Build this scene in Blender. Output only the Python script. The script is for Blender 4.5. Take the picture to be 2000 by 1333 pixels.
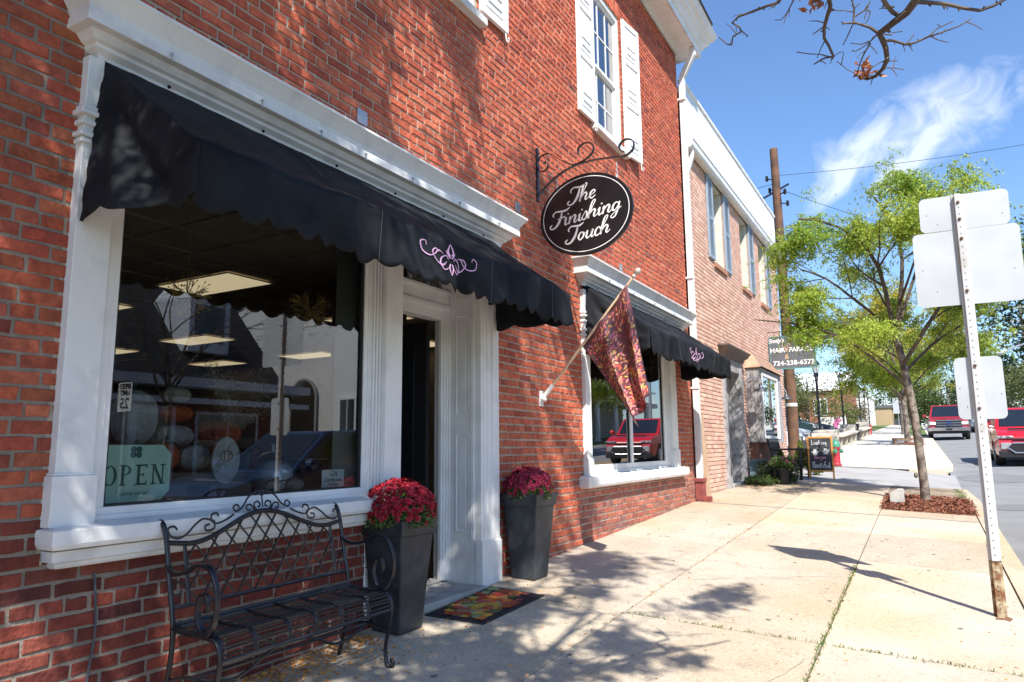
import bpy, bmesh, math, random
import numpy as np
from mathutils import Vector, Matrix, Euler, Quaternion
random.seed(7); rng = np.random.default_rng(7)
PI = math.pi; R = math.radians
for _o in list(bpy.data.objects): bpy.data.objects.remove(_o)
SC = bpy.context.scene; C = SC.collection

# ------------------------------------------------------------------ camera
camd = bpy.data.cameras.new('camera'); cam = bpy.data.objects.new('camera', camd); C.objects.link(cam)
camd.sensor_width = 36; camd.sensor_fit = 'HORIZONTAL'; camd.lens = 36*1400/2000.0
camd.clip_start = .05; camd.clip_end = 3000
cam.matrix_world = Matrix([[0.867972, 0.080955, 0.48997], [0.496526, -0.123058, -0.859255], [-0.009266, 0.989092, -0.147007]]).to_4x4()
cam.location = (3.2, 0, 1.3)
SC.camera = cam
# ------------------------------------------------------------------ world, sun, exposure
SUN = Vector((.57, -.65, 1.0)).normalized()            # towards the sun
elev = math.asin(SUN.z); az = math.atan2(SUN.x, SUN.y)
W = bpy.data.worlds.new('World'); SC.world = W; W.use_nodes = True
wn = W.node_tree.nodes; wl = W.node_tree.links; wn.clear()
wo = wn.new('ShaderNodeOutputWorld'); bg = wn.new('ShaderNodeBackground'); sky = wn.new('ShaderNodeTexSky')
sky.sky_type = 'NISHITA'; sky.sun_disc = False; sky.sun_elevation = elev; sky.sun_rotation = az
sky.air_density = 1.1; sky.dust_density = .6; sky.ozone_density = 2.5; sky.altitude = 200
bg.inputs[1].default_value = .118
# clouds: part of the sky, in world directions
tc = wn.new('ShaderNodeTexCoord')
def wmath(op, a, b=None, c=None):
    n = wn.new('ShaderNodeMath'); n.operation = op
    for i, v in enumerate((a, b, c)):
        if v is None: continue
        if isinstance(v, (int, float)): n.inputs[i].default_value = v
        else: wl.new(v, n.inputs[i])
    return n.outputs[0]
def dot(v, vec):
    n = wn.new('ShaderNodeVectorMath'); n.operation = 'DOT_PRODUCT'; wl.new(v, n.inputs[0]); n.inputs[1].default_value = vec; return n.outputs['Value']
def cloud(c, ang, ru, rv, thr, soft, strength, fu=9.0, fv=26.0, seed=0.0):
    s_ = wn.new('ShaderNodeVectorMath'); s_.operation = 'SUBTRACT'; wl.new(tc.outputs['Generated'], s_.inputs[0]); s_.inputs[1].default_value = c
    ca, sa = math.cos(R(ang)), math.sin(R(ang)); u = dot(s_.outputs[0], (ca, 0, sa)); v = dot(s_.outputs[0], (-sa, 0, ca)); w = dot(s_.outputs[0], (0, 1, 0))
    r = wmath('SQRT', wmath('ADD', wmath('ADD', wmath('POWER', wmath('ABSOLUTE', wmath('DIVIDE', u, ru)), 2.0), wmath('POWER', wmath('ABSOLUTE', wmath('DIVIDE', v, rv)), 2.0)), wmath('POWER', wmath('ABSOLUTE', wmath('DIVIDE', w, .5)), 2.0)))
    cx = wn.new('ShaderNodeCombineXYZ'); wl.new(wmath('MULTIPLY', u, fu), cx.inputs[0]); wl.new(wmath('MULTIPLY', v, fv), cx.inputs[1]); cx.inputs[2].default_value = seed
    ns = wn.new('ShaderNodeTexNoise'); ns.inputs['Scale'].default_value = 1.0; ns.inputs['Detail'].default_value = 8; ns.inputs['Roughness'].default_value = .6; ns.inputs['Distortion'].default_value = .6; wl.new(cx.outputs[0], ns.inputs['Vector'])
    fall = wmath('POWER', wmath('MAXIMUM', wmath('SUBTRACT', 1.0, r), 0.0), .6)
    q = wmath('DIVIDE', wmath('SUBTRACT', wmath('MULTIPLY', ns.outputs['Fac'], fall), thr), soft)
    return wmath('MULTIPLY', wmath('MINIMUM', wmath('MAXIMUM', q, 0.0), 1.0), strength)
m1 = cloud((.045, .92, .372), 13, .19, .066, .235, .42, .80, 22, 26, 9.4)
m2 = cloud((-.05, .94, .345), 40, .10, .035, .20, .22, .6, 14, 30, 7.7)
m5 = cloud((.02, .93, .345), 38, .09, .028, .20, .2, .6, 14, 30, 1.7)
m3 = cloud((.9, .35, .3), 8, .6, .3, .26, .25, .8, 5, 9, 4.0)
m4 = cloud((.02, 1, .03), 3, .30, .055, .18, .25, .75, 8, 26, 5.0)
m1 = wmath('MAXIMUM', m1, m5)
mm = wmath('MAXIMUM', wmath('MAXIMUM', m1, m2), wmath('MAXIMUM', m3, m4))
mx = wn.new('ShaderNodeMix'); mx.data_type = 'RGBA'
tn = wn.new('ShaderNodeMix'); tn.data_type = 'RGBA'; tn.blend_type = 'MULTIPLY'; tn.inputs[0].default_value = 1; wl.new(sky.outputs[0], tn.inputs[6]); tn.inputs[7].default_value = (.84, 1.0, 1.20, 1)
wl.new(mm, mx.inputs[0]); wl.new(tn.outputs[2], mx.inputs[6]); mx.inputs[7].default_value = (6.6, 6.9, 7.3, 1)
wl.new(mx.outputs[2], bg.inputs[0]); wl.new(bg.outputs[0], wo.inputs[0])
sd = bpy.data.lights.new('sun', 'SUN'); sun = bpy.data.objects.new('sun', sd); C.objects.link(sun)
sd.energy = 5.0; sd.angle = R(.53); sd.color = (1.0, .95, .87)
sun.rotation_euler = SUN.to_track_quat('Z', 'Y').to_euler(); sun.location = (20, -20, 40)
SC.view_settings.view_transform = 'Standard'; SC.view_settings.look = 'None'
SC.view_settings.exposure = .74; SC.view_settings.gamma = 1
SC.cycles.max_bounces = 8; SC.cycles.transparent_max_bounces = 12; SC.cycles.caustics_reflective = False; SC.cycles.caustics_refractive = False
SC.cycles.sample_clamp_indirect = 6

# ------------------------------------------------------------------ terrain height
def S(y):
    y = max(-40, y); return .0237 + .0375*min(y, 88) - .02*max(0, min(y, 200)-92)
def curbx(y): return 3.9 if y < 14 else (3.9 - .011*(y-14) if y < 110 else 2.85)
def gz(x, y):                                          # pavement surface
    return S(y) - .045*max(0, min(x, 3.9))
def rz(x, y):                                          # road surface
    c = curbx(y); m = c + 4.0
    return S(y) - .045*3.9 - .12 + .018*(4.0 - abs(x-m))

# ------------------------------------------------------------------ materials
def nt(name):
    m = bpy.data.materials.new(name); m.use_nodes = True
    n = m.node_tree.nodes; n.clear(); o = n.new('ShaderNodeOutputMaterial'); b = n.new('ShaderNodeBsdfPrincipled')
    m.node_tree.links.new(b.outputs[0], o.inputs[0]); return m, n, m.node_tree.links, b, o
def col(c): return (c[0], c[1], c[2], 1)
def M(name, c, rough=.6, c2=None, scale=6, detail=4, bump=0, bscale=60, metal=0, attr=None, island=0, emit=0, coat=0, ramp=(.35, .65), spec=None):
    m, n, l, b, o = nt(name)
    b.inputs['Roughness'].default_value = rough; b.inputs['Metallic'].default_value = metal
    if spec is not None: b.inputs['Specular IOR Level'].default_value = spec
    if coat: b.inputs['Coat Weight'].default_value = coat; b.inputs['Coat Roughness'].default_value = .06
    t = n.new('ShaderNodeTexCoord'); out = None
    base = n.new('ShaderNodeRGB'); base.outputs[0].default_value = col(c); out = base.outputs[0]
    if c2 is None: c2 = tuple(x*.86 for x in c)
    ns = n.new('ShaderNodeTexNoise'); ns.inputs['Scale'].default_value = scale; ns.inputs['Detail'].default_value = detail
    l.new(t.outputs['Object'], ns.inputs['Vector'])
    rp = n.new('ShaderNodeMapRange'); rp.inputs[1].default_value = ramp[0]; rp.inputs[2].default_value = ramp[1]; l.new(ns.outputs['Fac'], rp.inputs[0])
    mx = n.new('ShaderNodeMix'); mx.data_type = 'RGBA'; l.new(rp.outputs[0], mx.inputs[0]); l.new(out, mx.inputs[6]); mx.inputs[7].default_value = col(c2)
    out = mx.outputs[2]
    if attr:
        a = n.new('ShaderNodeAttribute'); a.attribute_name = attr
        m2 = n.new('ShaderNodeMix'); m2.data_type = 'RGBA'; m2.blend_type = 'MULTIPLY'; m2.inputs[0].default_value = 1
        l.new(a.outputs['Color'], m2.inputs[6]); l.new(out, m2.inputs[7]); out = m2.outputs[2]
    if island:
        g = n.new('ShaderNodeNewGeometry'); h = n.new('ShaderNodeHueSaturation')
        r2 = n.new('ShaderNodeMapRange'); r2.inputs[3].default_value = 1-island; r2.inputs[4].default_value = 1+island
        l.new(g.outputs['Random Per Island'], r2.inputs[0]); l.new(r2.outputs[0], h.inputs['Value']); l.new(out, h.inputs['Color']); out = h.outputs[0]
    l.new(out, b.inputs['Base Color'])
    if bump:
        nb = n.new('ShaderNodeTexNoise'); nb.inputs['Scale'].default_value = bscale; nb.inputs['Detail'].default_value = 5; l.new(t.outputs['Object'], nb.inputs['Vector'])
        bp = n.new('ShaderNodeBump'); bp.inputs['Strength'].default_value = bump; bp.inputs['Distance'].default_value = .01
        l.new(nb.outputs['Fac'], bp.inputs['Height']); l.new(bp.outputs[0], b.inputs['Normal'])
    if emit: b.inputs['Emission Color'].default_value = col(c); b.inputs['Emission Strength'].default_value = emit
    return m
def glass_mat(name, tint=(1, 1, 1), k=1.0, rough=0.0):
    m, n, l, b, o = nt(name); n.remove(b)
    f = n.new('ShaderNodeFresnel'); f.inputs[0].default_value = 1.52
    a = n.new('ShaderNodeMath'); a.operation = 'MULTIPLY'; a.inputs[1].default_value = 3.3*k; l.new(f.outputs[0], a.inputs[0])
    d = n.new('ShaderNodeMath'); d.operation = 'ADD'; d.inputs[1].default_value = 1; l.new(f.outputs[0], d.inputs[0])
    q = n.new('ShaderNodeMath'); q.operation = 'DIVIDE'; l.new(a.outputs[0], q.inputs[0]); l.new(d.outputs[0], q.inputs[1]); q.use_clamp = True
    tr = n.new('ShaderNodeBsdfTransparent'); tr.inputs[0].default_value = col(tint)
    g = n.new('ShaderNodeBsdfGlossy'); g.inputs['Roughness'].default_value = rough
    ms = n.new('ShaderNodeMixShader'); l.new(q.outputs[0], ms.inputs[0]); l.new(tr.outputs[0], ms.inputs[1]); l.new(g.outputs[0], ms.inputs[2])
    l.new(ms.outputs[0], o.inputs[0]); return m
def leaf_mat(name, c1, c2, c3, trans=.35, scale=1.1, lo=.4, hi=.62):
    m, n, l, b, o = nt(name); b.inputs['Roughness'].default_value = .5
    t = n.new('ShaderNodeTexCoord'); ns = n.new('ShaderNodeTexNoise'); ns.inputs['Scale'].default_value = scale; ns.inputs['Detail'].default_value = 3
    l.new(t.outputs['Object'], ns.inputs['Vector'])
    rp = n.new('ShaderNodeMapRange'); rp.inputs[1].default_value = lo; rp.inputs[2].default_value = hi; l.new(ns.outputs['Fac'], rp.inputs[0])
    mx = n.new('ShaderNodeMix'); mx.data_type = 'RGBA'; l.new(rp.outputs[0], mx.inputs[0]); mx.inputs[6].default_value = col(c1); mx.inputs[7].default_value = col(c2)
    g = n.new('ShaderNodeNewGeometry'); cr = n.new('ShaderNodeMapRange'); cr.inputs[1].default_value = .8; cr.inputs[2].default_value = 1.0; l.new(g.outputs['Random Per Island'], cr.inputs[0])
    m2 = n.new('ShaderNodeMix'); m2.data_type = 'RGBA'; l.new(cr.outputs[0], m2.inputs[0]); l.new(mx.outputs[2], m2.inputs[6]); m2.inputs[7].default_value = col(c3)
    hs = n.new('ShaderNodeHueSaturation'); r2 = n.new('ShaderNodeMapRange'); r2.inputs[3].default_value = .6; r2.inputs[4].default_value = 1.4
    mm_ = n.new('ShaderNodeMath'); mm_.operation = 'FRACT'; m7 = n.new('ShaderNodeMath'); m7.operation = 'MULTIPLY'; m7.inputs[1].default_value = 37.7
    l.new(g.outputs['Random Per Island'], m7.inputs[0]); l.new(m7.outputs[0], mm_.inputs[0]); l.new(mm_.outputs[0], r2.inputs[0])
    l.new(r2.outputs[0], hs.inputs['Value']); l.new(m2.outputs[2], hs.inputs['Color']); l.new(hs.outputs[0], b.inputs['Base Color'])
    tl = n.new('ShaderNodeBsdfTranslucent'); l.new(hs.outputs[0], tl.inputs[0])
    ms = n.new('ShaderNodeMixShader'); ms.inputs[0].default_value = trans; l.new(b.outputs[0], ms.inputs[1]); l.new(tl.outputs[0], ms.inputs[2]); l.new(ms.outputs[0], o.inputs[0])
    return m

white = M('white_paint', (.80, .80, .79), .5, (.64, .63, .60), 4, 9, bump=.2, bscale=22, ramp=(.45, .8))
white_old = M('weathered_white_paint', (.72, .73, .72), .6, (.52, .53, .54), 5, 8, bump=.25, bscale=30, ramp=(.5, .75))
cream = M('cream_panel', (.70, .68, .58), .6)
mortar = M('mortar', (.50, .43, .34), .9, (.36, .31, .24), 7, 6, bump=.6, bscale=90)
brickm = M('red_brick', (1.05, 1.02, 1.0), .85, (.66, .58, .58), 16, 9, bump=1.0, bscale=38, attr='Col', ramp=(.40, .70))
buffm = M('buff_brick', (1.0, 1.0, 1.0), .85, (.86, .84, .8), 12, 5, bump=.3, bscale=50, attr='Col')
darkmortar = M('dark_mortar', (.26, .19, .15), .9)
glass = glass_mat('window_glass', (.93, .97, .95))
glass_dark = M('dark_window_glass', (.015, .018, .022), .03, spec=.8)
black_iron = M('black_iron', (.006, .0065, .010), .34, (.013, .014, .019), 14, 4, bump=.08, bscale=120)
black_fabric = M('black_awning_canvas', (.0065, .0072, .0095), .72, (.020, .022, .026), 2.6, 7, bump=.6, bscale=5, spec=.12)
canvas_under = M('awning_underside', (.01, .01, .012), .8)
pink = M('pink_print', (.66, .40, .62), .6)
seam = M('seam_thread', (.12, .12, .13), .7)
resin = M('charcoal_resin', (.022, .026, .032), .5, (.060, .066, .075), 7, 9, ramp=(.45, .8), bump=.1, bscale=200)
soil = M('soil', (.03, .02, .014), .95, bump=.8)
galv = M('galvanised_steel', (.55, .56, .58), .45, (.42, .43, .45), 7, 5, metal=.7)
alu = M('sign_back_aluminium', (.56, .585, .60), .5, (.48, .50, .52), 3, 5, metal=.25)
postm = M('painted_steel_post', (.56, .56, .57), .5, (.45, .42, .38), 7, 7, ramp=(.55, .75), metal=.1)
rusty = M('rusty_post_base', (.46, .40, .26), .8, (.20, .09, .04), 14, 6, bump=.4, ramp=(.4, .6))
holem = M('dark_hole', (.03, .025, .02), .9)
rubber = M('black_rubber', (.012, .012, .013), .8, (.03, .03, .03), 60)
wood = M('pole_wood', (.17, .085, .045), .85, (.085, .045, .028), 3.5, 8, bump=.5, bscale=14)
pinewood = M('flag_pole_wood', (.74, .55, .36), .5)
greywood = M('peeling_grey_paint', (.36, .35, .36), .8, (.20, .18, .17), 9, 8, bump=.4, bscale=24, ramp=(.5, .7))
copper = M('copper_roof', (.52, .33, .22), .5, (.42, .25, .16), 4, metal=.35)
blueshut = M('slate_blue_paint', (.30, .37, .45), .6, (.25, .31, .38), 9)
tealshut = M('faded_teal_paint', (.16, .24, .27), .7, (.09, .14, .16), 9, 7)
redpaint = M('red_downspout_paint', (.30, .075, .06), .7, (.20, .05, .045), 8, 6, bump=.3)
limb_mat = M('tree_bark', (.13, .095, .07), .9, (.065, .048, .038), 6, 8, bump=.9, bscale=22)
grey_bark = M('grey_tree_bark', (.26, .215, .175), .9, (.09, .07, .058), 9, 9, bump=1.0, bscale=28, ramp=(.42, .6))
boardm = M('sign_board_black', (.012, .013, .016), .28)
letter = M('white_lettering', (.92, .91, .90), .5, (.88, .87, .86))
chrome = M('chrome', (.7, .7, .72), .15, metal=1)
tyrem = M('tyre_rubber', (.018, .018, .019), .8)
lampglass = M('frosted_lamp_glass', (.55, .56, .56), .3)
soffit_m = M('soffit_white', (.72, .71, .67), .6)
slate = M('roof_slate', (.12, .12, .125), .8, bump=.3, bscale=20)

# concrete: tan slabs with fine aggregate
def concrete(name, c, c2, sp=.25):
    m, n, l, b, o = nt(name); b.inputs['Roughness'].default_value = .85
    t = n.new('ShaderNodeTexCoord')
    def noise(s, d=5, r=.6):
        q = n.new('ShaderNodeTexNoise'); q.inputs['Scale'].default_value = s; q.inputs['Detail'].default_value = d; q.inputs['Roughness'].default_value = r; l.new(t.outputs['Object'], q.inputs['Vector']); return q.outputs['Fac']
    def mix(f, a, bcol, lo, hi, k=1.0, mode='MIX'):
        rp = n.new('ShaderNodeMapRange'); rp.inputs[1].default_value = lo; rp.inputs[2].default_value = hi; rp.inputs[4].default_value = k; l.new(f, rp.inputs[0])
        q = n.new('ShaderNodeMix'); q.data_type = 'RGBA'; q.blend_type = mode; l.new(rp.outputs[0], q.inputs[0])
        if isinstance(a, tuple): q.inputs[6].default_value = col(a)
        else: l.new(a, q.inputs[6])
        q.inputs[7].default_value = col(bcol); return q.outputs[2]
    a = mix(noise(1.1, 6), c, c2, .38, .66)
    a = mix(noise(4.5, 8, .7), a, tuple(x*.66 for x in c2), .50, .78, .7)
    a = mix(noise(.55, 3, .5), a, (c[0]*.92, c[1]*.80, c[2]*.62), .50, .70, .7)
    a = mix(noise(26, 2, .5), a, tuple(x*.45 for x in c2), .70, .76, .7)
    v = n.new('ShaderNodeTexVoronoi'); v.inputs['Scale'].default_value = 95; l.new(t.outputs['Object'], v.inputs['Vector'])
    hs = n.new('ShaderNodeMapRange'); hs.inputs[3].default_value = 1-sp; hs.inputs[4].default_value = 1+sp*.6; l.new(v.outputs['Color'], hs.inputs[0])
    h = n.new('ShaderNodeHueSaturation'); l.new(hs.outputs[0], h.inputs['Value']); l.new(a, h.inputs['Color'])
    a = mix(noise(170, 2), h.outputs[0], (.12, .10, .08), .66, .74, .55)
    at = n.new('ShaderNodeAttribute'); at.attribute_name = 'Col'
    q = n.new('ShaderNodeMix'); q.data_type = 'RGBA'; q.blend_type = 'MULTIPLY'; q.inputs[0].default_value = 1; l.new(a, q.inputs[6]); l.new(at.outputs['Color'], q.inputs[7])
    l.new(q.outputs[2], b.inputs['Base Color'])
    bp = n.new('ShaderNodeBump'); bp.inputs['Strength'].default_value = .55; bp.inputs['Distance'].default_value = .004
    l.new(noise(110, 5), bp.inputs['Height']); l.new(bp.outputs[0], b.inputs['Normal'])
    return m
conc = concrete('tan_concrete', (.585, .505, .40), (.49, .415, .32))
conc_pale = concrete('pale_concrete', (.66, .62, .55), (.56, .52, .46), .12)
conc_grey = M('grey_concrete', (.45, .43, .40), .85, (.33, .31, .29), 5, 7, bump=.4)
def asphalt_mat(name, c, c2):
    m = M(name, c, .85, c2, 1.3, 8, bump=.7, bscale=150, ramp=(.3, .7)); return m
asph = asphalt_mat('asphalt', (.26, .265, .27), (.20, .205, .21))
asph_old = asphalt_mat('old_asphalt', (.40, .395, .385), (.31, .305, .30))
grassm = leaf_mat('grass_blades', (.10, .18, .03), (.16, .22, .05), (.2, .2, .08), .2)
lawn = M('lawn', (.12, .19, .045), .9, (.08, .13, .03), 3, 6, bump=.6)
mulchm = M('red_mulch', (.22, .09, .05), .9, (.13, .055, .035), 30, 5, island=.5)
yellow = M('yellow_road_paint', (.62, .36, .05), .7)

# ------------------------------------------------------------------ mesh helpers
def cr(pts, n=6, closed=False):
    pts = [Vector(p) for p in pts]; out = []; N = len(pts)
    rngi = range(N if closed else N-1)
    for i in rngi:
        g = (lambda k: pts[k % N]) if closed else (lambda k: pts[max(0, min(N-1, k))])
        p0, p1, p2, p3 = g(i-1), g(i), g(i+1), g(i+2)
        for j in range(n):
            t = j/n; out.append(.5*((2*p1)+(p2-p0)*t+(2*p0-5*p1+4*p2-p3)*t*t+(3*p1-p0-3*p2+p3)*t**3))
    if not closed: out.append(pts[-1])
    return out
class MB:
    def __init__(s): s.v = []; s.f = []; s.m = []; s.c = []
    def add(s, v, f, mi=0, c=None):
        o = len(s.v); s.v.extend([tuple(p) for p in v]); s.f.extend([tuple(i+o for i in q) for q in f]); s.m.extend([mi]*len(f)); s.c.extend([c or (1, 1, 1)]*len(f))
    def box(s, a, b, mi=0, rot=None, c=None):
        x0, y0, z0 = a; x1, y1, z1 = b
        v = [(x0, y0, z0), (x1, y0, z0), (x1, y1, z0), (x0, y1, z0), (x0, y0, z1), (x1, y0, z1), (x1, y1, z1), (x0, y1, z1)]
        if rot is not None: v = [rot @ Vector(p) for p in v]
        s.add(v, [(0, 3, 2, 1), (4, 5, 6, 7), (0, 1, 5, 4), (1, 2, 6, 5), (2, 3, 7, 6), (3, 0, 4, 7)], mi, c)
    def tube(s, pts, r, n=6, mi=0, closed=False, cap=True):
        pts = [Vector(p) for p in pts]; N = len(pts)
        if N < 2: return
        rs = r if isinstance(r, (list, tuple)) else [r]*N
        up = None; V = []
        for i, p in enumerate(pts):
            a = pts[(i-1) % N] if (closed or i > 0) else p; b = pts[(i+1) % N] if (closed or i < N-1) else p
            t = (b-a)
            if t.length < 1e-9: t = Vector((0, 0, 1))
            t.normalize()
            if up is None:
                up = Vector((0, 0, 1)) if abs(t.z) < .9 else Vector((1, 0, 0))
            up = (up - t*up.dot(t))
            if up.length < 1e-6: up = t.orthogonal()
            up.normalize(); sd_ = t.cross(up)
            for k in range(n):
                q = 2*PI*(k+.5)/n; V.append(p + (up*math.cos(q)+sd_*math.sin(q))*rs[i])
        F = []
        for i in range(N if closed else N-1):
            j = (i+1) % N
            for k in range(n): F.append((i*n+k, i*n+(k+1) % n, j*n+(k+1) % n, j*n+k))
        if cap and not closed: F.append(tuple(range(n-1, -1, -1))); F.append(tuple((N-1)*n+k for k in range(n)))
        s.add(V, F, mi)
    def bar(s, a, b, r, n=6, mi=0): s.tube([a, b], r, n, mi)
    def strip(s, pts, w, t, side, mi=0):   # flat bar swept along pts; side = direction of its width
        side = Vector(side).normalized(); pts = [Vector(p) for p in pts]; V = []; F = []; N = len(pts)
        for i, p in enumerate(pts):
            tg = (pts[min(N-1, i+1)]-pts[max(0, i-1)]).normalized(); nn = tg.cross(side).normalized()
            for a, b in ((-1, -1), (1, -1), (1, 1), (-1, 1)): V.append(p+side*(a*w/2)+nn*(b*t/2))
        for i in range(N-1):
            for k in range(4): F.append((i*4+k, i*4+(k+1) % 4, i*4+4+(k+1) % 4, i*4+4+k))
        F += [(3, 2, 1, 0), ((N-1)*4, (N-1)*4+1, (N-1)*4+2, (N-1)*4+3)]
        s.add(V, F, mi)
    def lathe(s, prof, c=(0, 0, 0), n=16, mi=0, axis=None):
        V = []; F = []; mtx = Matrix.Identity(3)
        if axis is not None: mtx = Vector((0, 0, 1)).rotation_difference(Vector(axis)).to_matrix()
        for r, z in prof:
            for k in range(n):
                a = 2*PI*k/n; V.append(mtx @ Vector((r*math.cos(a), r*math.sin(a), z)) + Vector(c))
        for i in range(len(prof)-1):
            for k in range(n): F.append((i*n+k, i*n+(k+1) % n, (i+1)*n+(k+1) % n, (i+1)*n+k))
        F.append(tuple(range(n-1, -1, -1))); F.append(tuple((len(prof)-1)*n+k for k in range(n)))
        s.add(V, F, mi)
    def prism(s, poly, f, d, mi=0):        # poly: 2-D outline; f maps (a,b)->Vector; d: extrusion vector
        n = len(poly); d = Vector(d); A = [Vector(f(*p)) for p in poly]; B = [a+d for a in A]
        s.add(A+B, [tuple(range(n)), tuple(range(2*n-1, n-1, -1))]+[(i, n+i, n+(i+1) % n, (i+1) % n) for i in range(n)], mi)
    def mold(s, prof, path, mi=0, caps=True):  # prof: (outward, z); path: (x,y) base line, outward = right of the path
        N = len(path); offs = []
        for i in range(N):
            def nrm(a, b):
                d = Vector((b[0]-a[0], b[1]-a[1])).normalized(); return Vector((d.y, -d.x))
            ns_ = []
            if i > 0: ns_.append(nrm(path[i-1], path[i]))
            if i < N-1: ns_.append(nrm(path[i], path[i+1]))
            if len(ns_) == 1: o_ = ns_[0]
            else:
                h = (ns_[0]+ns_[1]); o_ = h/(h.length**2/2)
            offs.append(o_)
        V = []; F = []; K = len(prof)
        for i in range(N):
            for (u, z) in prof: V.append((path[i][0]+offs[i].x*u, path[i][1]+offs[i].y*u, z))
        for i in range(N-1):
            for k in range(K-1): F.append((i*K+k, i*K+k+1, (i+1)*K+k+1, (i+1)*K+k))
        if caps: F.append(tuple(range(K))); F.append(tuple((N-1)*K+k for k in range(K-1, -1, -1)))
        s.add(V, F, mi)
    def obj(s, name, mats, parent=None, bevel=0, smooth=False, seg=2, recalc=True, mtx=None):
        me = bpy.data.meshes.new(name)
        me.from_pydata([tuple(v) for v in s.v], [], s.f); 
        if not isinstance(mats, (list, tuple)): mats = [mats]
        for m in mats: me.materials.append(m)
        me.polygons.foreach_set('material_index', s.m)
        if recalc:
            b = bmesh.new(); b.from_mesh(me); bmesh.ops.recalc_face_normals(b, faces=b.faces); b.to_mesh(me); b.free()
        if any(c != (1, 1, 1) for c in s.c) or any(m.name in ('tan_concrete', 'pale_concrete') for m in mats):
            at = me.color_attributes.new('Col', 'FLOAT_COLOR', 'CORNER'); arr = []
            for p, c in zip(me.polygons, s.c): arr += [c[0], c[1], c[2], 1.0]*p.loop_total
            at.data.foreach_set('color', arr)
        if smooth:
            me.polygons.foreach_set('use_smooth', [True]*len(me.polygons))
            try: me.set_sharp_from_angle(angle=R(40))
            except Exception: pass
        o = bpy.data.objects.new(name, me); C.objects.link(o)
        if parent is not None: o.parent = parent
        if mtx is not None: o.matrix_local = mtx
        if bevel:
            bv = o.modifiers.new('bevel', 'BEVEL'); bv.width = bevel; bv.segments = seg; bv.limit_method = 'ANGLE'; bv.angle_limit = R(40)
        return o
def tag(o, label=None, cat=None, group=None, kind=None):
    if label: o['label'] = label
    if cat: o['category'] = cat
    if group: o['group'] = group
    if kind: o['kind'] = kind
    return o
def thing(name, label, cat, loc=(0, 0, 0), rz_=0, group=None):
    o = bpy.data.objects.new(name, None); C.objects.link(o); o.empty_display_size = .1
    o.location = loc; o.rotation_euler = (0, 0, rz_); return tag(o, label, cat, group)
def copy_tree(o, parent=None):
    c = o.copy(); C.objects.link(c)
    if parent is not None: c.parent = parent
    for ch in [x for x in C.objects if x.parent == o]: copy_tree(ch, c)
    return c
def fastmesh(name, V, nper, mats, parent=None, mi=None, smooth=False):
    """V: (n*nper,3) array, polygons of nper corners each"""
    me = bpy.data.meshes.new(name); n = len(V)//nper
    me.vertices.add(len(V)); me.vertices.foreach_set('co', np.asarray(V, dtype=np.float32).ravel())
    me.loops.add(n*nper); me.loops.foreach_set('vertex_index', np.arange(n*nper, dtype=np.int32))
    me.polygons.add(n); me.polygons.foreach_set('loop_start', np.arange(0, n*nper, nper, dtype=np.int32))
    if not isinstance(mats, (list, tuple)): mats = [mats]
    for m in mats: me.materials.append(m)
    if mi is not None: me.polygons.foreach_set('material_index', np.asarray(mi, dtype=np.int32))
    me.update(calc_edges=True); me.validate()
    o = bpy.data.objects.new(name, me); C.objects.link(o)
    if parent is not None: o.parent = parent
    return o
def leaves_arr(P, L, Wd, droop=.3, flat=.6):
    """diamond leaves at points P with length L, width Wd"""
    n = len(P); d = rng.normal(size=(n, 3)); d[:, 2] = d[:, 2]*flat - droop; d /= np.linalg.norm(d, axis=1)[:, None]
    a = rng.normal(size=(n, 3)); s = np.cross(d, a); s /= np.linalg.norm(s, axis=1)[:, None]+1e-9
    L = np.broadcast_to(L, n)[:, None]*rng.uniform(.7, 1.3, (n, 1)); Wd = np.broadcast_to(Wd, n)[:, None]
    P = np.asarray(P); bend = np.cross(s, d)*L*.12
    q = np.stack([P, P+d*L*.45+s*Wd*.5+bend, P+d*L, P+d*L*.45-s*Wd*.5+bend], 1)
    return q.reshape(-1, 3)
def text_obj(name, txt, size, mat, mtx, parent, shear=0, off=0, ext=.002, align='CENTER', sp=1.0):
    cu = bpy.data.curves.new(name, 'FONT'); cu.body = txt; cu.size = size; cu.shear = shear; cu.offset = off; cu.extrude = ext
    cu.align_x = align; cu.align_y = 'CENTER'; cu.space_character = sp; cu.resolution_u = 3
    t = bpy.data.objects.new('t', cu); C.objects.link(t); bpy.context.view_layer.update()
    me = bpy.data.meshes.new_from_object(t.evaluated_get(bpy.context.evaluated_depsgraph_get()))
    bpy.data.objects.remove(t); me.materials.clear(); me.materials.append(mat)
    o = bpy.data.objects.new(name, me); C.objects.link(o); o.parent = parent; o.matrix_local = mtx; return o
def ribbon(mb, pts, ws, f, t=.002, mi=0, n=7):
    """calligraphic stroke: pts 2-D with widths, f maps 2-D to 3-D, t = thickness vector"""
    P3 = cr([(p[0], p[1], w) for p, w in zip(pts, ws)], n); N = len(P3); A = []; B = []
    for i in range(N):
        d = P3[min(N-1, i+1)]-P3[max(0, i-1)]; d = Vector((d.x, d.y)); d.normalize(); nn = Vector((-d.y, d.x)); w = max(.001, P3[i].z)
        A.append(Vector(f(P3[i].x+nn.x*w/2, P3[i].y+nn.y*w/2))); B.append(Vector(f(P3[i].x-nn.x*w/2, P3[i].y-nn.y*w/2)))
    T = Vector(t); V = []; F = []
    for a, b in zip(A, B): V += [a, b, b+T, a+T]
    for i in range(N-1):
        for k in range(4): F.append((i*4+k, i*4+(k+1) % 4, i*4+4+(k+1) % 4, i*4+4+k))
    F += [(0, 1, 2, 3), ((N-1)*4+3, (N-1)*4+2, (N-1)*4+1, (N-1)*4)]
    mb.add(V, F, mi)
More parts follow.
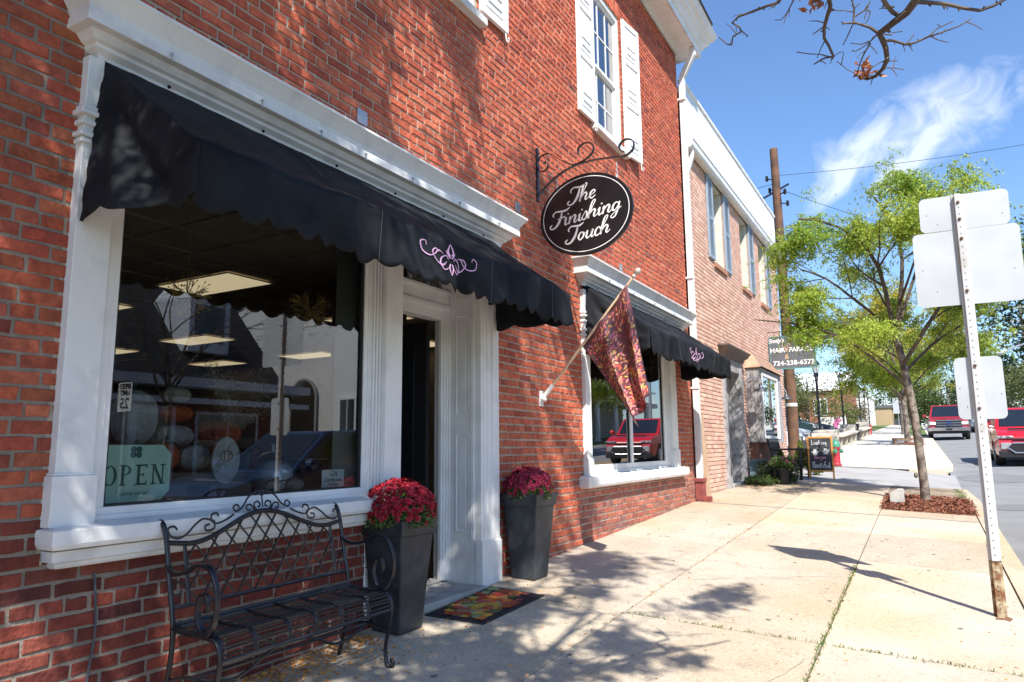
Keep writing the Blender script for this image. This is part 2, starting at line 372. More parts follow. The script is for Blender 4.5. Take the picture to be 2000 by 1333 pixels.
# ------------------------------------------------------------------ ground, pavement, road
def sheet(name, fx, ys, zf, mat, nx=8, kind='structure', thick=0, dz=0):
    """grid between fx(y)=(x0,x1)"""
    mb = MB(); V = []; F = []
    for y in ys:
        x0, x1 = fx(y)
        for k in range(nx+1): x = x0+(x1-x0)*k/nx; V.append((x, y, zf(x, y)+dz))
    for i in range(len(ys)-1):
        for k in range(nx): a = i*(nx+1)+k; F.append((a, a+1, a+nx+2, a+nx+1))
    mb.add(V, F); o = mb.obj(name, mat, recalc=False); o['kind'] = kind; return o
def yr(a, b, s):
    n = max(1, int(round((b-a)/s))); return [a+(b-a)*i/n for i in range(n+1)]
def side(x, y):
    if x > 11.9: return S(y)-.10+.02*(x-11.9)*(1 if x < 40 else 0)
    return S(y)-.12 if x < 0 else S(y)-.045*min(x, 3.9)-.2
sheet('ground', lambda y: (-400, 400), yr(-60, 100, 8)+[120, 150, 200, 400, 900], lambda x, y: side(x, y)-.25, lawn, 80)
sheet('road', lambda y: (curbx(y)-.15, curbx(y)+8.0), yr(-30, 104, 1.5)+[120, 160], rz, asph, 14)
# near pavement: slabs with open joints over a darker bed
mb = MB(); bed = MB()
xs = [-.30, 1.27, 2.55, 3.72]; ycuts = [-9.5, -6.6, -3.75, -.85, 2.03, 4.93, 7.80, 9.55, 11.27, 13.6, 15.9]
jw = .011
for i in range(3):
    for j in range(len(ycuts)-1):
        x0, x1, y0, y1 = xs[i]+(jw/2 if i else 0), xs[i+1]-jw/2, ycuts[j]+jw/2, ycuts[j+1]-jw/2
        if j == 8: y0 += .02
        tn = random.uniform(.86, 1.06); c = (tn, tn*random.uniform(.98, 1.0), tn*random.uniform(.95, 1.0)) if j < 8 else (tn*.98, tn*.92, tn*.86)
        nx, ny = 4, 6; V = []; F = []
        rect_cut = (i == 2 and j == 8)
        if rect_cut: y1 = 11.98; ny = 2
        for a in range(ny+1):
            for b in range(nx+1):
                x = x0+(x1-x0)*b/nx; y = y0+(y1-y0)*a/ny; V.append((x, y, gz(x, y)))
        for a in range(ny):
            for b in range(nx): q = a*(nx+1)+b; F.append((q, q+1, q+nx+2, q+nx+1))
        # skirt
        ring = [k for k in range(nx+1)]+[nx+(nx+1)*k for k in range(1, ny+1)]+[ny*(nx+1)+k for k in range(nx-1, -1, -1)]+[(nx+1)*k for k in range(ny-1, 0, -1)]
        m0 = len(V); V += [(V[k][0], V[k][1], V[k][2]-.03) for k in ring]
        for k in range(len(ring)): F.append((ring[k], m0+k, m0+(k+1) % len(ring), ring[(k+1) % len(ring)]))
        mb.add(V, F, 0, c)
# slab pieces round the planting strip (strip: y 12.0..14.1, x 2.55..3.72)
V = []; F = []
for a, y in enumerate((14.12, 14.9, 15.9)):
    for b in range(4): x = 2.556+(3.714-2.556)*b/3; V.append((x, y, gz(x, y)))
for a in range(2):
    for b in range(3): q = a*4+b; F.append((q, q+1, q+5, q+4))
mb.add(V, F, 0, (.97, .90, .84))
o = mb.obj('sidewalk', conc, recalc=False); o['kind'] = 'structure'
sheet('sidewalk_bed', lambda y: (-.3, 3.74), yr(-9.5, 15.95, 1.0), gz, M('joint_dirt', (.15, .11, .07), .95, (.09, .10, .045), 7, 6, ramp=(.5, .62)), 4, dz=-.010)
# steel expansion strip across the pavement
mb = MB(); mb.box((.02, 11.262, 0), (3.88, 11.284, .004))
for i, v in enumerate(mb.v): mb.v[i] = (v[0], v[1], v[2]+gz(v[0], 11.27)+.001)
mb.obj('expansion_strip', M('blue_grey_steel', (.13, .17, .24), .5)).__setitem__('kind', 'structure')
# kerb stones
def kerb(name, y0, y1, fx, mat, w=.17, step=1.5):
    mb = MB(); ys = yr(y0, y1, step)
    for a, b in zip(ys[:-1], ys[1:]):
        b2 = b-.008
        P8 = []
        for (y) in (a, b2):
            x1 = fx(y); x0 = x1-w
            P8.append([(x0, y, gz(x0, y)-.25), (x0, y, gz(x0, y)+.004), (x1-.02, y, gz(x1, y)+.004), (x1, y, gz(x1, y)-.016), (x1+.015, y, gz(x1, y)-.3)])
        V = P8[0]+P8[1]; F = [(k, k+1, k+6, k+5) for k in range(4)]+[(0, 1, 2, 3, 4), (9, 8, 7, 6, 5)]
        t = random.uniform(.94, 1.05); mb.add(V, F, 0, (t*.99, t*.93, t*.86))
    o = mb.obj(name, mat, recalc=True); o['kind'] = 'structure'; return o
def ncurb(y): return 3.9 if y < 13.5 else 3.9-.018*(y-13.5)**2
kerb('kerb', -20, 15.9, ncurb, conc)
# driveway apron into the car park, car park, far pavement
def apz(x, y): return gz(x, y)-.02-.13*max(0, min(1, (x-2.4)/1.5))
sheet('driveway', lambda y: (-.05, 4.0), yr(15.88, 20.9, .5), apz, asph_old, 10, dz=.004)
sheet('car_park', lambda y: (-40, -.05), yr(19.3, 62, 2), lambda x, y: S(y)-.03-.015*max(-8, x)*-1*.3, asph_old, 12)
def fcurb(y):
    c = curbx(y)
    return c - (.95*max(0, (23.2-y)/2.7)**2.0 if y < 23.2 else 0)
mb = MB(); ycf = [20.6, 22.4, 24.2, 26, 28, 30, 32, 34, 36, 38, 40, 42, 44, 46, 48, 50, 53, 56, 60, 64, 68, 72, 78, 84, 90, 100]
for j in range(len(ycf)-1):
    for i in range(2):
        y0, y1 = ycf[j]+.006, ycf[j+1]-.006; t = random.uniform(.95, 1.04); V = []; F = []
        w = 1.0 if y0 < 50 else .62
        for a in range(7):
            y = y0+(y1-y0)*a/6; L, Rr = .02, (fcurb(y)-.17)*w; mid = (L+Rr)/2; x0, x1 = (L, mid-.005) if i == 0 else (mid+.005, Rr)
            if y0 > 50 and y0 < 1e9: x0 += 0
            for b in range(4): x = x0+(x1-x0)*b/3; V.append((x, y, gz(x, y)))
        for a in range(6):
            for b in range(3): q = a*4+b; F.append((q, q+1, q+5, q+4))
        mb.add(V, F, 0, (t, t, t))
o = mb.obj('far_sidewalk', conc_pale, recalc=False); o['kind'] = 'structure'
sheet('far_sidewalk_bed', lambda y: (-.05, fcurb(y)-.1), yr(20.6, 100, 1.2), gz, conc_grey, 3, dz=-.012)
kerb('far_kerb', 20.6, 100, fcurb, conc_pale, step=1.0)
o = sheet('grass_verge', lambda y: (curbx(y)*.64, curbx(y)-.2), yr(50.2, 99, 1.5), gz, lawn, 3, dz=.03)
sheet('left_lawn', lambda y: (-30, -.02), yr(62.2, 120, 3), lambda x, y: S(y)+.02, lawn, 8)
# road centre lines
for nm, off in (('centre_line', 0), ('second_centre_line', .22)):
    mb = MB()
    for a, b in zip(yr(-20, 103, 3)[:-1], yr(-20, 103, 3)[1:]):
        m0, m1 = curbx(a)+3.05+off, curbx(b)+3.05+off; mb.add([(m0, a, rz(m0, a)+.006), (m0+.11, a, rz(m0+.11, a)+.006), (m1+.11, b, rz(m1+.11, b)+.006), (m1, b, rz(m1, b)+.006)], [(0, 1, 2, 3)])
    mb.obj(nm, yellow, recalc=False).__setitem__('kind', 'structure')
# asphalt repair patches and cracks on the road
mb = MB()
for (x, y, w, h) in ((4.35, 14.2, .5, .5), (5.3, 17.2, .35, .25), (5.9, 17.6, .3, .2), (4.5, 20.2, .8, 1.4)):
    n = 14; P_ = []
    for k in range(n):
        a = 2*PI*k/n; rr = random.uniform(.7, 1.1); X, Y = x+w*rr*math.cos(a), y+h*rr*math.sin(a); P_.append((X, Y, rz(X, Y)+.005))
    mb.add(P_, [tuple(range(n))])
mb.obj('road_patches', asphalt_mat('asphalt_patch', (.215, .215, .22), (.18, .18, .185)), recalc=False).__setitem__('kind', 'structure')
# opposite side
sheet('opposite_sidewalk', lambda y: (curbx(y)+8.1, curbx(y)+10.3), yr(-30, 104, 2), lambda x, y: S(y)-.14, conc_grey, 3)
sheet('opposite_kerb', lambda y: (curbx(y)+7.98, curbx(y)+8.11), yr(-30, 104, 2), lambda x, y: S(y)-.14 if x > curbx(y)+8.0 else S(y)-.32, conc_grey, 1, dz=.003)
sheet('opposite_lawn', lambda y: (curbx(y)+10.3, 60), yr(-30, 104, 4), lambda x, y: S(y)-.13+.02*(x-14.0), lawn, 10)

# ------------------------------------------------------------------ red brick building
BLD = thing('brick_building', 'old red brick shop building with white trimmed shop windows and white shutters upstairs', 'building', (0, 5, 0))
BLD.location = (0, 0, 0)
CH = .0675
def overlap_cut(y0, y1, z0, z1, holes):
    segs = [(y0, y1)]
    for (a, b, c, d) in holes:
        if z1 > c+.008 and z0 < d-.008:
            ns_ = []
            for (p, q) in segs:
                if q <= a or p >= b: ns_.append((p, q)); continue
                if p < a: ns_.append((p, a))
                if q > b: ns_.append((b, q))
            segs = ns_
    return segs
def brick_colour(y, z):
    t = random.random(); b = random.uniform(.84, 1.16)
    if t < .70: c = (.50, .118, .058)
    elif t < .84: c = (.41, .088, .048)
    elif t < .975: c = (.56, .165, .085)
    else: c = (.28, .066, .046)
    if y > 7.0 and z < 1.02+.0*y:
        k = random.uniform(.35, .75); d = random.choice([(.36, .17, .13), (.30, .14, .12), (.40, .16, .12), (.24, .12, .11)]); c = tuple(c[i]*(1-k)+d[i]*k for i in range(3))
    if y < 3.95 and z < 1.0: k = random.uniform(.22, .42); c = (c[0]*k, c[1]*k*.85, c[2]*k*1.05)  # deeper red brick, darkened further to paint in the shade below the window
    elif y < 1.9: c = tuple(x*random.uniform(.68, .85) for x in c)  # left wall: shade put into the brick colour
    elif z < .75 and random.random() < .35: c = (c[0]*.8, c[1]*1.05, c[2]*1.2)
    return tuple(x*b for x in c)
def bricks(mb, y0, y1, z0, z1, holes, x=0.0, L=.213, ch=CH, jt=.0135, proud=.0065, cf=brick_colour, sx=1, mi=0, rough=1.0, hdr=6):
    n = int((z1-z0)/ch)
    for i in range(n):
        za = z0+i*ch; zb = za+ch-jt; header = hdr and (i % hdr == 3); bl = L/2 if header else L
        y = y0 - (bl*.5 if i % 2 else 0) - random.uniform(0, .02)
        while y < y1:
            ln = bl*random.uniform(.97, 1.03); a, b = max(y, y0), min(y+ln-jt, y1); y += ln
            if b-a < .025: continue
            for (p, q) in overlap_cut(a, b, za, zb, holes):
                if q-p < .02: continue
                dx = random.gauss(0, .0013)*rough; dz = random.gauss(0, .0012)*rough; X = x+sx*(proud+dx)
                e = min(.0075, (q-p)/4); j = lambda s_: random.gauss(0, s_*rough)
                m_ = (p+q)/2; k3 = (q-p)*.25; zl, zh = za+dz, zb+dz; w_ = .0019
                ring = [(p, zl), (m_-k3, zl), (m_+k3, zl), (q, zl), (q, zh), (m_+k3, zh), (m_-k3, zh), (p, zh)]
                ring = [(a_+j(w_), b_+j(w_)) for a_, b_ in ring]; cy_, cz_ = m_, (zl+zh)/2
                def rg(xx, k_, e_): return [(xx, a_+(e_ if a_ < cy_-k3*1.5 else (-e_ if a_ > cy_+k3*1.5 else 0)), b_+(k_ if b_ < cz_ else -k_)) for a_, b_ in ring]
                outer = [(x-sx*.006, a_, b_) for a_, b_ in ring]; mid = rg(x+sx*proud*.7, .0018, .002); inner = [(X+j(.0009), a_, b_) for _, a_, b_ in rg(X, .0055, e)]
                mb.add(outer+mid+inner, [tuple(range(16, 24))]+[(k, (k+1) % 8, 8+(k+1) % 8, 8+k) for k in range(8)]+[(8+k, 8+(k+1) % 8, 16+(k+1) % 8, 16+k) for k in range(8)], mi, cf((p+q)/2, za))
def holed_wall(mb, y0, y1, z0, z1, holes, xa, xb, mi):
    ys = sorted(set([y0, y1]+[v for h in holes for v in h[:2] if y0 < v < y1])); zs = sorted(set([z0, z1]+[v for h in holes for v in h[2:] if z0 < v < z1]))
    for a, b in zip(ys[:-1], ys[1:]):
        run = None
        for c, d in zip(zs[:-1], zs[1:]):
            inside = any(h[0]-1e-6 <= a and b <= h[1]+1e-6 and h[2]-1e-6 <= c and d <= h[3]+1e-6 for h in holes)
            if inside:
                if run: mb.box((xa, a, run[0]), (xb, b, run[1]), mi); run = None
            else: run = (run[0], d) if run else (c, d)
        if run: mb.box((xa, a, run[0]), (xb, b, run[1]), mi)
holes = [(1.76, 3.95, .92, 3.06), (3.95, 5.12, -.4, 3.06), (7.2, 10.3, .92, 3.06), (7.66, 8.62, 5.17, 7.1), (4.06, 5.0, 5.12, 7.05), (.4, 1.35, 5.12, 7.05)]
mb = MB(); Y0, Y1, ZT = -4.0, 11.36, 7.98
holed_wall(mb, Y0, Y1, -.4, ZT, holes, -.30, -.002, 1)
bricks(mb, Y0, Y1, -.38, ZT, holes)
# soldier arches over the upper windows
for (a, b) in ((7.62, 8.66), (4.02, 5.04), (.36, 1.39)):
    y = a; zb_ = 7.1 if a > 7 else 7.05
    while y < b-.03:
        mb.add([(-.003, y, zb_), (-.003, y+.06, zb_), (-.003, y+.06, zb_+.21), (-.003, y, zb_+.21), (.012, y+.004, zb_+.004), (.012, y+.056, zb_+.004), (.012, y+.056, zb_+.206), (.012, y+.004, zb_+.206)], [(4, 5, 6, 7), (0, 1, 5, 4), (1, 2, 6, 5), (2, 3, 7, 6), (3, 0, 4, 7)], 0, brick_colour(y, 7)); y += .0685
mb.box((-.012, Y0, -.4), (.0, 1.66, ZT), 2); mb.box((-.012, 1.66, -.4), (.0, 3.95, .84), 2)  # mortar sheets with shade painted into their colour, left and below the window
wall = mb.obj('wall', [brickm, mortar, M('shade_toned_mortar', (.29, .24, .195), .9, (.18, .15, .125), 7, 6, bump=.6, bscale=90)], BLD, recalc=True)
# side and back walls, roof
mb = MB(); mb.box((-13.3, Y0, -.4), (-13.0, Y1, ZT)); mb.box((-13.0, Y0, -.4), (-.302, Y0+.3, ZT)); mb.box((-13.0, Y1-.3, -.4), (-.302, Y1, ZT))
mb.obj('rear_wall', brickm and M('plain_brick_side', (.33, .075, .04), .9, (.24, .055, .035), 12, 6), BLD)
mb = MB(); mb.add([(.62, Y0-.1, 8.42), (.62, 11.55, 8.42), (-6.5, 11.55, 10.4), (-6.5, Y0-.1, 10.4), (-13.4, 11.55, 8.2), (-13.4, Y0-.1, 8.2)], [(0, 1, 2, 3), (3, 2, 4, 5)])
mb.add([(.62, Y0-.1, 8.39), (.62, 11.55, 8.39), (-6.5, 11.55, 10.3), (-6.5, Y0-.1, 10.3), (-13.4, 11.55, 8.1), (-13.4, Y0-.1, 8.1)], [(0, 3, 2, 1), (3, 5, 4, 2)])
mb.add([(.62, 11.55, 8.39), (.62, 11.55, 8.42), (-6.5, 11.55, 10.4), (-6.5, 11.55, 10.3)], [(0, 1, 2, 3)])
mb.obj('roof', slate, BLD)
# eaves cornice
mb = MB()
prof = [(0, 7.66), (.03, 7.66), (.03, 7.90), (.05, 7.92), (.05, 7.97), (.30, 7.99), (.34, 8.0), (.34, 8.10), (.37, 8.12), (.42, 8.2), (.47, 8.24), (.47, 8.28), (.55, 8.33), (.57, 8.38), (.60, 8.385), (0, 8.385)]
prof = [(0, 7.93), (.03, 7.93), (.04, 7.98), (.30, 7.99), (.34, 7.96), (.34, 8.07), (.37, 8.09), (.42, 8.17), (.47, 8.21), (.47, 8.25), (.54, 8.30), (.57, 8.36), (.59, 8.385), (0, 8.385)]
mb.mold(prof, [(-.6, 11.37), (.01, 11.37), (.01, Y0)][::-1], 0)
mb.obj('eaves_cornice', white, BLD, bevel=.004)

CORN = [(0, 3.07), (.015, 3.07), (.02, 3.10), (.05, 3.12), (.055, 3.135), (.075, 3.145), (.10, 3.175), (.14, 3.18), (.14, 3.225), (.135, 3.23), (.14, 3.26), (.165, 3.30), (.185, 3.325), (.195, 3.335), (.195, 3.352), (0, 3.362)]
def shop_cornice(y0, y1, parent):
    mb = MB(); mb.mold(CORN, [(-.01, y0), (.03, y0), (.03, y1), (-.01, y1)][::1] if False else [(-.01, y1), (.03, y1), (.03, y0), (-.01, y0)][::-1], 0)
    return mb.obj('cornice', white_old, parent, bevel=.002)
def window_box(parent, y0, y1, z0, z1, x, fr=.045, mull=(), depth=.05):
    """white frame with black gasket and glass; outer size y0..y1, z0..z1"""
    mb = MB(); f = fr
    mb.box((x-depth, y0, z0), (x, y0+f, z1)); mb.box((x-depth, y1-f, z0), (x, y1, z1)); mb.box((x-depth, y0+f, z0), (x-.002, y1-f, z0+f)); mb.box((x-depth, y0+f, z1-f), (x-.002, y1-f, z1))
    for m_ in mull: mb.box((x-depth, m_-f*.6, z0+f), (x-.002, m_+f*.6, z1-f))
    return mb.obj('frame', white, parent, bevel=.004)
# ---- shop window 1
SW = bpy.data.objects.new('shop_window', None); C.objects.link(SW); SW.parent = BLD
mb = MB()
mb.box((-.30, 1.76, .92), (.012, 1.80, 3.04)); mb.box((-.06, 1.80, .99), (.012, 1.90, 3.03))
mb.obj('inner_casing', white, SW, bevel=.004)
mb = MB()                                             # left pilaster with capital and base
mb.box((-.002, 1.68, 1.02), (.055, 1.84, 3.08)); mb.box((-.002, 1.665, .99), (.07, 1.855, 1.20)); mb.box((-.001, 1.672, 1.20), (.062, 1.848, 1.212))
for z, g_ in ((2.66, .012), (2.69, .02), (2.745, .016), (2.79, .026), (2.815, .014)): mb.box((-.001, 1.68-g_, z), (.055+g_, 1.84+g_, z+.022))
mb.obj('pilaster', white_old, SW, bevel=.004)
mb = MB()
mb.box((-.04, 1.90, .99), (-.001, 3.66, 1.055)); mb.box((-.001, 1.865, .985), (.022, 3.68, 1.022)); mb.box((-.04, 1.895, 1.055), (-.002, 1.93, 3.03)); mb.box((-.04, 3.625, 1.055), (-.002, 3.66, 3.03))
mb.box((-.04, 1.93, 2.96), (-.002, 3.625, 3.03))
mb.obj('frame', white, SW, bevel=.004)
mb = MB()
for a in ((1.93, 1.94, 1.055, 2.96), (3.612, 3.625, 1.055, 2.96)): mb.box((-.045, a[0], a[2]), (-.012, a[1], a[3]))
mb.box((-.045, 1.94, 1.055), (-.012, 3.612, 1.064)); mb.obj('gasket', rubber, SW)
mb = MB(); mb.box((-.036, 1.935, 1.06), (-.030, 3.618, 2.965)); mb.f = mb.f[:0]; mb.m = []; mb.c = []
mb.v = []; mb.add([(-.03, 1.935, 1.06), (-.03, 3.618, 1.06), (-.03, 3.618, 2.965), (-.03, 1.935, 2.965)], [(0, 1, 2, 3)])
mb.obj('pane', glass, SW, recalc=False)
mb = MB()                                             # fluted right casing and jamb of the door
mb.box((-.30, 3.66, .22), (.006, 3.97, 3.04))
for k in range(6): mb.box((.006, 3.672+k*.0165, 1.02), (.016+(k % 2)*.008, 3.681+k*.0165, 3.02))
mb.box((.006, 3.79, .25), (.05, 3.965, 3.03)); mb.box((.006, 3.785, .25), (.062, 3.97, .5))
mb.obj('fluted_casing', white, SW, bevel=.003)
mb = MB()
mb.mold([(0, .896), (.04, .896), (.095, .905), (.105, .925), (.105, .982), (.02, 1.0), (0, 1.0)], [(-.01, 1.755), (.03, 1.755), (.03, 3.93), (-.01, 3.93)], 0)
mb.obj('sill', white_old, SW, bevel=.003)
mb = MB(); mb.mold([(0, .82), (.018, .82), (.028, .83), (.030, .845), (.05, .85), (.056, .895), (0, .895)], [(-.01, 1.735), (.03, 1.735), (.03, 3.93), (-.01, 3.93)], 0)
mb.obj('under_sill_moulding', white_old, SW, bevel=.002)
c1 = shop_cornice(1.74, 5.34, SW)
# ---- doorway
DW = bpy.data.objects.new('doorway', None); C.objects.link(DW); DW.parent = BLD
mb = MB()
mb.box((-.002, 5.00, .22), (.05, 5.28, 3.03)); mb.box((-.002, 4.99, .20), (.068, 5.295, .55)); mb.box((-.001, 4.994, .55), (.06, 5.288, .57))
mb.box((.05, 5.17, .57), (.062, 5.27, 3.03)); mb.box((.05, 5.03, .57), (.056, 5.06, 3.03)); mb.box((.05, 5.09, .57), (.058, 5.12, 3.03))
mb.obj('pilaster', white, DW, bevel=.004)
mb = MB()                                             # panelled reveal facing the street corner
mb.box((-.42, 5.0, .22), (-.003, 5.13, 3.04))
for (a, b) in ((.62, 1.42), (1.56, 2.42), (2.56, 2.95)):
    for (p, q) in (((-.075, a), (-.06, b)), ((-.20, a), (-.185, b))): mb.box((p[0], 4.990, p[1]), (q[0], 4.9995, q[1]))
    mb.box((-.185, 4.990, a), (-.075, 4.9995, a+.015)); mb.box((-.185, 4.990, b-.015), (-.075, 4.9995, b)); mb.box((-.165, 4.994, a+.04), (-.095, 4.9995, b-.04))
for k in range(3): mb.box((-.03+k*.012-.02, 4.988-.004*(k % 2), .57), (-.022+k*.012-.02, 4.9995, 3.0))
mb.obj('reveal', white, DW, bevel=.003)
mb = MB()
for k, (xx, yy) in enumerate(((-.30, 4.93), (-.285, 4.95), (-.27, 4.97), (-.255, 4.985))): mb.box((xx-.03, yy-.0, .24), (xx, 4.9995, 2.46-.0*k))
mb.box((-.40, 4.0, .20), (-.30, 4.05, 3.0))
mb.obj('door_jamb', white, DW, bevel=.003)
mb = MB(); mb.box((-.40, 3.975, 2.38), (-.285, 4.93, 2.46)); mb.box((-.38, 3.975, 2.46), (-.255, 4.999, 2.50)); mb.box((-.38, 3.975, 2.50), (-.27, 4.999, 2.60)); mb.box((-.38, 3.975, 2.60), (-.245, 4.999, 2.63)); mb.box((-.40, 3.975, 2.96), (-.27, 4.999, 3.04))
mb.box((-.36, 4.93, 2.63), (-.29, 4.999, 2.96))
mb.obj('lintel', white, DW, bevel=.004)
mb = MB()
mb.add([(-.33, 3.98, 2.63), (-.33, 4.93, 2.63), (-.33, 4.93, 2.96), (-.33, 3.98, 2.96)], [(0, 1, 2, 3)]); tr = mb.obj('transom_pane', glass, DW, recalc=False)
mb = MB()
for y in (4.28, 4.52, 4.76): mb = MB(); mb.box((-.35, y-.012, 2.63), (-.315, y+.012, 2.96)); mb.obj('transom_bar', white, DW)
mb = MB(); mb.box((-.9, 3.95, -.2), (.10, 5.0, .225)); mb.box((-.42, 4.0, .225), (-.3, 4.95, .25)); mb.obj('threshold', conc_grey, DW, bevel=.01)
# open door leaf swung inwards
dl = MB(); dl.box((-1.22, 4.885, .27), (-.42, 4.93, 2.37)); dl.box((-1.10, 4.875, .9), (-.55, 4.885, 2.2), 1)
d_ = dl.obj('door', [M('door_black', (.02, .02, .022), .4), glass_dark], DW, bevel=.003)
hb = MB(); hb.tube([(-1.15, 4.885, 1.25), (-1.15, 4.83, 1.25), (-1.05, 4.83, 1.25)], .01, 8); hb.obj('door_handle', chrome, DW)
# ---- shop window 2
SW2 = bpy.data.objects.new('shop_window', None); C.objects.link(SW2); SW2.parent = BLD
mb = MB()
mb.box((-.002, 7.13, 1.0), (.05, 7.27, 3.03)); mb.box((-.001, 7.12, .99), (.062, 7.28, 1.18))
mb.tube([(.055, 7.20, 2.5), (.055, 7.20, 2.72)], .03, 10)
for z, g_ in ((2.50, .012), (2.56, .018), (2.66, .014), (2.72, .022), (2.76, .012)): mb.box((-.001, 7.13-g_, z), (.05+g_, 7.27+g_, z+.022))
mb.obj('pilaster', white, SW2, bevel=.004)
mb = MB()
for k in range(6): mb.box((-.05, 10.03+k*.018, 1.02), (.0+(k % 2)*.012, 10.041+k*.018, 3.02))
mb.box((-.05, 10.0, 1.02), (-.004, 10.14, 3.03)); mb.box((-.002, 10.14, 1.0), (.06, 10.40, 3.03)); mb.box((-.001, 10.13, .99), (.075, 10.42, 1.25))
mb.obj('fluted_casing', white, SW2, bevel=.004)
mb = MB()
mb.box((-.045, 7.27, 1.02), (-.002, 10.0, 1.10)); mb.box((-.045, 7.27, 1.10), (-.002, 7.31, 3.03)); mb.box((-.045, 9.96, 1.10), (-.002, 10.0, 3.03)); mb.box((-.045, 8.60, 1.10), (.0, 8.675, 2.96)); mb.box((-.045, 7.31, 2.96), (-.002, 9.96, 3.03)); mb.box((-.002, 7.27, .99), (.02, 10.04, 1.03))
mb.obj('frame', white, SW2, bevel=.004)
mb = MB()
for (a, b) in ((7.31, 7.322), (8.585, 8.60), (8.675, 8.69), (9.945, 9.96)): mb = MB(); mb.box((-.05, a, 1.10), (-.02, b, 2.96)); mb.obj('gasket', rubber, SW2)
for (a, b) in ((7.31, 8.60), (8.675, 9.96)):
    mb = MB(); mb.add([(-.03, a, 1.10), (-.03, b, 1.10), (-.03, b, 2.96), (-.03, a, 2.96)], [(0, 1, 2, 3)]); mb.obj('pane', glass, SW2, recalc=False)
mb = MB(); mb.mold([(0, .86), (.03, .86), (.075, .875), (.085, .90), (.085, .985), (.02, 1.0), (0, 1.0)], [(-.01, 7.09), (.03, 7.09), (.03, 10.62), (-.01, 10.62)], 0); mb.obj('sill', white_old, SW2, bevel=.003)
c2_ = shop_cornice(7.12, 10.95, SW2)
# ---- upper windows with shutters
def upper_window(y0, y1, z0, z1, sl=True):
    w = bpy.data.objects.new('upper_window', None); C.objects.link(w); w.parent = BLD
    mb = MB(); f = .05
    mb.box((-.12, y0, z0), (-.01, y0+f, z1)); mb.box((-.12, y1-f, z0), (-.01, y1, z1)); mb.box((-.12, y0+f, z1-.07), (-.012, y1-f, z1)); mb.box((-.12, y0+f, z0), (-.012, y1-f, z0+.04)); mb.obj('frame', white, w, bevel=.004)
    zm = z0+.04+(z1-z0-.11)*.47
    for (a, b, xo) in ((z0+.04, zm+.02, -.075), (zm, z1-.07, -.045)):
        mb = MB(); g_ = .04; p, q = y0+f, y1-f
        mb.box((xo-.03, p, a), (xo, p+g_, b)); mb.box((xo-.03, q-g_, a), (xo, q, b)); mb.box((xo-.03, p+g_, a), (xo-.001, q-g_, a+g_)); mb.box((xo-.03, p+g_, b-g_), (xo-.001, q-g_, b))
        for k in (1, 2): yy = p+g_+(q-p-2*g_)*k/3; mb.box((xo-.022, yy-.009, a+g_), (xo-.006, yy+.009, b-g_))
        mb.box((xo-.024, p+g_, (a+b)/2-.009), (xo-.0065, q-g_, (a+b)/2+.009)); mb.obj('sash', white, w)
        mb = MB(); mb.add([(xo-.015, p+g_, a+g_), (xo-.015, q-g_, a+g_), (xo-.015, q-g_, b-g_), (xo-.015, p+g_, b-g_)], [(0, 1, 2, 3)]); mb.obj('pane', glass, w, recalc=False)
    mb = MB(); mb.box((-.35, y0, z0), (-.33, y1, z1)); mb.obj('blind', M('window_blind', (.30, .36, .42), .8), w)
    mb = MB(); mb.box((-.12, y0-.08, z0-.075), (.085, y1+.08, z0-.002)); mb.obj('sill', soffit_m, w, bevel=.005)
    return w
def shutter(y0, y1, z0, z1, open_=0.0, lab=None):
    w_ = y1-y0; mb = MB(); t = .035; st = .055
    # local: hinge at y=0, width along +y, face +x
    mb.box((0, 0, 0), (t, st, z1-z0)); mb.box((0, w_-st, 0), (t, w_, z1-z0))
    H = z1-z0; rails = [0, .36*H, .68*H, H-.07]
    for r_ in rails: mb.box((0, st, r_), (t-.001, w_-st, r_+.07))
    for a, b in zip(rails[:-1], rails[1:]):
        mb.box((.006, st, a+.07), (t-.016, w_-st, b)); mb.box((.004, st+.03, a+.10), (t-.008, w_-st-.03, b-.03))
    for a, b in ((rails[0], rails[1]), (rails[1], rails[2]), (rails[2], rails[3])):
        for k in range(2): mb.box((t-.008, st+.06, a+.16+k*.10), (t+.002, w_-st-.06, a+.185+k*.10))
    o = mb.obj('shutter', white, BLD, bevel=.003); o.matrix_local = Matrix.Translation((.012, y0, z0)) @ Matrix.Rotation(open_, 4, 'Z')
    hk = MB(); hk.tube(cr([(.02, w_-.04, .0), (.03, w_-.04, -.05), (.035, w_-.04, -.09), (.05, w_-.03, -.10), (.06, w_-.035, -.08), (.052, w_-.045, -.065)], 4), .007, 6); hk.obj('shutter_hook', white, o)
    return o
upper_window(7.66, 8.62, 5.17, 7.1); upper_window(4.06, 5.0, 5.12, 7.05); upper_window(.4, 1.35, 5.12, 7.05)
shutter(7.17, 7.63, 5.16, 7.12, -.02); shutter(8.68, 9.14, 5.16, 7.12, R(-8)); shutter(5.04, 5.50, 5.20, 7.07, -.03); shutter(3.54, 4.02, 5.14, 7.07, -.02); shutter(1.39, 1.85, 5.14, 7.07, -.02); shutter(-.1, .36, 5.14, 7.07, -.02)
# downspout and its iron boot
mb = MB(); mb.tube([(.30, 11.36, 8.0), (.30, 11.36, 7.86), (.08, 11.42, 7.52), (.075, 11.42, 7.3), (.075, 11.40, .78)], .068, 4); ds = mb.obj('downspout', white_old, BLD, bevel=.006)
mb = MB()
for z in (7.1, 4.0, 2.2): mb = MB(); mb.box((.0, 11.34, z), (.13, 11.46, z+.03)); mb.obj('downspout_strap', white_old, ds)
mb = MB(); mb.box((.01, 11.33, .46), (.145, 11.47, .78)); mb.box((.0, 11.31, .74), (.16, 11.49, .80)); mb.box((.02, 11.335, .42), (.24, 11.465, .52)); mb.obj('downspout_boot', redpaint, ds, bevel=.008)
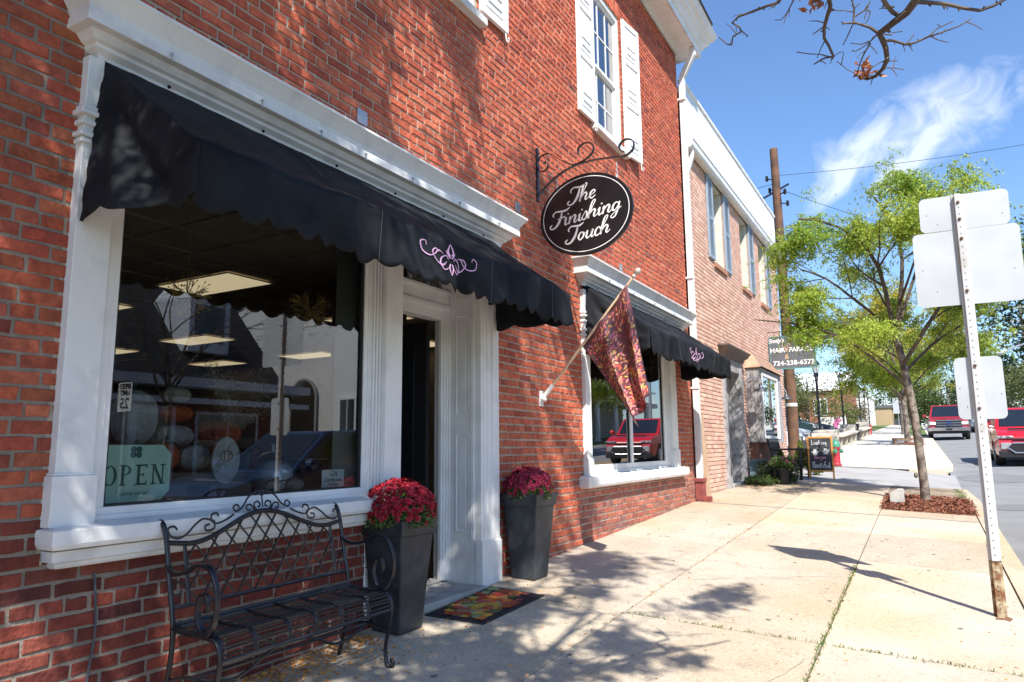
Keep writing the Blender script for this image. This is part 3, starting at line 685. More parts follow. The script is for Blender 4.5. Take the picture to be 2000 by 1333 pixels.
# small steel tie plates
for (y, z) in ((3.54, 3.56), (5.73, 3.56), (8.4, 3.55)):
    mb = MB(); mb.box((.008, y-.05, z-.05), (.014, y+.05, z+.05))
    for a in (-1, 1): mb.lathe([(.006, 0), (.006, .008)], (.014, y+.03*a, z+.03*a), 8, axis=(1, 0, 0))
    mb.obj('tie_plate', galv, BLD, bevel=.001)
# little hooks along the cornices
for cy, ys_ in ((c1, (2.0, 2.55, 3.0, 3.4, 3.9, 4.5, 5.1)), (c2_, (7.6, 8.4, 9.2, 10.1, 10.8))):
    for y in ys_: mb = MB(); mb.lathe([(.002, 0), (.009, .006), (.007, .014)], (.17, y, 3.205), 8, axis=(1, 0, 0)); mb.bar((.178, y, 3.20), (.178, y+.004, 3.165), .003, 5); mb.obj('cup_hook', galv, cy.parent)
# thin cable down the wall under window 1
mb = MB(); mb.tube(cr([(.016, 1.90, .78), (.018, 1.92, .55), (.016, 1.90, .3), (.016, 1.91, .08)], 6), .0055, 5); mb.obj('cable', M('grey_cable', (.07, .075, .09), .5), BLD)
# caulk line beside downspout (red paint strip)
mb = MB(); mb.box((-.3, 11.47, .3), (.02, 11.62, 7.3)); mb.obj('painted_corner_strip', redpaint, BLD)

# ---- interior of the shop
mb = MB(); mb.box((-13.0, -3.7, .0), (-.42, 11.06, .22)); mb.obj('floor', M('shop_floor', (.07, .05, .04), .4, (.05, .035, .03), 2), BLD)
mb = MB(); mb.box((-13.0, -3.7, 3.2), (-.31, 11.06, 3.3)); mb.obj('ceiling', M('shop_ceiling', (.42, .36, .29), .9, (.36, .31, .25), 3), BLD)
mb = MB()
for a in range(21): mb.box((-.4-.61*a, -3.7, 3.188), (-.375-.61*a, 11.06, 3.198))
for a in range(24): mb.box((-13, -3.6+.61*a, 3.19), (-.31, -3.575+.61*a, 3.199))
mb.obj('ceiling_grid', M('ceiling_grid', (.40, .35, .28), .7), BLD)
mb = MB(); mb.box((-13.0, 11.0, .2), (-.31, 11.06, 3.2)); mb.box((-13.0, -3.7, .2), (-.31, -3.64, 3.2)); mb.box((-12.99, -3.6, .2), (-12.9, 11.0, 3.2)); mb.box((-.42, -3.6, .2), (-.305, 1.7, 3.2)); mb.box((-.42, 5.2, .2), (-.305, 7.1, 3.2)); mb.box((-.42, 10.35, .2), (-.305, 11.0, 3.2))
mb.box((-2.4, 5.8, .2), (-2.3, 7.0, 3.19)); mb.box((-5.5, 1.5, .22), (-5.35, 3.2, 2.2))
mb.obj('interior_walls', M('shop_walls', (.22, .18, .14), .85, (.15, .12, .10), 2), BLD)
for k, (x, y) in enumerate(((-3.75, 5.3), (-6.35, 5.3), (-7.6, 7.95), (-10.3, 7.95), (-10.2, 10.4), (-4.9, 10.5), (-7.5, 10.5), (-3.75, 7.95), (-1.6, 8.9))):
    t = thing('ceiling_light', ['lit ceiling light panel nearest the front window inside the shop', 'lit ceiling light panel second from the front window, by the left window frame', 'lit ceiling light panel seen halfway up the front shop window', 'lit ceiling light panel deep in the shop, at the left edge of the front window', 'lit ceiling light panel deepest in the shop behind the front window', 'lit ceiling light panel seen through the open shop door', 'lit ceiling light panel at the back of the shop, middle of its row', 'lit ceiling light panel between the door and the front window row', 'lit ceiling light panel behind the second shop window'][k], 'ceiling light', (x, y, 3.186), 0, 'ceiling light panels in the shop')
    mb = MB(); mb.box((-.6, -.3, -.006), (.6, .3, 0)); mb.obj('diffuser', M('light_diffuser%d' % k, (1.0, .80, .50), .5, (.98, .78, .48), emit=.36), t)
    mb = MB(); mb.box((-.62, -.32, -.009), (-.6, .32, .001)); mb.box((.6, -.32, -.009), (.62, .32, .001)); mb.box((-.6, -.32, -.009), (.6, -.3, .001)); mb.box((-.6, .3, -.009), (.6, .32, .001)); mb.obj('light_frame', white, t)
# ------------------------------------------------------------------ awnings
def emblem(mb, f, k=1.0, T=(.0015, 0, 0)):
    """mirrored scroll ornament, 2-D about the origin, width about 0.62*k"""
    for s in (-1, 1):
        def g(P_, W_): ribbon(mb, [(s*a*k, b*k) for a, b in P_], [w*k*.78 for w in W_], f, T, 0, 6)
        g([(.03, -.07), (.075, -.095), (.115, -.05), (.10, .0), (.05, .03), (.03, .0)], [.006, .014, .016, .014, .012, .004])
        g([(.05, -.02), (.09, -.06), (.15, -.045), (.19, .02), (.16, .06), (.125, .04)], [.004, .02, .012, .012, .012, .005])
        g([(.08, .035), (.13, .055), (.17, .01), (.22, -.015), (.285, .01), (.30, .075), (.255, .095), (.245, .06)], [.004, .012, .010, .012, .014, .014, .010, .005])
        g([(.0, .04), (.028, .065), (.022, .10), (.0, .145)], [.004, .02, .016, .003])
        g([(.008, .02), (.03, .045), (.05, .075)], [.014, .016, .003])
        g([(.008, -.03), (.02, -.07), (.0, -.13)], [.012, .016, .003])
def awning(y0, y1, lab, seams, emb, nsc):
    t = thing('shop_awning', lab, 'awning', (0, 0, 0), 0, 'black scalloped awnings on the brick shop')
    D_, zt, zf, zv = .77, 3.115, 2.545, 2.30
    n = 90; Vv = []; ny = n; nk = 10
    def wr(y, s): return .008*math.sin(y*9+s*9)*s + .006*math.sin(y*23+s*17) + .012*math.sin(y*3.3+1+s*4)*s+.005*math.sin(y*41-s*21)
    def top(y, s):
        x = .012+(D_-.012)*s; z = zt+(zf-zt)*s - .030*math.sin(PI*s)*(.6+.4*math.sin(y*5)); return (x, y, z+wr(y, s)*min(1, s*4))
    mb = MB()
    for i in range(n+1):
        y = y0+(y1-y0)*i/n
        for k in range(nk+1): Vv.append(top(y, k/nk))
    Ff = [(i*(nk+1)+k, i*(nk+1)+k+1, (i+1)*(nk+1)+k+1, (i+1)*(nk+1)+k) for i in range(n) for k in range(nk)]
    mb.add(Vv, Ff)
    # end panels with deep creases radiating from the top corner
    for ye, sg in ((y0, -1), (y1, 1)):
        V = []; F = []; ns, nv = 24, 16; drop = .30
        for i in range(ns+1):
            s = i/ns; tp = top(ye, s); zlow = zf-.225-.035*abs(math.sin(PI*s*3))
            for k in range(nv+1):
                v = k/nv; z = tp[2]+(zlow-tp[2])*v; ang = math.atan2(tp[0]+.02, max(.05, zt-z))
                w = (.036*math.sin(ang*11+1.0)+.022*math.sin(ang*23)+.014*math.sin(z*12+s*6)+.008*math.sin(z*40+ang*17))*min(1, v*1.8)*(.25+.75*math.sin(PI*min(1, s*1.0))**.6)
                V.append((tp[0], ye + w - (.085*v**1.4*(1-s)**.8 if sg < 0 else 0), z))
        for i in range(ns):
            for k in range(nv): a = i*(nv+1)+k; F.append((a, a+1, a+nv+2, a+nv+1))
        mb.add(V, F)
    o = mb.obj('canopy', black_fabric, t, smooth=True); so = o.modifiers.new('s', 'SOLIDIFY'); so.thickness = .004; so.offset = -1
    mb = MB(); V = []; F = []; m = nsc*8; nv = 8                 # front valance with scallops
    def fv(y, v):
        pq = (y-y0)/(y1-y0)*nsc+.12*math.sin(y*5.3); ph = pq % 1.0; zb = zv+.004-(.046+.010*math.sin(int(pq)*2.4))*max(0, math.sin(PI*ph))**.7+.006*math.sin(y*3.1)
        tpz = top(y, 1)[2]+.001; z = tpz+(zb-tpz)*v
        return (D_+.002+.024*v*math.sin(y*6.1+.5)+.016*v*math.sin(y*17+math.sin(y*5))+.008*math.sin(y*31+2*math.sin(y*3))*v, y, z)
    for i in range(m+1):
        for k in range(nv+1): V.append(fv(y0+(y1-y0)*i/m, k/nv))
    for i in range(m):
        for k in range(nv): a = i*(nv+1)+k; F.append((a, a+1, a+nv+2, a+nv+1))
    mb.add(V, F); o = mb.obj('valance', black_fabric, t, smooth=True); so = o.modifiers.new('s', 'SOLIDIFY'); so.thickness = .003; so.offset = -1
    for y in seams:
        mb = MB(); mb.tube([tuple(Vector(fv(y, v/6))+Vector((.002, 0, 0))) for v in range(7)], .0013, 4)
        mb.tube([tuple(Vector(top(y+.02, v/8))+Vector((0, 0, .002))) for v in range(9)], .0013, 4); mb.obj('seam', seam, t)
    mb = MB(); emblem(mb, lambda a, b: (fv(emb+a, max(0, min(1, .48-b*.72/.25)))[0]+.004, emb+a, 2.425+b*.72), 1.0); mb.obj('printed_scroll', pink, t, recalc=True)
    mb = MB(); fr = [(.02, y0+.10, zf-.03), (D_-.03, y0+.10, zf-.03), (D_-.03, y1-.10, zf-.03), (.02, y1-.10, zf-.03)]
    mb.tube(fr, .012, 8); mb.bar((.02, y0+.05, zt-.06), (.02, y1-.05, zt-.06), .012, 8)
    for y in (y0+.10, (y0+y1)/2, y1-.10): mb.bar((.02, y, zt-.07), (D_-.04, y, zf-.04), .012, 8)
    mb.obj('awning_frame', black_iron, t)
    mb = MB(); y = y0+.3
    while y < y1: mb.lathe([(.022, -.015), (.026, 0), (.018, .018)], (.03, y, zt+.012), 7); mb.tube([(.0, y, zt+.02), (.05, y+.01, zt+.01), (.06, y+.02, zt-.02)], .008, 5); y += (y1-y0-.5)/5
    mb.obj('lashing_clip', black_fabric, t)
    return t
awning(1.755, 5.22, 'long black scalloped awning with a pink scroll over the front shop window and door', (2.87, 4.0, 4.9), 3.50, 22)
awning(7.2, 10.8, 'black scalloped awning with a pink scroll behind the flag, over the farther shop window', (8.2, 9.1, 9.9), 8.95, 22)

# ------------------------------------------------------------------ oval sign on its scroll bracket
YS = 6.14
t = thing('sign_bracket', 'black wrought iron scroll bracket holding the oval shop sign', 'bracket', (0, 0, 0))
mb = MB(); mb.box((.006, YS-.022, 3.74), (.022, YS+.022, 4.30))
for z in (3.80, 4.0, 4.24): mb.lathe([(.008, 0), (.008, .008)], (.022, YS, z), 8, axis=(1, 0, 0))
mb.obj('wall_plate', black_iron, t, bevel=.002)
mb = MB(); sd_ = (0, 1, 0)
mb.strip(cr([(.02, YS, 3.80), (.18, YS, 3.93), (.38, YS, 4.02), (.62, YS, 4.045), (.82, YS, 4.03), (.95, YS, 4.02), (1.03, YS, 4.07), (1.03, YS, 4.15), (.96, YS, 4.18), (.90, YS, 4.14), (.90, YS, 4.09), (.94, YS, 4.06)], 7), .034, .008, sd_)
mb.strip(cr([(.02, YS, 4.10), (.05, YS, 4.05), (.11, YS, 4.05), (.135, YS, 4.10), (.115, YS, 4.14), (.085, YS, 4.12)], 7), .026, .006, sd_)
mb.strip(cr([(.02, YS, 4.16), (.06, YS, 4.21), (.16, YS, 4.21), (.30, YS, 4.10), (.42, YS, 4.04)], 7), .026, .006, sd_)
mb.strip(cr([(.40, YS, 4.035), (.52, YS, 4.06), (.62, YS, 4.13), (.62, YS, 4.21), (.54, YS, 4.24), (.47, YS, 4.20), (.47, YS, 4.14)], 7), .030, .007, sd_)
mb.obj('scroll_arm', black_iron, t)
t = thing('oval_shop_sign', 'black oval shop sign with white script lettering hanging from the scroll bracket', 'sign', (.53, YS, 3.52))
tilt = Matrix.Rotation(R(-3.5), 4, 'Y')
def el(a, b, n=72): return [(a*math.cos(2*PI*k/n), b*math.sin(2*PI*k/n)) for k in range(n)]
mb = MB(); mb.prism(el(.485, .405), lambda a, b: (a, -.014, b), (0, .028, 0)); o = mb.obj('board', boardm, t, bevel=.003, mtx=tilt)
mb = MB()
for yy in (-.0165, .0165):
    A, B = el(.452, .373), el(.445, .366); V = [(p[0], yy, p[1]) for p in A]+[(p[0], yy, p[1]) for p in B]; mb.add(V, [(k, (k+1) % 72, 72+(k+1) % 72, 72+k) for k in range(72)])
mb.obj('border_line', letter, t, mtx=tilt)
GL = {
 'h': ([[((-.02, .05), .02), ((.10, .55), .03), ((.20, .95), .05), ((.12, 1.0), .04), ((.05, .80), .08), ((.02, .35), .10), ((.0, .0), .09)], [((.03, .15), .03), ((.12, .38), .05), ((.22, .46), .06), ((.28, .36), .09), ((.25, .10), .09), ((.31, .01), .05), ((.42, .14), .02)]], .42),
 'e': ([[((.0, .16), .02), ((.16, .24), .03), ((.25, .36), .05), ((.18, .46), .05), ((.06, .36), .09), ((.04, .14), .10), ((.13, .0), .06), ((.30, .12), .02)]], .30),
 'i': ([[((-.02, .30), .02), ((.07, .45), .05), ((.05, .12), .10), ((.11, .0), .06), ((.23, .14), .02)], [((.10, .60), .03), ((.12, .63), .09), ((.14, .66), .03)]], .22),
 'n': ([[((-.03, .32), .02), ((.05, .45), .05), ((.04, .22), .10), ((.02, .0), .09)], [((.05, .15), .03), ((.14, .38), .05), ((.24, .46), .06), ((.29, .34), .09), ((.26, .10), .09), ((.32, .0), .05), ((.43, .14), .02)]], .43),
 's': ([[((-.04, .12), .02), ((.10, .48), .04), ((.18, .30), .09), ((.18, .10), .09), ((.08, .0), .06), ((-.01, .07), .05)], [((.12, .02), .03), ((.28, .14), .02)]], .27),
 'g': ([[((.25, .38), .05), ((.14, .46), .05), ((.03, .30), .09), ((.05, .05), .09), ((.16, .04), .04), ((.26, .26), .03)], [((.30, .46), .07), ((.27, .0), .09), ((.20, -.33), .06), ((.06, -.38), .05), ((.02, -.26), .04), ((.18, -.08), .03), ((.42, .14), .02)]], .42),
 'o': ([[((.20, .44), .04), ((.08, .42), .06), ((.02, .2), .10), ((.10, .01), .06), ((.22, .10), .08), ((.26, .32), .09), ((.17, .45), .05), ((.22, .33), .02), ((.38, .36), .02)]], .36),
 'u': ([[((-.03, .32), .02), ((.05, .45), .05), ((.03, .14), .10), ((.10, .0), .06), ((.22, .14), .03), ((.28, .42), .04)], [((.29, .45), .08), ((.26, .12), .10), ((.32, .0), .05), ((.42, .14), .02)]], .40),
 'c': ([[((.22, .34), .08), ((.22, .44), .05), ((.12, .45), .05), ((.03, .26), .10), ((.06, .04), .08), ((.16, .0), .05), ((.30, .14), .02)]], .29),
 'T': ([[((-.02, .66), .04), ((-.08, .80), .07), ((.02, .95), .06), ((.20, .92), .09), ((.42, .88), .10), ((.60, 1.0), .04)], [((.34, .88), .05), ((.34, .6), .10), ((.28, .25), .13), ((.14, .0), .09), ((-.04, -.02), .06), ((-.12, .12), .08), ((-.04, .22), .05)]], .46),
 'F': ([[((-.02, .66), .04), ((-.08, .80), .07), ((.02, .95), .06), ((.20, .92), .09), ((.50, .88), .10), ((.70, 1.0), .04)], [((.34, .88), .05), ((.34, .6), .10), ((.28, .25), .13), ((.14, .0), .09), ((-.04, -.02), .06), ((-.12, .12), .08), ((-.04, .22), .05)], [((.18, .48), .03), ((.36, .47), .07), ((.52, .54), .05), ((.54, .44), .03)]], .55),
}
def script(mb, txt, size, cx, cz, yy, sy, shear=.34, X=1.38):
    w = sum(GL[c][1] for c in txt)*size*X; x = cx-w/2-.06*size
    for ch in txt:
        for st in GL[ch][0]:
            P_ = [((a*X+shear*b)*size, b*size) for (a, b), _ in st]; Wd = [max(.030, q)*size*1.15 for _, q in st]
            ribbon(mb, P_, Wd, lambda a, b, x=x: (x+a, yy, cz+b), (0, sy, 0), 0, 6)
        x += GL[ch][1]*size*X
mb = MB()
for txt, cz, cx, sz in (('The', .135, .0, .165), ('Finishing', -.055, .01, .165), ('Touch', -.245, .01, .165)):
    script(mb, txt, sz, cx, cz, -.0145, -.002)
mb.obj('lettering', letter, t, mtx=tilt @ Matrix.Rotation(R(-3), 4, 'Y'))
for x, zt_ in ((-.30, .36), (.33, .36)):
    mb = MB()
    for k in range(5 if x > 0 else 4):
        z = zt_+k*.028-.04; ring = [(x+.006*math.cos(a)*(k % 2), .006*math.cos(a)*(1-k % 2), z+.018*math.sin(a)) for a in [2*PI*q/10 for q in range(10)]]
        mb.tube(ring, .003, 5, closed=True)
    mb.lathe([(.012, 0), (.012, .03)], (x, 0, zt_-.06), 8); mb.obj('chain', galv, t)

# ------------------------------------------------------------------ flag on its pole
FB = Vector((.05, 6.15, 1.79)); FT = Vector((1.0, 6.15, 2.86)); fd = (FT-FB).normalized()
t = thing('flag_pole', 'pale wooden flag pole slanting out from a white wall bracket beside the second awning', 'flag pole', (0, 0, 0))
mb = MB(); mb.tube([FB, FB+fd*.5, FT-fd*.03], [.0135, .0135, .011], 10); mb.obj('pole', pinewood, t, smooth=True)
mb = MB(); mb.box((.006, 6.115, 1.69), (.018, 6.185, 1.84)); mb.lathe([(.032, 0), (.032, .03), (.024, .045)], (.016, 6.15, 1.765), 12, axis=(1, 0, 0)); mb.tube([FB-fd*.03, FB+fd*.13], .021, 12)
mb.lathe([(.012, 0), (.012, .02), (.006, .03)], (.045, 6.115, 1.76), 8, axis=(0, -1, 0)); mb.obj('wall_bracket', white, t, bevel=.002)
mb = MB(); mb.lathe([(.012, 0), (.020, .01), (.020, .02), (.012, .03), (.014, .045), (.026, .06), (.028, .08), (.018, .10), (.001, .105)], FT-fd*.03, 14, axis=fd); mb.obj('finial', M('finial_silver', (.55, .50, .45), .4), t, smooth=True)
ft = thing('hanging_flag', 'dark maroon flag patterned with orange and yellow leaves draped from the slanting pole', 'flag', (0, 0, 0))
TL, TR, BL_, BR_ = Vector((.45, 6.15, 2.245)), Vector((.93, 6.15, 2.775)), Vector((.965, 6.13, 1.47)), Vector((1.10, 6.17, 1.76))
def flag(u, v):
    a = TL.lerp(TR, u); mid = Vector((.88-.06*(1-u), 6.15, 2.0)); b = BL_.lerp(BR_, u)
    # edges hang down from the pole and gather towards the fly corner
    lft = TL.lerp(BL_, v); rgt = TR.lerp(BR_, v); p = lft.lerp(rgt, u)
    f = math.sin(u*PI*3.6+v*1.8+.4)*.080*(.25+.9*v)*(1-.2*v) + math.sin(u*PI*8+v*3)*.022*v + math.sin(v*9+u*5)*.008
    p.y += f - .03*v; p.x += .022*math.sin(u*9+v*2)*v; p.z -= .03*math.sin(PI*u)*v*(1-v)*1.2
    return p
mb = MB(); nu, nv = 44, 40; V = [flag(i/nu, k/nv) for i in range(nu+1) for k in range(nv+1)]
mb.add(V, [(i*(nv+1)+k, i*(nv+1)+k+1, (i+1)*(nv+1)+k+1, (i+1)*(nv+1)+k) for i in range(nu) for k in range(nv)])
maroon = M('maroon_cloth', (.16, .06, .07), .40, (.13, .045, .052), 6)
cl = mb.obj('cloth', maroon, ft, smooth=True); so = cl.modifiers.new('s', 'SOLIDIFY'); so.thickness = .0015; so.offset = 0
lv = [M('leaf_print_%s' % n, c, .6) for n, c in (('orange', (.72, .24, .10)), ('red', (.60, .09, .08)), ('yellow', (.74, .50, .12)), ('rose', (.72, .22, .24)), ('coral', (.80, .36, .22)))]
mb = MB()
def flag_n(u, v):
    e = .004; a = flag(min(1, u+e), v)-flag(max(0, u-e), v); b = flag(u, min(1, v+e))-flag(u, max(0, v-e)); n = a.cross(b); return n.normalized() if n.length > 1e-12 else Vector((0, -1, 0))
for sgn in (-1, 1):
    k = 0; pts_ = []
    while k < 900:
        u, v = random.uniform(.03, .97), random.uniform(.05, .97)
        if .60 < u < .78 and .25 < v < .62 and random.random() < .85: k += 1; continue
        wid = .69*(1-v)+.32*v
        if any(((u-a)*.6)**2+((v-b)*.95)**2 < .00028 for a, b in pts_): k += 1; continue
        pts_.append((u, v)); an = random.uniform(0, PI); L = random.uniform(.015, .024); Wd = L*.42; out = []
        for (a, b) in ((-1, 0), (-.45, .8), (.25, .9), (1, 0), (.25, -.9), (-.45, -.8)):
            du = (a*L*math.cos(an)-b*Wd*math.sin(an)); dv = (a*L*math.sin(an)+b*Wd*math.cos(an))
            uu, vv = min(1, max(0, u+du/wid)), min(1, max(0, v+dv/.95)); out.append(flag(uu, vv)+flag_n(u, v)*.0022*sgn)
        mb.add(out, [tuple(range(6))], random.choice([0, 1, 1, 2, 3, 3, 4])); k += 1
mb.obj('leaf_pattern', lv, ft, recalc=False)

# ------------------------------------------------------------------ wrought iron bench
BX, BY = .0, 2.68; bz = gz(.4, 2.7)
t = thing('garden_bench', 'black wrought iron bench with lattice back and scrolled arms under the shop window', 'bench', (.10, 2.69, bz), 0); t.scale = (.76, 1, 1)
HL = .56
def bt(P_, r, name=None, n=6, closed=False, mbx=None): (mbx or mb).tube(P_, r, n, closed=closed)
ZC = lambda z: z if z < .775 else .765+(z-.775)*.69
def arch(u): return ZC(arch0(u))
def arch0(u):                     # height of the back's top rail, u in -1..1
    a = abs(u); return .775+.165*(.5+.5*math.cos(PI*min(1, a/.78)))+(.02*max(0, a-.8)/.2)
xb = lambda z: .20-.16*max(0, (z-.40))/.6        # the back leans to the wall
mb = MB()
bt([(xb(arch(u/30)), u/30*HL, arch(u/30)) for u in range(-30, 31)], .0125, n=8)
for z in (.50, .43): bt([(xb(z), -HL, z), (xb(z), HL, z)], .0105, n=6)
for s in (-1, 1): bt([(xb(.5), s*(HL-.09), .50), (xb(.78), s*(HL-.09), arch(.84))], .011)
mb.obj('back_rail', black_iron, t, smooth=True)
mb = MB(); z0 = .50
for d in (-1, 1):
    for k in range(-14, 15):
        P_ = []
        for q in range(0, 41):
            z = z0+q*.46/40; u = k*.104+d*(z-z0)*.80
            if abs(u) < HL-.09 and z < arch(u/HL)+.002: P_.append((xb(z)+d*.004, u, z))
        if len(P_) > 2: mb.tube([P_[0], P_[-1]], .0062, 4)
mb.obj('lattice', black_iron, t)
mb = MB()                        # crest scrolls
def scr(P_, r=.0052):
    mb = MB()
    for s in (-1, 1): mb.tube(cr([(xb(ZC(z)), s*u, ZC(z)) for u, z in P_], 6), r, 6)
    mb.obj('crest_scroll', black_iron, t, smooth=True)
scr([(.0, 1.075), (.03, 1.085), (.085, 1.05), (.125, .985), (.17, .955), (.185, .985), (.16, 1.0), (.15, .975)])
scr([(.012, .945), (.045, .955), (.055, .995), (.03, 1.01), (.015, .985), (.03, .97)])
scr([(.055, .945), (.075, .99), (.105, .985), (.10, .955), (.08, .955)])
scr([(.185, .935), (.24, .90), (.29, .885), (.315, .905), (.315, .945), (.285, .955), (.275, .93)])
scr([(.30, .90), (.36, .925), (.41, .89), (.46, .835), (.51, .815), (.545, .845), (.55, .885), (.52, .895), (.505, .87)])
scr([(.30, .885), (.31, .85), (.35, .845), (.355, .875), (.33, .885)])
scr([(.0, .965), (.0, 1.04), (.015, 1.07), (.0, 1.10)], .004)
scr([(.475, .56), (.50, .60), (.54, .60), (.55, .565), (.52, .545), (.505, .565)])
for s in (-1, 1):                 # rear legs and posts
    mb = MB(); mb.tube(cr([(.10, s*HL, 0), (.17, s*HL, .18), (.20, s*HL, .40), (.14, s*HL, .62), (.095, s*HL, .78), (.06, s*HL, .85), (.02, s*HL, .87), (.0, s*HL, .85), (.012, s*HL, .835)], 6), .0125, 8); mb.obj('rear_leg', black_iron, t, smooth=True)
    mb = MB(); mb.tube(cr([(.205, s*HL, .42), (.34, s*HL, .405), (.50, s*HL, .405), (.585, s*HL, .385), (.615, s*HL, .33), (.60, s*HL, .24), (.565, s*HL, .13), (.57, s*HL, .05), (.60, s*HL, .012), (.63, s*HL, .02), (.632, s*HL, .045), (.615, s*HL, .05)], 6), .0125, 8); mb.obj('front_leg', black_iron, t, smooth=True)
    mb = MB(); mb.strip(cr([(.11, s*HL, .685), (.20, s*(HL+.01), .655), (.32, s*(HL+.02), .665), (.42, s*(HL+.02), .70), (.53, s*(HL+.02), .69), (.60, s*(HL+.02), .60), (.595, s*(HL+.02), .49), (.53, s*(HL+.01), .42), (.46, s*(HL+.01), .44), (.425, s*(HL+.01), .51), (.45, s*(HL+.01), .575), (.50, s*(HL+.01), .575), (.515, s*(HL+.01), .53), (.49, s*(HL+.01), .51)], 6), .026, .016, (0, 1, 0)); mb.obj('armrest', black_iron, t, bevel=.003, smooth=True)
prof_s = cr([(.215, 0, .42), (.30, 0, .408), (.42, 0, .405), (.52, 0, .41), (.575, 0, .395), (.605, 0, .36), (.612, 0, .32)], 6)
mb = MB(); Ln = len(prof_s)
for k in range(14):
    p = prof_s[round(k*(Ln-1)/13)]; mb.tube([(p.x, -HL+.015, p.z), (p.x, HL-.015, p.z)], .0052, 5)
mb.obj('seat_slats', black_iron, t)
mb = MB()
for u in (-HL+.012, -.37, -.17, .0, .17, .37, HL-.012): mb.strip([(p.x, u, p.z+.005) for p in prof_s], .020, .004, (0, 1, 0))
mb.tube([(.612, -HL, .315), (.612, HL, .315)], .010, 6); mb.tube([(.215, -HL, .42), (.215, HL, .42)], .010, 6)
mb.obj('seat_frame', black_iron, t)
mb = MB()
for s in (-1, 1): mb.tube(cr([(.19, s*HL, .20), (.38, s*HL, .23), (.585, s*HL, .20)], 6), .008, 6); mb.tube(cr([(.39, s*HL, .225), (.39, s*HL*.6, .17), (.39, s*HL*.25, .24), (.39, 0, .27)], 6), .008, 6); mb.tube(cr([(.39, s*.10, .26), (.36, s*.20, .33), (.32, s*.26, .40)], 6), .007, 6)
mb.tube([(.39, -HL, .225), (.39, HL, .225)], .008, 6); mb.obj('stretcher', black_iron, t, smooth=True)

# ------------------------------------------------------------------ planters with chrysanthemums
def petal_array(c, n, r, count):
    """rosette of petals at centre c facing n"""
    n = np.array(n)/np.linalg.norm(n); a = np.cross(n, [.3, .5, .8]); a /= np.linalg.norm(a); b = np.cross(n, a); out = []
    for ring, (k, rr, lift) in enumerate(((9, 1.0, .15), (7, .68, .5), (5, .4, .9))):
        for i in range(k):
            q = 2*PI*(i+rng.uniform(-.2, .2))/k+ring; d = a*math.cos(q)+b*math.sin(q); s = np.cross(n, d); w = r*.24*rng.uniform(.8, 1.2); L = r*rr*rng.uniform(.85, 1.1)
            c0 = c+n*r*.05*ring; out += [c0, c0+d*L*.6+s*w+n*L*lift*.5, c0+d*L+n*L*lift, c0+d*L*.6-s*w+n*L*lift*.5]
    return out
mumA = M('crimson_petals', (.40, .004, .022), .55, (.24, .003, .014), 30, island=.45)
mumB = M('dark_rose_petals', (.28, .005, .030), .55, (.34, .018, .07), 25, island=.5)
mumleaf = leaf_mat('mum_leaves', (.10, .17, .035), (.16, .24, .06), (.05, .09, .02), .25, 9)
def planter(x, y, lab, plab, mum, seed, frac, FR=1.0):
    z = gz(x, y)-.004; t = thing('planter', lab, 'planter', (x, y, z), R(-2), 'tall charcoal planters by the door')
    hb_, ht_, h = .112, .172, .70
    mb = MB(); k = [(hb_, 0), (ht_-.012, h-.10)]; V = []
    for (a, zz) in k: V += [(-a, -a, zz), (a, -a, zz), (a, a, zz), (-a, a, zz)]
    mb.add(V, [(0, 1, 5, 4), (1, 2, 6, 5), (2, 3, 7, 6), (3, 0, 4, 7), (3, 2, 1, 0)]); mb.obj('body', resin, t, bevel=.01)
    mb = MB(); V = []; a0, a1, a2 = ht_-.002, ht_+.012, ht_-.006
    for (a, zz) in ((a0-.008, h-.105), (a0, h-.10), (a1, h-.005), (a1-.003, h), (a2-.02, h), (a2-.022, h-.06)): V += [(-a, -a, zz), (a, -a, zz), (a, a, zz), (-a, a, zz)]
    mb.add(V, [(4*i+j, 4*i+(j+1) % 4, 4*i+4+(j+1) % 4, 4*i+4+j) for i in range(5) for j in range(4)]); mb.obj('rim', resin, t, bevel=.004)
    mb = MB(); a = ht_-.02; mb.box((-a, -a, h-.08), (a, a, h-.035)); mb.obj('soil', soil, t)
    f = thing('chrysanthemum', plab, 'flowers', (x, y, z+h-.04), 0, 'chrysanthemums in the planters')
    r2 = np.random.default_rng(seed); A = []
    Rr = .205*FR; pts = []; nn = []
    for _ in range(1600):
        v = r2.normal(size=3); v[2] = abs(v[2])*.95-.12; v /= np.linalg.norm(v); rad = 1+r2.normal()*.03
        p = np.array([v[0]*Rr*rad, v[1]*Rr*rad*1.02, .065+v[2]*.185*FR*rad])
        if p[2] < .02: continue
        pts.append(p); nn.append(v)
    keep = []; kn = []
    for p, v in zip(pts, nn):
        dens = .22+.78*np.clip((p[2]-.07)/.11, 0, 1)
        if r2.random() > dens*frac: continue
        if all(np.linalg.norm(p-q) > .0225 for q in keep): keep.append(p); kn.append(v)
    for p, v in zip(keep, kn): A += petal_array(p, v+r2.normal(size=3)*.25, .024*r2.uniform(.8, 1.15), 0)
    fastmesh('blossoms', np.array(A), 4, mum, f)
    Pp = np.array([[v[0]*Rr*q, v[1]*Rr*q, .05+v[2]*.17*q] for v, q in zip([n_/np.linalg.norm(n_) for n_ in r2.normal(size=(5200, 3))*[1, 1, .8]], r2.uniform(.72, .99, 5200))]); Pp = Pp[Pp[:, 2] > -.01]
    fastmesh('foliage', leaves_arr(Pp, .028, .013, -.2, .8), 4, mumleaf, f)
    mb = MB()
    for k in range(14): q = 2*PI*k/14; mb.tube([(0, 0, -.03), (.06*math.cos(q), .06*math.sin(q), .05), (.14*math.cos(q), .14*math.sin(q), .11)], .004, 4)
    mb.obj('stems', mumleaf, f)
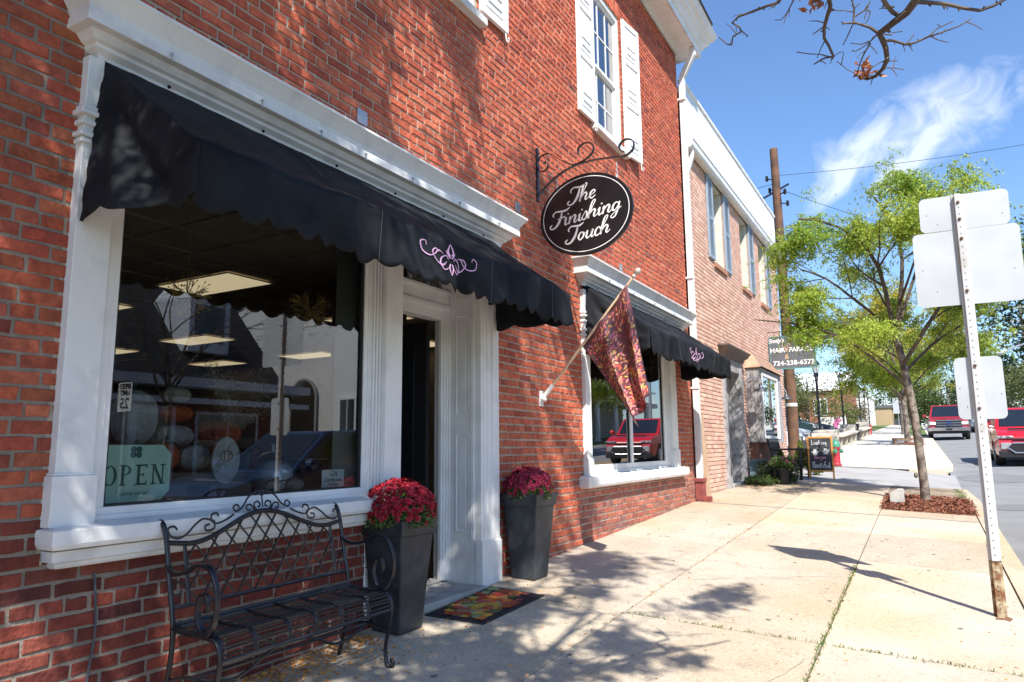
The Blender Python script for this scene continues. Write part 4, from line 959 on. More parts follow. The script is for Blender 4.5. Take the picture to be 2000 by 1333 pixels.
planter(.17, 3.80, 'tall charcoal planter of crimson flowers between the iron bench and the shop door', 'crimson chrysanthemums in the planter beside the bench', mumA, 3, 1.0, 1.16)
planter(.215, 5.50, 'tall charcoal planter of dark pink flowers against the brick, right of the shop door', 'dark pink chrysanthemums in the planter right of the door', mumB, 5, .72)

# ------------------------------------------------------------------ doormat
t = thing('doormat', 'rectangular doormat printed with autumn leaves lying before the shop door', 'doormat', (0, 0, 0))
c4 = [(.13, 4.12), (.60, 4.15), (.60, 5.03), (-.02, 5.10)]
c4 = [(.14, 4.13), (.59, 4.16), (.60, 5.02), (.12, 5.03)]
def matp(u, v, h):
    a = (c4[0][0]+(c4[1][0]-c4[0][0])*u, c4[0][1]+(c4[1][1]-c4[0][1])*u); b = (c4[3][0]+(c4[2][0]-c4[3][0])*u, c4[3][1]+(c4[2][1]-c4[3][1])*u)
    x = a[0]+(b[0]-a[0])*v; y = a[1]+(b[1]-a[1])*v; return (x, y, gz(x, y)+h)
mb = MB(); mb.add([matp(0, 0, .001), matp(1, 0, .001), matp(1, 1, .001), matp(0, 1, .001), matp(0, 0, .009), matp(1, 0, .009), matp(1, 1, .009), matp(0, 1, .009)], [(4, 5, 6, 7), (0, 1, 5, 4), (1, 2, 6, 5), (2, 3, 7, 6), (3, 0, 4, 7)]); mb.obj('rubber_base', rubber, t)
mb = MB(); mb.add([matp(.05, .03, .0115), matp(.95, .03, .0115), matp(.95, .97, .0115), matp(.05, .97, .0115)], [(0, 1, 2, 3)]); mb.obj('carpet_field', M('mat_carpet', (.045, .022, .035), .95, (.03, .014, .024), 25, bump=.8, bscale=300), t, recalc=False)
mats = [M('mat_'+n, c, .95, bump=.8, bscale=300) for n, c in (('red', (.62, .05, .035)), ('orange', (.70, .20, .03)), ('gold', (.66, .38, .05)), ('green', (.12, .16, .05)), ('sage', (.36, .42, .20)), ('rust', (.40, .08, .025)), ('rose', (.55, .11, .10)))]
mb = MB(); hh = .0125
maple = [(0, -1), (.12, -.55), (.5, -.75), (.42, -.42), (.95, -.35), (.7, -.1), (1.0, .3), (.55, .25), (.5, .6), (.25, .45), (0, 1), (-.25, .45), (-.5, .6), (-.55, .25), (-1.0, .3), (-.7, -.1), (-.95, -.35), (-.42, -.42), (-.5, -.75), (-.12, -.55)]
for k in range(150):
    u = min(.88, max(.13, random.gauss(.5, .20))); v = min(.90, max(.10, random.gauss(.5, .22))); s_ = random.uniform(.07, .15); an = random.uniform(0, 6.28); mi = random.randrange(7); hh += .00006; q = 1.4
    o_ = []
    for (a, b) in maple:
        du, dv = (a*math.cos(an)-b*math.sin(an))*s_, (a*math.sin(an)+b*math.cos(an))*s_*.55; o_.append(matp(min(.925, max(.075, u+du)), min(.955, max(.045, v+dv)), hh))
    mb.add(o_, [tuple(range(20))], mi)
mb.obj('leaf_print', mats, t, recalc=False)

# ------------------------------------------------------------------ traffic sign post seen from behind
PX, PY = 3.555, 6.2; pz = gz(PX, PY)
t = thing('sign_post', 'perforated steel sign post with three blank sign backs at the pavement edge', 'sign post', (0, 0, 0))
def uch(mb, z0, z1, mi=0, w=.035, x=PX, y=PY):          # hat-section post: web facing the camera, flanges behind
    mb.box((x-w*.5, y-.006, z0), (x+w*.5, y-.002, z1), mi); mb.box((x-w*.5-.003, y-.006, z0), (x-w*.5, y+.028, z1), mi); mb.box((x+w*.5, y-.006, z0), (x+w*.5+.003, y+.028, z1), mi)
    mb.box((x-w*.5-.022, y+.0245, z0), (x-w*.5-.003, y+.028, z1), mi); mb.box((x+w*.5+.003, y+.0245, z0), (x+w*.5+.022, y+.028, z1), mi)
mb = MB(); uch(mb, .48, 3.17); mb.obj('upper_post', postm, t, bevel=.001)
mb = MB(); uch(mb, pz-.25, .62, y=PY+.008, w=.036); mb.obj('post_base', rusty, t)
mb = MB(); z = .52
while z < 3.15: mb.lathe([(.0042, 0), (.0042, .0008)], (PX, PY-.0062, z), 8, axis=(0, -1, 0)); z += .0508
z = pz+.06
while z < .6: mb.lathe([(.0045, 0), (.0045, .0008)], (PX, PY+.0018, z), 8, axis=(0, -1, 0)); z += .0508 if z > .3 else .03
mb.obj('post_holes', holem, t)
def rrect(w, h, r=.04, n=6):
    P_ = []
    for cx, cy, a0 in ((w/2-r, h/2-r, 0), (-w/2+r, h/2-r, 90), (-w/2+r, -h/2+r, 180), (w/2-r, -h/2+r, 270)):
        for k in range(n+1): a = R(a0+90*k/n); P_.append((cx+r*math.cos(a), cy+r*math.sin(a)))
    return P_
for (cx, cz, w, h, dy, tl) in ((3.585, 3.035, .575, .27, .03, 1.0), (3.575, 2.61, .685, .575, .031, .5), (3.575, 1.70, .30, .455, .032, 0)):
    mb = MB(); mb.prism(rrect(w, h), lambda a, b: (a, 0, b), (0, .003, 0)); o = mb.obj('sign_plate', alu, t, mtx=Matrix.Translation((cx, PY+dy, cz)) @ Matrix.Rotation(R(tl), 4, 'Y'))
    mb = MB()
    for (a, b) in ((-w*.42, 0), (w*.42, -.05), (-w*.30, -h*.3)): mb.lathe([(.004, 0), (.004, .001)], (a, -.0002, b), 8, axis=(0, -1, 0))
    mb.obj('rivet', holem, o)
bm_ = M('rusty_bolt', (.16, .09, .05), .7, metal=.4)
for z in (3.1, 2.97, 2.82, 2.42, 1.86, 1.55): mb = MB(); mb.lathe([(.011, 0), (.012, .004), (.007, .007), (.006, .012)], (PX, PY-.0065, z), 8, axis=(0, -1, 0)); mb.obj('bolt', bm_, t)
# rust stain ring of soil at the post foot
mb = MB(); P_ = []
for k in range(16): a = 2*PI*k/16; rr = random.uniform(.035, .075); X, Y = PX+.02+rr*1.1*math.cos(a), PY+rr*math.sin(a)*1.2; P_.append((X, Y, gz(X, Y)+.003))
mb.add(P_, [tuple(range(16))]); mb.obj('base_dirt', M('rust_dirt', (.20, .10, .05), .95), t, recalc=False)
# ------------------------------------------------------------------ buff brick salon building
B2 = thing('salon_building', 'buff brick building with white gutter and slate blue shutters next to the red brick shop', 'building', (0, 0, 0))
YA, YB = 11.62, 20.3
def buff_colour(y, z):
    b = random.uniform(.86, 1.12); c = random.choice([(.68, .44, .35), (.64, .40, .31), (.72, .48, .39), (.62, .37, .29)]); return tuple(x*b for x in c)
h2 = [(13.35, 14.2, 4.72, 6.35), (15.75, 16.55, 4.72, 6.35), (17.8, 18.6, 4.72, 6.35), (13.55, 14.9, .2, 2.98), (15.55, 18.0, 1.42, 2.9)]
mb = MB(); holed_wall(mb, YA, YB, -.2, 6.4, h2, -.30, -.002, 1)
bricks(mb, YA, YB, .1, 6.4, h2, L=.215, ch=.072, jt=.010, cf=buff_colour, rough=.35, hdr=0)
mb.obj('wall', [buffm, darkmortar], B2)
mb = MB(); mb.box((-14, YA, -.2), (-.302, YA+.3, 6.4)); mb.box((-14, YB-.3, -.2), (-.302, YB, 6.4)); mb.box((-14.3, YA, -.2), (-14, YB, 6.4)); mb.box((-14.3, YA, 6.3), (-.31, YB, 6.5)); mb.box((-.9, YA+.31, .2), (-.85, YB-.31, 6.2))
mb.obj('side_wall', M('plain_buff_side', (.50, .27, .17), .9, (.42, .22, .14), 9), B2)
mb = MB(); mb.box((-.02, YA-.02, 6.44), (.03, YB+.02, 7.55)); mb.box((-.05, YA-.03, 7.55), (.06, YB+.03, 7.60)); mb.box((-14, YA-.0, 6.5), (-.03, YA+.05, 7.5)); mb.box((-14, YB-.05, 6.5), (-.03, YB, 7.5))
mb.obj('parapet', white, B2)
mb = MB(); P_ = [(.0, 6.36), (.02, 6.34), (.12, 6.34), (.15, 6.38), (.16, 6.46), (.175, 6.48), (.155, 6.48), (.0, 6.46)]; mb.mold(P_, [(.012, YA-.05), (.012, YB+.15)], 0); mb.obj('gutter', white, B2)
mb = MB(); mb.tube(cr([(.10, YA+.12, 6.38), (.10, YA+.12, 6.22), (.04, YA+.10, 6.02), (.035, YA-.05, 5.88), (.035, YA-.12, 5.80)], 4), .042, 4); mb.obj('gutter_outlet', white, B2)
for (y0, y1, z0, z1) in h2[:3]:
    w = bpy.data.objects.new('upper_window', None); C.objects.link(w); w.parent = B2
    mb = MB(); mb.box((-.29, y0, z0), (-.20, y1, z1)); mb.box((-.28, y0+.01, z0), (-.04, y0+.06, z1)); mb.box((-.28, y1-.06, z0), (-.012, y1, z1)); mb.box((-.28, y0, z1-.05), (-.012, y1, z1)); mb.obj('frame', cream, w)
    mb = MB(); mb.box((-.1, y0-.05, z0-.09), (.05, y1+.05, z0-.004)); mb.obj('sill', M('brick_sill', (.42, .2, .13), .9, bump=.4), w)
    mb = MB()
    for z in (z0+.06, (z0+z1)/2+.03): mb.box((-.198, y0+.1, z), (-.19, y1-.1, z+(z1-z0)/2-.12))
    mb.obj('pane', glass_dark, w)
for (a, b) in ((12.93, 13.33), (14.22, 14.66), (16.57, 17.05), (18.62, 19.1)):
    mb = MB(); mb.box((.012, a, 4.74), (.045, a+.06, 6.36)); mb.box((.012, b-.06, 4.74), (.045, b, 6.36))
    for z in (4.74, 5.5, 6.29): mb.box((.012, a+.06, z), (.044, b-.06, z+.07))
    mb.box((.012, a+.06, 4.81), (.032, b-.06, 6.29)); z = 4.85
    while z < 6.25: mb.add([(.032, a+.065, z), (.032, b-.065, z), (.042, b-.065, z-.02), (.042, a+.065, z-.02)], [(0, 1, 2, 3)]); z += .045
    mb.obj('shutter', blueshut, B2)
# salon door in a grey peeling surround with a cornice
mb = MB(); mb.box((-.3, 13.42, .15), (.05, 13.60, 2.98)); mb.box((-.3, 14.82, .15), (.05, 15.0, 2.98)); mb.box((-.3, 13.60, 2.72), (.04, 14.82, 2.98)); mb.box((-.02, 13.38, .3), (.07, 13.64, .75)); mb.obj('door_surround', greywood, B2, bevel=.006)
mb = MB(); mb.mold([(0, 2.96), (.03, 2.96), (.05, 3.02), (.10, 3.05), (.14, 3.12), (.16, 3.13), (.16, 3.16), (0, 3.18)], [(-.01, 13.40), (.05, 13.40), (.05, 15.02), (-.01, 15.02)], 0); mb.obj('door_cornice', M('brown_cornice', (.17, .13, .11), .7, (.10, .08, .07), 9), B2)
mb = MB(); mb.box((-.24, 13.6, .45), (-.19, 14.82, 2.72)); 
for z0_, z1_ in ((.7, 1.35), (1.5, 2.5)):
    for a in (13.75, 14.28): mb.box((-.19, a, z0_), (-.178, a+.38, z1_))
mb.obj('door', greywood, B2, bevel=.004)
mb = MB(); mb.box((-.3, 13.6, .2), (.08, 14.82, .60)); mb.obj('door_step', conc_grey, B2, bevel=.01)
# bay window with copper roof
mb = MB(); bx = .30
mb.box((-.05, 15.55, 1.36), (bx, 15.62, 2.92)); mb.box((-.05, 17.93, 1.36), (bx, 18.0, 2.92)); mb.box((-.05, 15.62, 1.36), (bx, 17.93, 1.46)); mb.box((-.05, 15.62, 2.80), (bx, 17.93, 2.92)); mb.box((bx-.06, 15.62, 1.46), (bx-.002, 15.72, 2.80)); mb.box((bx-.06, 17.5, 1.46), (bx-.002, 17.93, 2.80))
for k in range(5): mb.box((-.04+k*.066, 15.542, 1.36), (.018+k*.066, 15.5495, 2.9))
bw = mb.obj('bay_window', greywood, B2, bevel=.004)
mb = MB(); mb.add([(bx-.02, 15.72, 1.46), (bx-.02, 17.5, 1.46), (bx-.02, 17.5, 2.8), (bx-.02, 15.72, 2.8)], [(0, 1, 2, 3)]); mb.obj('pane', glass_mat('salon_glass', (.6, .9, .7)), bw, recalc=False)
mb = MB(); mb.box((bx-.03, 15.70, 1.44), (bx+.012, 15.75, 2.82)); mb.box((bx-.03, 17.45, 1.44), (bx+.012, 17.52, 2.82)); mb.box((bx-.03, 15.75, 1.44), (bx+.010, 17.45, 1.50)); mb.box((bx-.03, 15.75, 2.76), (bx+.01, 17.45, 2.82)); mb.obj('white_sash', white, bw)
mb = MB(); V = []; F = []; n = 8
for i in range(n+1):
    s_ = i/n; x = (bx+.06)*(1-s_)**.6; z = 2.92+.40*s_**1.6; V += [(x+.01, 15.50+.18*s_, z), (x+.01, 18.05-.18*s_, z)]
for i in range(n): F.append((2*i, 2*i+1, 2*i+3, 2*i+2))
V += [(.0, 15.50, 2.92), (.0, 18.05, 2.92)]; F.append(tuple([2*i for i in range(n+1)]+[2*n+2])); F.append(tuple([2*i+1 for i in range(n, -1, -1)]+[2*n+3])); mb.add(V, F); mb.obj('copper_roof', copper, B2, recalc=True)
mb = MB(); mb.box((.012, 15.62, .5), (.16, 18.0, 1.35)); mb.obj('bay_plinth', M('dark_brick_plinth', (.34, .15, .10), .9, (.26, .11, .08), 9, bump=.5), B2)  # plinth in an even dark brick tone
# gooseneck lamps
for y, lb in ((15.15, 'gooseneck wall lamp left of the copper roofed bay window'), (18.25, 'gooseneck wall lamp right of the copper roofed bay window')):
    t = thing('gooseneck_lamp', lb, 'wall lamp', (.01, y, 2.56), 0, 'gooseneck lamps on the salon')
    mb = MB(); mb.box((0, -.03, -.13), (.02, .03, .1)); mb.tube(cr([(.02, 0, 0), (.08, 0, .06), (.18, 0, .12), (.30, 0, .10), (.36, 0, .0), (.36, 0, -.03)], 5), .011, 8); mb.obj('arm', galv, t, smooth=True)
    mb = MB(); mb.lathe([(.03, 0), (.035, -.05), (.05, -.08), (.12, -.13), (.13, -.15), (.115, -.148), (.04, -.08)], (.36, 0, -.02), 18); mb.obj('lamp_shade', M('dark_steel', (.12, .13, .15), .4, metal=.6), t, smooth=True)
# hair salon sign on a scroll bracket
YH = 18.35
t = thing('salon_sign', 'dark grey hair salon sign with scissors and a phone number hanging over the pavement', 'sign', (.56, YH, 3.53))
mb = MB(); mb.box((-.51, -.02, -.39), (.51, .02, .39)); mb.obj('board', M('sign_grey', (.13, .14, .155), .5), t)
mb = MB(); tl = M('teal_border', (.09, .30, .28), .5)
for a, b in (((-.525, -.025, -.405), (.525, .025, -.385)), ((-.525, -.025, .385), (.525, .025, .405)), ((-.525, -.025, -.385), (-.508, .025, .385)), ((.508, -.025, -.385), (.525, .025, .385))): mb.box(a, b)
mb.obj('border', tl, t)
rot = Matrix.Rotation(R(90), 4, 'X'); 
def tx(txt, x, z, size, par, mat=letter, y=-.0215, **k): return text_obj('lettering', txt, size, mat, Matrix.Translation((x, y, z)) @ rot, par, **k)
tx("Emily's", -.36, .29, .135, t, shear=.35, off=.002); tx('HAIR', -.335, .055, .155, t, off=.003, sp=1.0); tx('PARADE', .20, .055, .15, t, off=.003, sp=.98); tx('724-238-6573', .02, -.265, .155, t, off=.004, sp=1.08)
mb = MB()
for s in (-1, 1):
    mb.prism([(s*-.045, -.16), (s*-.012, -.17), (s*.02, .04), (s*.035, .12), (s*.015, .12), (s*-.005, .02)], lambda a, b: (a-.13, -.0235, b), (0, .002, 0))
    mb.tube([(-.13+s*.055+.034*math.cos(q), -.0235, .165+.045*math.sin(q)) for q in [2*PI*k/14 for k in range(14)]], .008, 5, closed=True)
mb.obj('scissors_emblem', M('scissor_gold', (.62, .42, .26), .5), t)
mb = MB(); sd2 = (0, 1, 0)
mb.tube([(-.54, 0, .52), (.62, 0, .52)], .010, 6); mb.strip(cr([(.30, 0, .53), (.36, 0, .60), (.44, 0, .60), (.46, 0, .66), (.41, 0, .69), (.36, 0, .66)], 5), .02, .007, sd2); mb.strip(cr([(.46, 0, .53), (.56, 0, .55), (.64, 0, .60), (.64, 0, .67), (.58, 0, .70), (.53, 0, .68)], 5), .02, .007, sd2); mb.bar((-.4, 0, .52), (-.4, 0, .39), .005); mb.bar((.4, 0, .52), (.4, 0, .39), .005)
mb.obj('scroll_bracket', black_iron, t)
# leaning teal shutter, board, chair-bench, pot, dwarf conifers
g0 = gz(.3, 14.7)
t = thing('old_shutter', 'faded teal louvred shutter leaning beside the grey salon door', 'shutter', (.06, 15.12, gz(.2, 15.1)), 0)
mb = MB(); mb.box((0, -.0, 0), (.42, .03, .05)); mb.box((0, 0, .40), (.42, .03, .45)); mb.box((0, 0, .05), (.045, .03, .40)); mb.box((.375, 0, .05), (.42, .03, .40)); mb.box((.185, 0, .05), (.235, .03, .40))
for k in range(9): mb.box((.045, .008+.0, .06+k*.038), (.375, .022, .075+k*.038))
mb.box((.045, .012, .05), (.375, .018, .4))
mb.obj('shutter_panel', tealshut, t, mtx=Matrix.Rotation(R(-14), 4, 'X'))
t = thing('leaning_board', 'narrow bare wooden board leaning on the corner of the buff building', 'board', (.06, 11.75, gz(.1, 11.8)))
mb = MB(); mb.box((0, 0, 0), (.05, .14, 1.35)); mb.obj('plank', M('raw_board', (.50, .36, .24), .8, (.40, .28, .18), 6, 6), t, mtx=Matrix.Rotation(R(-3), 4, 'Y'), bevel=.003)
t = thing('wooden_bench', 'black slatted outdoor bench under the salon bay window', 'bench', (.42, 15.75, gz(.7, 16)), 0)
for y in (0, 1.1):
    mb = MB(); mb.box((-.02, y, 0), (.04, y+.05, .42)); mb.tube([(.01, y+.025, .35), (-.09, y+.025, .84)], .028, 4); mb.box((.50, y, 0), (.555, y+.05, .62)); mb.box((-.03, y-.015, .60), (.60, y+.065, .635)); mb.obj('bench_end', black_iron, t, bevel=.004)
mb = MB()
for k in range(6): mb.box((.0+k*.09, -.0, .39), (.07+k*.09, 1.15, .41))
mb.obj('seat', black_iron, t)
mb = MB(); mb.tube([(-.08, .02, .80), (-.08, 1.13, .80)], .03, 4); mb.tube([(-.02, .02, .48), (-.02, 1.13, .48)], .02, 4)
for k in range(12): mb.tube([(-.02, .04+k*.095, .48), (-.08, .12+k*.085, .80)], .010, 4); mb.tube([(-.02, .12+k*.09, .48), (-.08, .04+k*.09, .80)], .010, 4)
mb.obj('backrest', black_iron, t)
def bush(name, lab, cat, x, y, rx, rz_, n, mat, leaf, zb=0, group=None, cone=False, flowers=None, seed=1, parent=None, z=None):
    z = gz(x, y) if z is None else z; f = thing(name, lab, cat, (x, y, z), 0, group)
    r2 = np.random.default_rng(seed); v = r2.normal(size=(n, 3)); v /= np.linalg.norm(v, axis=1)[:, None]; rad = r2.uniform(.45, 1, (n, 1))**.5
    lump = 1+.18*np.sin(v[:, :1]*7+seed)+.15*np.sin(v[:, 1:2]*6+v[:, 2:]*5)
    P_ = v*rad*lump*np.array([rx, rx, rz_/2]); P_[:, 2] += rz_/2+zb
    if cone: k = np.clip(1.15-(P_[:, 2]-zb)/rz_, .05, 1); P_[:, 0] *= k; P_[:, 1] *= k
    P_ = P_[P_[:, 2] > -.01+zb*0]
    fastmesh('foliage', leaves_arr(P_, leaf, leaf*.45, 0, .9), 4, mat, f)
    mb = MB()
    for k in range(5): q = k*1.3; mb.tube([(0, 0, zb*.5), (rx*.3*math.cos(q), rx*.3*math.sin(q), zb+rz_*.4), (rx*.5*math.cos(q), rx*.5*math.sin(q), zb+rz_*.7)], [.02*rx+.003, .01*rx+.002, .002], 4)
    mb.obj('stems', limb_mat, f)
    if flowers:
        A = []
        for k in range(flowers[1]):
            vv = r2.normal(size=3); vv[2] = abs(vv[2]); vv /= np.linalg.norm(vv); p = vv*np.array([rx, rx, rz_/2]); p[2] += rz_/2+zb; A += petal_array(p, vv, flowers[2], 0)
        fastmesh('blossoms', np.array(A), 4, flowers[0], f)
    return f
evg = leaf_mat('dwarf_conifer_leaves', (.07, .12, .02), (.17, .20, .05), (.1, .15, .03), .2, 5)
evg2 = leaf_mat('lime_conifer_leaves', (.17, .26, .03), (.28, .34, .06), (.1, .15, .03), .2, 5)
petu = M('petunia_pink', (.60, .07, .30), .6, (.45, .05, .28), 30, island=.3)
potx, poty = .72, 14.95; pg = gz(potx, poty)
t = thing('flower_pot', 'round black pot of trailing flowers in front of the salon bench', 'plant pot', (potx, poty, pg))
mb = MB(); mb.lathe([(.14, 0), (.17, .18), (.19, .27), (.205, .28), (.205, .31), (.19, .31), (.18, .25)], (0, 0, 0), 24); mb.obj('pot', M('black_plastic', (.012, .013, .015), .35), t, smooth=True)
bush('petunias', 'pink petunias and trailing greenery filling the round black pot', 'flowers', potx, poty, .25, .26, 2600, mumleaf, .05, .26, flowers=(petu, 22, .032), seed=4)
bush('trailing_ivy', 'dark trailing ivy hanging over the right side of the black flower pot', 'plant', potx+.2, poty+.02, .10, .40, 900, leaf_mat('ivy', (.03, .06, .015), (.06, .10, .03), (.1, .12, .05), .2, 8), .04, .02, seed=6)
bush('dwarf_conifer', 'small dark green cone shaped conifer behind the black flower pot', 'shrub',   .62, 15.45, .17, .52, 3000, evg, .05, .1, cone=True, seed=8, group='dwarf conifers by the salon bench')
bush('dwarf_conifer', 'small lime green conifer at the right of the dark one by the salon bench', 'shrub', .80, 16.9, .17, .62, 2600, evg2, .05, .12, cone=True, seed=9, group='dwarf conifers by the salon bench')
bush('ground_ivy', 'low green weeds growing along the wall foot below the teal shutter', 'plant', .38, 14.55, .30, .16, 1500, mumleaf, .05, 0, seed=12)
bush('wall_shrub', 'dark leafy shrub with pale flowers between the teal shutter and the pot', 'shrub', .44, 15.2, .24, .42, 2200, leaf_mat('shrub_dark', (.05, .085, .03), (.09, .13, .05), (.2, .2, .16), .2, 7), .05, .02, flowers=(M('pale_lilac_petals', (.45, .38, .48), .6), 14, .02), seed=13)
bush('pink_flowers', 'clump of light pink flowers left of the chalkboard sign', 'flowers', 1.02, 17.6, .17, .42, 1300, evg2, .05, .0, flowers=(petu, 12, .035), seed=14)
# chalkboard A-frame
ag = gz(1.2, 16.5)
t = thing('chalkboard_sign', 'orange framed sandwich board with white and pink chalk lettering and two ghosts', 'sandwich board', (1.245, 16.5, ag), R(6))
om = M('orange_wood_frame', (.72, .30, .045), .5, (.60, .24, .04), 5)
fr_t = Matrix.Rotation(R(-7), 4, 'X'); bk_t = Matrix.Translation((0, .34, 0)) @ Matrix.Rotation(R(12), 4, 'X')
for nm, mt in (('front_frame', fr_t), ('back_frame', bk_t)):
    mb = MB(); mb.box((-.25, 0, -.0), (-.215, .022, .89)); mb.box((.215, 0, -.0), (.25, .022, .89)); mb.box((-.215, 0, .855), (.215, .022, .89)); mb.box((-.215, 0, .15), (.215, .022, .185)); mb.obj(nm, om, t, bevel=.003, mtx=mt)
mb = MB(); mb.box((-.215, .004, .185), (.215, .016, .855)); bd = mb.obj('chalkboard', M('slate_board', (.035, .037, .045), .8, (.055, .057, .065), 6), t, mtx=fr_t)
ck = M('white_chalk', (.75, .76, .76), .9); ckp = M('pink_chalk', (.75, .35, .50), .9)
def chalk(mb, strokes, x, z, s, w=.011):
    for st in strokes: ribbon(mb, [(x+a*s, z+b*s) for a, b in st], [w]*len(st), lambda a, b: (a, .0025, b), (0, .0015, 0), 0, 4)
CL = {'L': [[(.0, .9), (.02, .4), (.05, .05), (.3, .08), (.5, .15)]], 'o': [[(.15, .45), (.0, .3), (.1, .02), (.3, .1), (.32, .35), (.15, .45)]], 'k': [[(.05, .9), (.05, 0)], [(.35, .5), (.08, .25), (.35, .0)]], 'i': [[(.1, .45), (.1, 0)], [(.1, .62), (.12, .66)]], 'n': [[(.05, .45), (.05, 0)], [(.05, .3), (.2, .47), (.3, .3), (.32, 0)]], 'g': [[(.3, .4), (.1, .45), (.05, .2), (.2, .05), (.3, .3), (.3, -.25), (.1, -.35)]],
      'B': [[(.05, .95), (.05, 0)], [(.05, .95), (.4, .85), (.1, .5)], [(.1, .5), (.5, .35), (.35, .02), (.05, 0)]], 't': [[(.15, .75), (.15, .05), (.3, 0)], [(0, .5), (.32, .52)]], 'f': [[(.35, .9), (.15, .85), (.15, -.1)], [(0, .45), (.3, .47)]], 'u': [[(.02, .45), (.05, .05), (.25, .05), (.3, .45)], [(.3, .45), (.33, 0)]], 'l': [[(.1, .95), (.1, .1), (.25, 0)]], 'j': [[(.2, .45), (.2, -.2), (.0, -.3)], [(.2, .62), (.22, .66)]], 'e': [[(.05, .22), (.32, .28), (.18, .45), (.03, .2), (.2, .0), (.35, .1)]], '-': [[(.0, .22), (.25, .24)]], '+': [[(.0, .22), (.3, .22)], [(.15, .38), (.15, .05)]]}
def write(mb, txt, x, z, s, adv=.42, w=.011):
    for c in txt: chalk(mb, CL[c], x, z, s, w); x += (adv if c not in 'il-' else adv*.6)*s
mb = MB(); write(mb, 'Looking', -.16, .72, .10, .46); write(mb, 'Bootiful', -.165, .235, .13, .37, .014)
def ghost(mb, x, z, s):
    out = [(-.3, -.5), (-.15, -.38), (0, -.5), (.15, -.38), (.32, -.5), (.30, -.1), (.5, .02), (.46, .12), (.28, .08), (.22, .38), (0, .5), (-.22, .38), (-.28, .08), (-.5, .12), (-.52, .0), (-.30, -.1)]
    mb.add([(x+a*s, .002, z+b*s) for a, b in out]+[(x+a*s, .0035, z+b*s) for a, b in out], [tuple(range(16)), tuple(range(31, 15, -1))]+[(i, (i+1) % 16, 16+(i+1) % 16, 16+i) for i in range(16)])
ghost(mb, -.10, .56, .135); ghost(mb, .105, .575, .14); chalk(mb, [[(-.06, .64), (-.045, .65)], [(.16, .60), (.185, .62)]], 0, 0, 1)
mb.obj('chalk_writing', ck, bd, recalc=False)
mb = MB(); write(mb, 'Boo-jee', -.12, .425, .075, .46, .012); chalk(mb, CL['+'], .0, .375, .06, .008); mb.obj('pink_chalk_writing', ckp, bd, recalc=False)
# kerb-side stone marker and mulch bed
t = thing('stone_marker', 'short pale concrete block standing at the left end of the mulch bed', 'concrete block', (2.74, 12.78, gz(2.74, 12.78)), R(5))
mb = MB(); mb.prism([(-.10, -.03), (.10, -.03), (.10, .235), (.02, .235), (-.10, .16)], lambda a, b: (a, -.06, b), (0, .13, 0)); mb.obj('block', M('pale_stone', (.50, .49, .45), .9, (.38, .37, .34), 8, 6, bump=.4), t, bevel=.008)
mb = MB(); V = []; F = []; nx, ny = 16, 22
for j in range(ny+1):
    for i in range(nx+1): x = 2.56+1.15*i/nx; y = 12.0+2.1*j/ny; e = math.sin(PI*i/nx)**.5*math.sin(PI*j/ny)**.5; V.append((x, y, gz(x, y)-.012+.025*e+random.uniform(-.008, .008)))
mb.add(V, [(j*(nx+1)+i, j*(nx+1)+i+1, (j+1)*(nx+1)+i+1, (j+1)*(nx+1)+i) for j in range(ny) for i in range(nx)])
o = mb.obj('mulch_bed', mulchm, recalc=False); o['kind'] = 'structure'
n = 5200; X = rng.uniform(2.54, 3.74, n); Y = rng.uniform(11.96, 14.14, n); Z = np.array([gz(a, b) for a, b in zip(X, Y)])+.004+.024*np.clip(np.sin(PI*(X-2.52)/1.24), 0, 1)**.5*np.clip(np.sin(PI*(Y-11.9)/2.3), 0, 1)**.5
P_ = np.stack([X, Y, Z+rng.uniform(-.01, .02, n)], 1); q = leaves_arr(P_, .045, .02, 0, .35)
fastmesh('mulch_chips', q, 4, M('mulch_chip', (.27, .10, .055), .9, (.17, .065, .04), 20, island=.6))['kind'] = 'stuff'
# fallen leaves and litter over the pavement
lfm = M('fallen_leaf', (.70, .30, .04), .8, (.50, .18, .03), 20, island=.5)
def scatter(n, fx, fy): 
    X = fx(n); Y = fy(n); Z = np.array([gz(a, b) for a, b in zip(X, Y)])+.004; return np.stack([X, Y, Z], 1)
Ps = np.concatenate([scatter(1500, lambda n: .03+np.abs(rng.normal(0, .17, n)), lambda n: rng.uniform(1.6, 3.6, n)), scatter(300, lambda n: .03+np.abs(rng.normal(0, .4, n)), lambda n: rng.uniform(1.6, 3.6, n)), scatter(180, lambda n: .1+np.abs(rng.normal(0, .35, n)), lambda n: rng.uniform(3.2, 5.4, n)), scatter(240, lambda n: rng.uniform(.1, 3.7, n), lambda n: rng.uniform(1.0, 9.5, n)), scatter(130, lambda n: 1.27+rng.normal(0, .015, n), lambda n: rng.uniform(1.5, 11, n)), scatter(60, lambda n: .1+np.abs(rng.normal(0, .15, n)), lambda n: rng.uniform(11.2, 11.7, n)), scatter(240, lambda n: .15+np.abs(rng.normal(0, .3, n)), lambda n: rng.uniform(13.8, 15.0, n)), scatter(300, lambda n: .05+np.abs(rng.normal(0, .35, n)), lambda n: rng.uniform(22, 45, n)), scatter(160, lambda n: rng.uniform(1, 3.3, n), lambda n: 20.75+np.abs(rng.normal(0, .08, n)))])
q = leaves_arr(Ps, .022, .010, 0, .12); fastmesh('fallen_leaves', q, 4, lfm)['kind'] = 'stuff'
Ps = scatter(900, lambda n: rng.uniform(.3, 3.7, n), lambda n: rng.uniform(1.0, 9, n)); q = leaves_arr(Ps, .035, .0022, 0, .05); fastmesh('pine_litter', q, 4, M('twig_litter', (.20, .12, .07), .9))['kind'] = 'stuff'
gm = MB()
